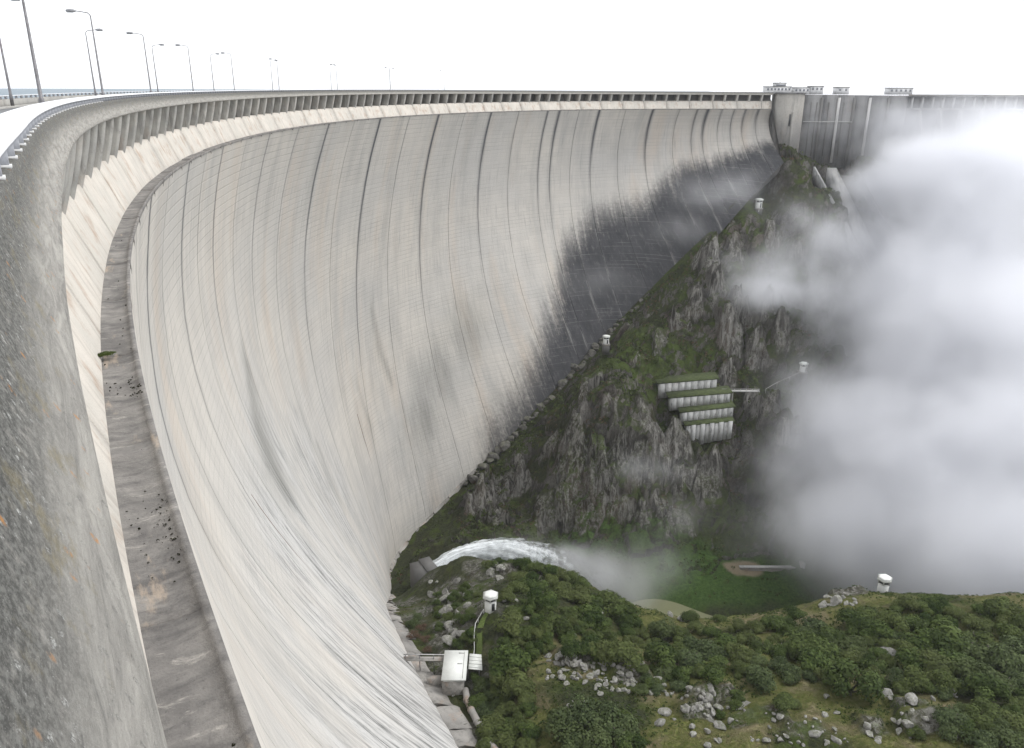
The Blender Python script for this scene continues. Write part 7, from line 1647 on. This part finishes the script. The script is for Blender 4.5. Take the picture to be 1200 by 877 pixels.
(23.5, 192.3, 1.09, 'pale rock among the oaks of the wooded knoll', 'pale rocks on the wooded knoll', True),
(30.9, 200.9, 0.62, 'pale rock among the oaks of the wooded knoll', 'pale rocks on the wooded knoll', False),
(20.3, 186.9, 0.56, 'pale rock among the oaks of the wooded knoll', 'pale rocks on the wooded knoll', False),
(16.1, 169.9, 0.95, 'pale rock among the oaks of the wooded knoll', 'pale rocks on the wooded knoll', True),
(31.0, 171.2, 1.1, 'pale rock among the oaks of the wooded knoll', 'pale rocks on the wooded knoll', True),
(23.1, 200.7, 0.78, 'pale rock among the oaks of the wooded knoll', 'pale rocks on the wooded knoll', False),
(80.2, 172.3, 0.84, 'larger pale rock on the ridge beside the pool', 'larger rocks on the ridge', False),
(74.4, 167.5, 0.66, 'smaller pale rock on the ridge beside the pool', 'smaller rocks on the ridge', False),
(79.2, 169.3, 0.99, 'larger pale rock on the ridge beside the pool', 'larger rocks on the ridge', True),
(76.3, 178.3, 1.02, 'larger pale rock on the ridge beside the pool', 'larger rocks on the ridge', True),
(65.9, 180.9, 0.85, 'larger pale rock on the ridge beside the pool', 'larger rocks on the ridge', False),
(84.2, 175.5, 0.54, 'smaller pale rock on the ridge beside the pool', 'smaller rocks on the ridge', False),
(69.1, 168.5, 0.77, 'larger pale rock on the ridge beside the pool', 'larger rocks on the ridge', False),
(96.1, 165.5, 1.11, 'larger pale rock on the ridge beside the pool', 'larger rocks on the ridge', True),
(66.4, 179.4, 0.51, 'smaller pale rock on the ridge beside the pool', 'smaller rocks on the ridge', False),
(79.8, 174.4, 0.54, 'smaller pale rock on the ridge beside the pool', 'smaller rocks on the ridge', False),
(94.9, 192.8, 0.9, 'larger pale rock on the ridge beside the pool', 'larger rocks on the ridge', False),
(90.8, 191.3, 0.96, 'larger pale rock on the ridge beside the pool', 'larger rocks on the ridge', False),
(93.2, 196.6, 0.99, 'larger pale rock on the ridge beside the pool', 'larger rocks on the ridge', False),
(94.3, 189.1, 1.29, 'larger pale rock on the ridge beside the pool', 'larger rocks on the ridge', True),
(97.4, 191.3, 0.77, 'smaller pale rock on the ridge beside the pool', 'smaller rocks on the ridge', False),
(95.2, 187.7, 1.01, 'larger pale rock on the ridge beside the pool', 'larger rocks on the ridge', False),
(96.9, 189.4, 0.87, 'larger pale rock on the ridge beside the pool', 'larger rocks on the ridge', False),
(92.9, 198.5, 1.15, 'larger pale rock on the ridge beside the pool', 'larger rocks on the ridge', True),
(74.0, 126.2, 0.89, 'larger grey stone on the dry mossy slope at the bottom right', 'larger stones on the dry slope', True),
(65.5, 125.9, 1.22, 'larger grey stone on the dry mossy slope at the bottom right', 'larger stones on the dry slope', True),
(66.4, 133.9, 0.96, 'larger grey stone on the dry mossy slope at the bottom right', 'larger stones on the dry slope', True),
(51.1, 137.7, 1.12, 'larger grey stone on the dry mossy slope at the bottom right', 'larger stones on the dry slope', True),
(79.1, 130.1, 0.85, 'larger grey stone on the dry mossy slope at the bottom right', 'larger stones on the dry slope', True),
(56.1, 131.8, 1.22, 'larger grey stone on the dry mossy slope at the bottom right', 'larger stones on the dry slope', True),
(57.9, 125.8, 0.55, 'smaller grey stone on the dry mossy slope at the bottom right', 'smaller stones on the dry slope', False),
(54.7, 131.6, 0.82, 'larger grey stone on the dry mossy slope at the bottom right', 'larger stones on the dry slope', True),
(72.5, 126.7, 1.36, 'larger grey stone on the dry mossy slope at the bottom right', 'larger stones on the dry slope', True),
(69.3, 140.5, 1.05, 'larger grey stone on the dry mossy slope at the bottom right', 'larger stones on the dry slope', True),
(63.3, 131.4, 0.7, 'larger grey stone on the dry mossy slope at the bottom right', 'larger stones on the dry slope', False),
(67.1, 125.9, 0.51, 'smaller grey stone on the dry mossy slope at the bottom right', 'smaller stones on the dry slope', False),
(69.5, 135.2, 0.97, 'larger grey stone on the dry mossy slope at the bottom right', 'larger stones on the dry slope', True),
(73.7, 125.5, 1.07, 'larger grey stone on the dry mossy slope at the bottom right', 'larger stones on the dry slope', True),
(48.8, 126.3, 0.57, 'smaller grey stone on the dry mossy slope at the bottom right', 'smaller stones on the dry slope', False),
(55.5, 126.6, 0.71, 'larger grey stone on the dry mossy slope at the bottom right', 'larger stones on the dry slope', False),
(51.5, 126.1, 1.33, 'larger grey stone on the dry mossy slope at the bottom right', 'larger stones on the dry slope', True),
(55.1, 132.8, 0.69, 'larger grey stone on the dry mossy slope at the bottom right', 'larger stones on the dry slope', False),
(49.0, 135.6, 1.41, 'larger grey stone on the dry mossy slope at the bottom right', 'larger stones on the dry slope', True),
(47.2, 136.4, 0.61, 'smaller grey stone on the dry mossy slope at the bottom right', 'smaller stones on the dry slope', False),
(46.1, 132.2, 1.15, 'larger grey stone on the dry mossy slope at the bottom right', 'larger stones on the dry slope', True),
(72.7, 128.6, 1.25, 'larger grey stone on the dry mossy slope at the bottom right', 'larger stones on the dry slope', True),
(44.7, 137.0, 1.4, 'larger grey stone on the dry mossy slope at the bottom right', 'larger stones on the dry slope', True),
(46.7, 135.8, 0.9, 'larger grey stone on the dry mossy slope at the bottom right', 'larger stones on the dry slope', True),
(82.4, 130.5, 0.68, 'larger grey stone on the dry mossy slope at the bottom right', 'larger stones on the dry slope', False),
(80.7, 126.9, 0.77, 'larger grey stone on the dry mossy slope at the bottom right', 'larger stones on the dry slope', False),
(95.7, 139.9, 1.79, 'larger grey stone on the dry mossy slope at the bottom right', 'larger stones on the dry slope', True),
(86.7, 129.1, 0.78, 'larger grey stone on the dry mossy slope at the bottom right', 'larger stones on the dry slope', False),
(79.6, 129.4, 0.81, 'larger grey stone on the dry mossy slope at the bottom right', 'larger stones on the dry slope', False),
(80.6, 128.1, 1.53, 'larger grey stone on the dry mossy slope at the bottom right', 'larger stones on the dry slope', True),
(79.0, 127.8, 1.18, 'larger grey stone on the dry mossy slope at the bottom right', 'larger stones on the dry slope', True),
(90.1, 142.0, 1.11, 'larger grey stone on the dry mossy slope at the bottom right', 'larger stones on the dry slope', True),
(96.4, 138.9, 0.82, 'larger grey stone on the dry mossy slope at the bottom right', 'larger stones on the dry slope', False),
(87.1, 142.1, 1.06, 'larger grey stone on the dry mossy slope at the bottom right', 'larger stones on the dry slope', True),
(97.2, 142.3, 0.9, 'larger grey stone on the dry mossy slope at the bottom right', 'larger stones on the dry slope', False),
(88.5, 125.9, 1.66, 'larger grey stone on the dry mossy slope at the bottom right', 'larger stones on the dry slope', True),
(83.4, 133.2, 1.64, 'larger grey stone on the dry mossy slope at the bottom right', 'larger stones on the dry slope', True),
(84.6, 129.2, 0.96, 'larger grey stone on the dry mossy slope at the bottom right', 'larger stones on the dry slope', True),
(31.2, 133.0, 1.34, 'larger pale granite boulder in the rock pile left of the dry grass', 'larger boulders of the rock pile', True),
(40.8, 130.3, 1.06, 'larger pale granite boulder in the rock pile left of the dry grass', 'larger boulders of the rock pile', True),
(37.8, 131.3, 1.13, 'larger pale granite boulder in the rock pile left of the dry grass', 'larger boulders of the rock pile', True),
(42.3, 133.8, 1.21, 'larger pale granite boulder in the rock pile left of the dry grass', 'larger boulders of the rock pile', True),
(41.8, 126.6, 0.76, 'smaller pale granite boulder in the rock pile left of the dry grass', 'smaller boulders of the rock pile', False),
(42.2, 126.6, 0.75, 'smaller pale granite boulder in the rock pile left of the dry grass', 'smaller boulders of the rock pile', False),
(34.8, 134.5, 0.66, 'smaller pale granite boulder in the rock pile left of the dry grass', 'smaller boulders of the rock pile', False),
(43.6, 131.3, 1.47, 'larger pale granite boulder in the rock pile left of the dry grass', 'larger boulders of the rock pile', True),
(33.2, 136.8, 1.49, 'larger pale granite boulder in the rock pile left of the dry grass', 'larger boulders of the rock pile', True),
(39.8, 125.6, 1.25, 'larger pale granite boulder in the rock pile left of the dry grass', 'larger boulders of the rock pile', True),
(-16.7, 180.1, 1.56, 'larger rock slab on the steep flank between the kiosk and the dam', 'larger slabs on the rock flank', True),
(-18.0, 196.8, 1.73, 'larger rock slab on the steep flank between the kiosk and the dam', 'larger slabs on the rock flank', True),
(-17.9, 203.7, 2.16, 'larger rock slab on the steep flank between the kiosk and the dam', 'larger slabs on the rock flank', True),
(-20.6, 206.7, 2.03, 'larger rock slab on the steep flank between the kiosk and the dam', 'larger slabs on the rock flank', True),
(-15.3, 171.4, 2.29, 'larger rock slab on the steep flank between the kiosk and the dam', 'larger slabs on the rock flank', True),
(-13.0, 172.3, 1.68, 'larger rock slab on the steep flank between the kiosk and the dam', 'larger slabs on the rock flank', True),
(-13.7, 200.9, 1.72, 'larger rock slab on the steep flank between the kiosk and the dam', 'larger slabs on the rock flank', True),
(-17.1, 181.7, 1.81, 'larger rock slab on the steep flank between the kiosk and the dam', 'larger slabs on the rock flank', True),
(-17.7, 206.7, 2.69, 'larger rock slab on the steep flank between the kiosk and the dam', 'larger slabs on the rock flank', True),
(-18.7, 195.1, 2.12, 'larger rock slab on the steep flank between the kiosk and the dam', 'larger slabs on the rock flank', True),
(51.9, 201.4, 2.21, 'long pale rock ledge jutting beside the pool', None, True),
(49.6, 208.4, 1.7, 'dark topped rock at the pool edge left of the pale ledge', None, True),
(92.5, 191.2, 2.44, 'pale rock outcrop left of the kiosk in front of the mist', None, True),
(89.5, 192.2, 1.9, 'lower pale rock beside the outcrop left of the ridge kiosk', None, True),
(92.1, 160.2, 1.94, 'grey rock breaking through the thicket below the ridge kiosk', None, True),
(114.4, 170.4, 1.57, 'grey rock with yellow lichen near the right hand ridge', None, True),
(62.1, 127.9, 1.42, 'white streaked boulder at the bottom edge on the dry slope', None, True),
(37.6, 129.2, 1.38, 'grey boulder at the bottom edge beside the oak clump', None, True),
(54.4, 125.7, 0.99, 'dark boulder at the bottom edge left of the white streaked one', None, True),
(82.4, 140.1, 1.98, 'pale rock at the foot of the thicket right of the round bush', None, True),
(34.0, 149.9, 1.51, 'largest pale boulder at the right end of the scree', None, True),
(25.4, 151.1, 1.29, 'pale boulder in the middle of the scree, larger than its neighbours', None, True),
(29.9, 152.1, 1.51, 'pale pointed boulder under the oak row', None, True)]

ROCKS.sort(key=lambda q: -q[2] / math.hypot(q[0], q[1]) if q[4] else -9)
for row in ROCKS[:285]: boulder(*row)
scree = MB()                                   # the smallest stones lie as one heap
for (x, y, r, *_r) in ROCKS[285:]:
    me = BM[rv.integers(8)]; P = np.array([v.co for v in me.vertices]); T_ = np.array([p.vertices for p in me.polygons])
    R_ = np.array(Matrix.Rotation(rv.uniform(0, 6.28), 3, 'Z') @ Matrix.Rotation(rv.uniform(-.5, .5), 3, 'X'))
    scree.add(P * np.array([1.1, .9, .8]) * r @ R_.T + np.array([x, y, gz(x, y) + r * .15]), None, T_)
scree.build('scree', M_ROCK)['kind'] = 'stuff'
# broken rock along the line where the far slope meets the dam
M_TOE = mat_rock('dark_wet_rock', (.07, .066, .06), (.17, .162, .15))
TM = [boulder_mesh(80 + k, 2, M_TOE) for k in range(6)]
for s in np.arange(398, 548, 2.2):
    s = float(s + rv.uniform(-1, 1)); p = on(s, float(bf(s)) + rv.uniform(.4, 4.5), -float(zf(s))); r = rv.uniform(1.0, 3.4) * (1.25 if s < 520 else .9)
    o = link('wet_rock', TM[rv.integers(6)], None, (p[0], p[1], p[2] + r * .1), (rv.uniform(-.6, .6), rv.uniform(-.6, .6), rv.uniform(0, 6)), (r * rv.uniform(.8, 1.4), r, r * rv.uniform(.7, 1.3)))
    tag(o, 'dark wet boulder along the line where the far slope meets the dam face', 'rock', 'boulders along the dam toe')

# dark moss cushions and grit on the ledge, one green plant
M_MOSS = mat_leaf('dark_moss', (.012, .014, .009), (.035, .038, .018), (.03, .03, .015), .95)
rm = rng(5)
V_, Q_, S_ = [], [], []; cnt = 0
for k in range(170):
    c = rm.choice([-1.5, 7.5, 9.5, 21.5]) if rm.uniform() < .85 else rm.uniform(-6, 60)
    s = c + rm.normal(0, .8); e = min(-.12, rm.normal(-.38, .2)) if rm.uniform() < .8 else rm.uniform(-1.4, -1.0); q = rm.uniform(.010, .036) * (1.25 if s > 20 else 1)
    p = on(s, e, -11.99)
    n_ = 14; d = rm.normal(size=(n_, 3)); d /= np.linalg.norm(d, axis=1)[:, None]; d[:, 2] = np.abs(d[:, 2])
    v, f = leaf_quads(p + d * q, d, q * .7, rm); V_.append(v); Q_.append(f + cnt); cnt += len(v); S_.append(np.repeat(rm.uniform(0, .8, n_), 4))
mo = link('ledge_moss', mesh_np('ledge_moss', np.concatenate(V_), np.concatenate(Q_), M_MOSS, attrs={'shade': np.concatenate(S_)})); mo['kind'] = 'stuff'
p = on(26.0, -1.45, -12.0)
pl = link('ledge_plant', CB[0], None, tuple(p), (0, 0, 1), (.75, .42, .3)); tag(pl, 'small green plant growing in the corner of the dark ledge', 'plant')

# ------------------------------------------------------------------ mist drifting in the gorge: one voxel cloud (density made from fields)
def mist_material():
    g = G('mist'); v = g.n('ShaderNodeVolumePrincipled', {'Color': (.965, .97, .99), 'Density': 1.0, 'Anisotropy': .25})
    g.t.links.new(v.outputs[0], g.out.inputs['Volume']); return g.m
M_MIST = mist_material()
# (x, y, z, radius along x, y, z, weight)
MIST_K = .085
BIL_A = 2.7
BLOBS = [(258, 464, -55, 85, 60, 38, 1.10), (281, 442, -41, 75, 60, 42, 1.10), (287, 492, -21, 60, 34, 30, 0.50), (231, 484, -43, 48, 40, 30, 0.90), (247, 414, -91, 85, 60, 60, 1.10), (211, 392, -122, 62, 50, 58, 1.00), (244, 358, -128, 90, 60, 80, 1.20), (176, 358, -156, 56, 45, 52, 0.95), (201, 324, -162, 75, 50, 65, 1.20), (147, 348, -169, 40, 34, 38, 0.60), (223, 300, -170, 85, 50, 75, 1.30), (165, 308, -177, 62, 42, 50, 1.00), (182, 276, -179, 65, 35, 50, 1.00), (196, 256, -174, 65, 35, 52, 1.00), (146, 295, -184, 42, 32, 34, 0.70), (131, 322, -183, 32, 28, 28, 0.40), (199, 451, -100, 44, 40, 40, 0.65), (143, 440, -94, 42, 26, 22, 0.80), (172, 453, -76, 44, 28, 28, 0.80), (204, 485, -63, 38, 32, 28, 0.70), (216, 463, -87, 40, 34, 34, 0.75), (235, 523, -23, 30, 26, 24, 0.40), (231, 537, -7, 26, 18, 10, 0.30), (174, 425, -133, 42, 36, 46, 0.42), (155, 428, -104, 44, 28, 26, 0.80), (134, 427, -107, 34, 22, 13, 0.62), (153, 391, -155, 36, 30, 40, 0.38), (128, 350, -179, 32, 28, 30, 0.34), (111, 324, -193, 26, 24, 20, 0.25), (67, 343, -170, 32, 18, 12, 0.60), (83, 340, -193, 28, 20, 14, 0.20), (34, 302, -199, 20, 15, 20, 0.90), (8, 298, -184, 16, 10, 7, 0.45), (-5, 294, -180, 10, 8, 4, 0.35), (25, 302, -195, 13, 12, 10, 0.80), (49, 297, -207, 24, 18, 20, 0.60), (62, 310, -202, 28, 22, 22, 0.30), (19, 300, -191, 12, 12, 10, 0.50), (49, 446, -104, 40, 26, 12, 0.14), (127, 475, -57, 46, 26, 18, 0.50), (100, 471, -79, 30, 22, 12, 0.28), (144, 527, -13, 60, 22, 12, 0.34), (214, 526, -15, 60, 26, 26, 0.70), (257, 515, -17, 50, 26, 24, 0.70), (298, 502, -22, 50, 26, 22, 0.60), (281, 534, -9, 70, 20, 14, 0.50), (312, 524, -6, 70, 22, 14, 0.50), (238, 506, -27, 40, 26, 20, 0.50), (222, 539, -4, 40, 20, 10, 0.40), (183, 517, -28, 40, 22, 26, 0.42), (74, 527, -14, 60, 20, 7, 0.12), (157, 498, -62, 30, 26, 16, 0.20)]

ng = bpy.data.node_groups.new('mist_field', 'GeometryNodeTree')
ng.interface.new_socket('Geometry', in_out='OUTPUT', socket_type='NodeSocketGeometry')
def gn(t, **k):
    n = ng.nodes.new(t)
    for a, b in k.items(): setattr(n, a, b)
    return n
def gm(op, a, b=None, clamp=False):
    n = gn('ShaderNodeMath', operation=op, use_clamp=clamp)
    for i, v in enumerate((a, b)):
        if v is None: continue
        if isinstance(v, bpy.types.NodeSocket): ng.links.new(v, n.inputs[i])
        else: n.inputs[i].default_value = v
    return n.outputs[0]
gpos = gn('GeometryNodeInputPosition').outputs[0]
def gnoise(sc, det, rough, seed, dist=0.0):
    n = gn('ShaderNodeTexNoise', noise_dimensions='4D'); ng.links.new(gpos, n.inputs['Vector'])
    n.inputs['Scale'].default_value = sc; n.inputs['Detail'].default_value = det; n.inputs['Roughness'].default_value = rough; n.inputs['W'].default_value = seed
    n.inputs['Distortion'].default_value = dist
    return n.outputs['Fac']
acc = None
for (x, y, z, a, b, c, w) in BLOBS:
    s_ = gn('ShaderNodeVectorMath', operation='SUBTRACT'); ng.links.new(gpos, s_.inputs[0]); s_.inputs[1].default_value = (x, y, z)
    d_ = gn('ShaderNodeVectorMath', operation='DIVIDE'); ng.links.new(s_.outputs[0], d_.inputs[0]); d_.inputs[1].default_value = (a, b, c)
    l_ = gn('ShaderNodeVectorMath', operation='DOT_PRODUCT'); ng.links.new(d_.outputs[0], l_.inputs[0]); ng.links.new(d_.outputs[0], l_.inputs[1])
    f = gm('SUBTRACT', 1.0, l_.outputs['Value'], True)
    f = gm('MULTIPLY', gm('MULTIPLY', f, f), w)
    acc = f if acc is None else gm('ADD', acc, f)
nA = gnoise(.016, 5, .56, 1.3, .6); nB = gnoise(.055, 5, .66, 4.7, .8)
ns = gm('ADD', gm('MULTIPLY', nA, .72), gm('MULTIPLY', nB, .42))          # about .3 .. .8
acc_c = gm('MINIMUM', acc, 1.5)
# billows: the noise carves the edge of the bank, thin veils drift round it
bil = gm('ADD', acc_c, gm('MULTIPLY', gm('SUBTRACT', ns, .58), BIL_A))
bil = gm('MULTIPLY', gm('SUBTRACT', bil, .22), 1.25, True)
bil = gm('MULTIPLY', bil, gm('MULTIPLY', acc_c, 6.0, True))
veil = gm('MULTIPLY', acc_c, gm('MULTIPLY', gm('SUBTRACT', ns, .46), 4.0, True))
den = gm('MULTIPLY', gm('ADD', gm('MULTIPLY', bil, gm('ADD', gm('MULTIPLY', acc_c, .55), .25)), gm('MULTIPLY', veil, .55)), MIST_K)
den = gm('MULTIPLY', den, gm('GREATER_THAN', den, .00025))
vc = gn('GeometryNodeVolumeCube')
ng.links.new(den, vc.inputs['Density'])
vc.inputs['Min'].default_value = (-20, 245, -228); vc.inputs['Max'].default_value = (470, 610, 25)
for k, v in zip(('Resolution X', 'Resolution Y', 'Resolution Z'), (180, 134, 93)): vc.inputs[k].default_value = v
sm_ = gn('GeometryNodeSetMaterial'); sm_.inputs['Material'].default_value = M_MIST
ng.links.new(vc.outputs[0], sm_.inputs['Geometry'])
go = gn('NodeGroupOutput'); ng.links.new(sm_.outputs[0], go.inputs[0])
mist = link('mist', bpy.data.meshes.new('mist')); mist['kind'] = 'stuff'
mod = mist.modifiers.new('field', 'NODES'); mod.node_group = ng
M_MIST.cycles.volume_step_rate = 1.0 if hasattr(M_MIST.cycles, 'volume_step_rate') else 1.0

# ------------------------------------------------------------------ the air: one closed box round everything
g = G('haze'); v = g.n('ShaderNodeVolumePrincipled', {'Color': (.93, .95, .985), 'Density': .00006, 'Anisotropy': .1})
g.t.links.new(v.outputs[0], g.out.inputs['Volume'])
mb = MB(); mb.box(-2600, 2900, -2500, 3100, -246, 12)
hz = mb.build('haze', g.m); hz['kind'] = 'stuff'
cy.volume_step_rate = 1.0
cy.volume_max_steps = 256
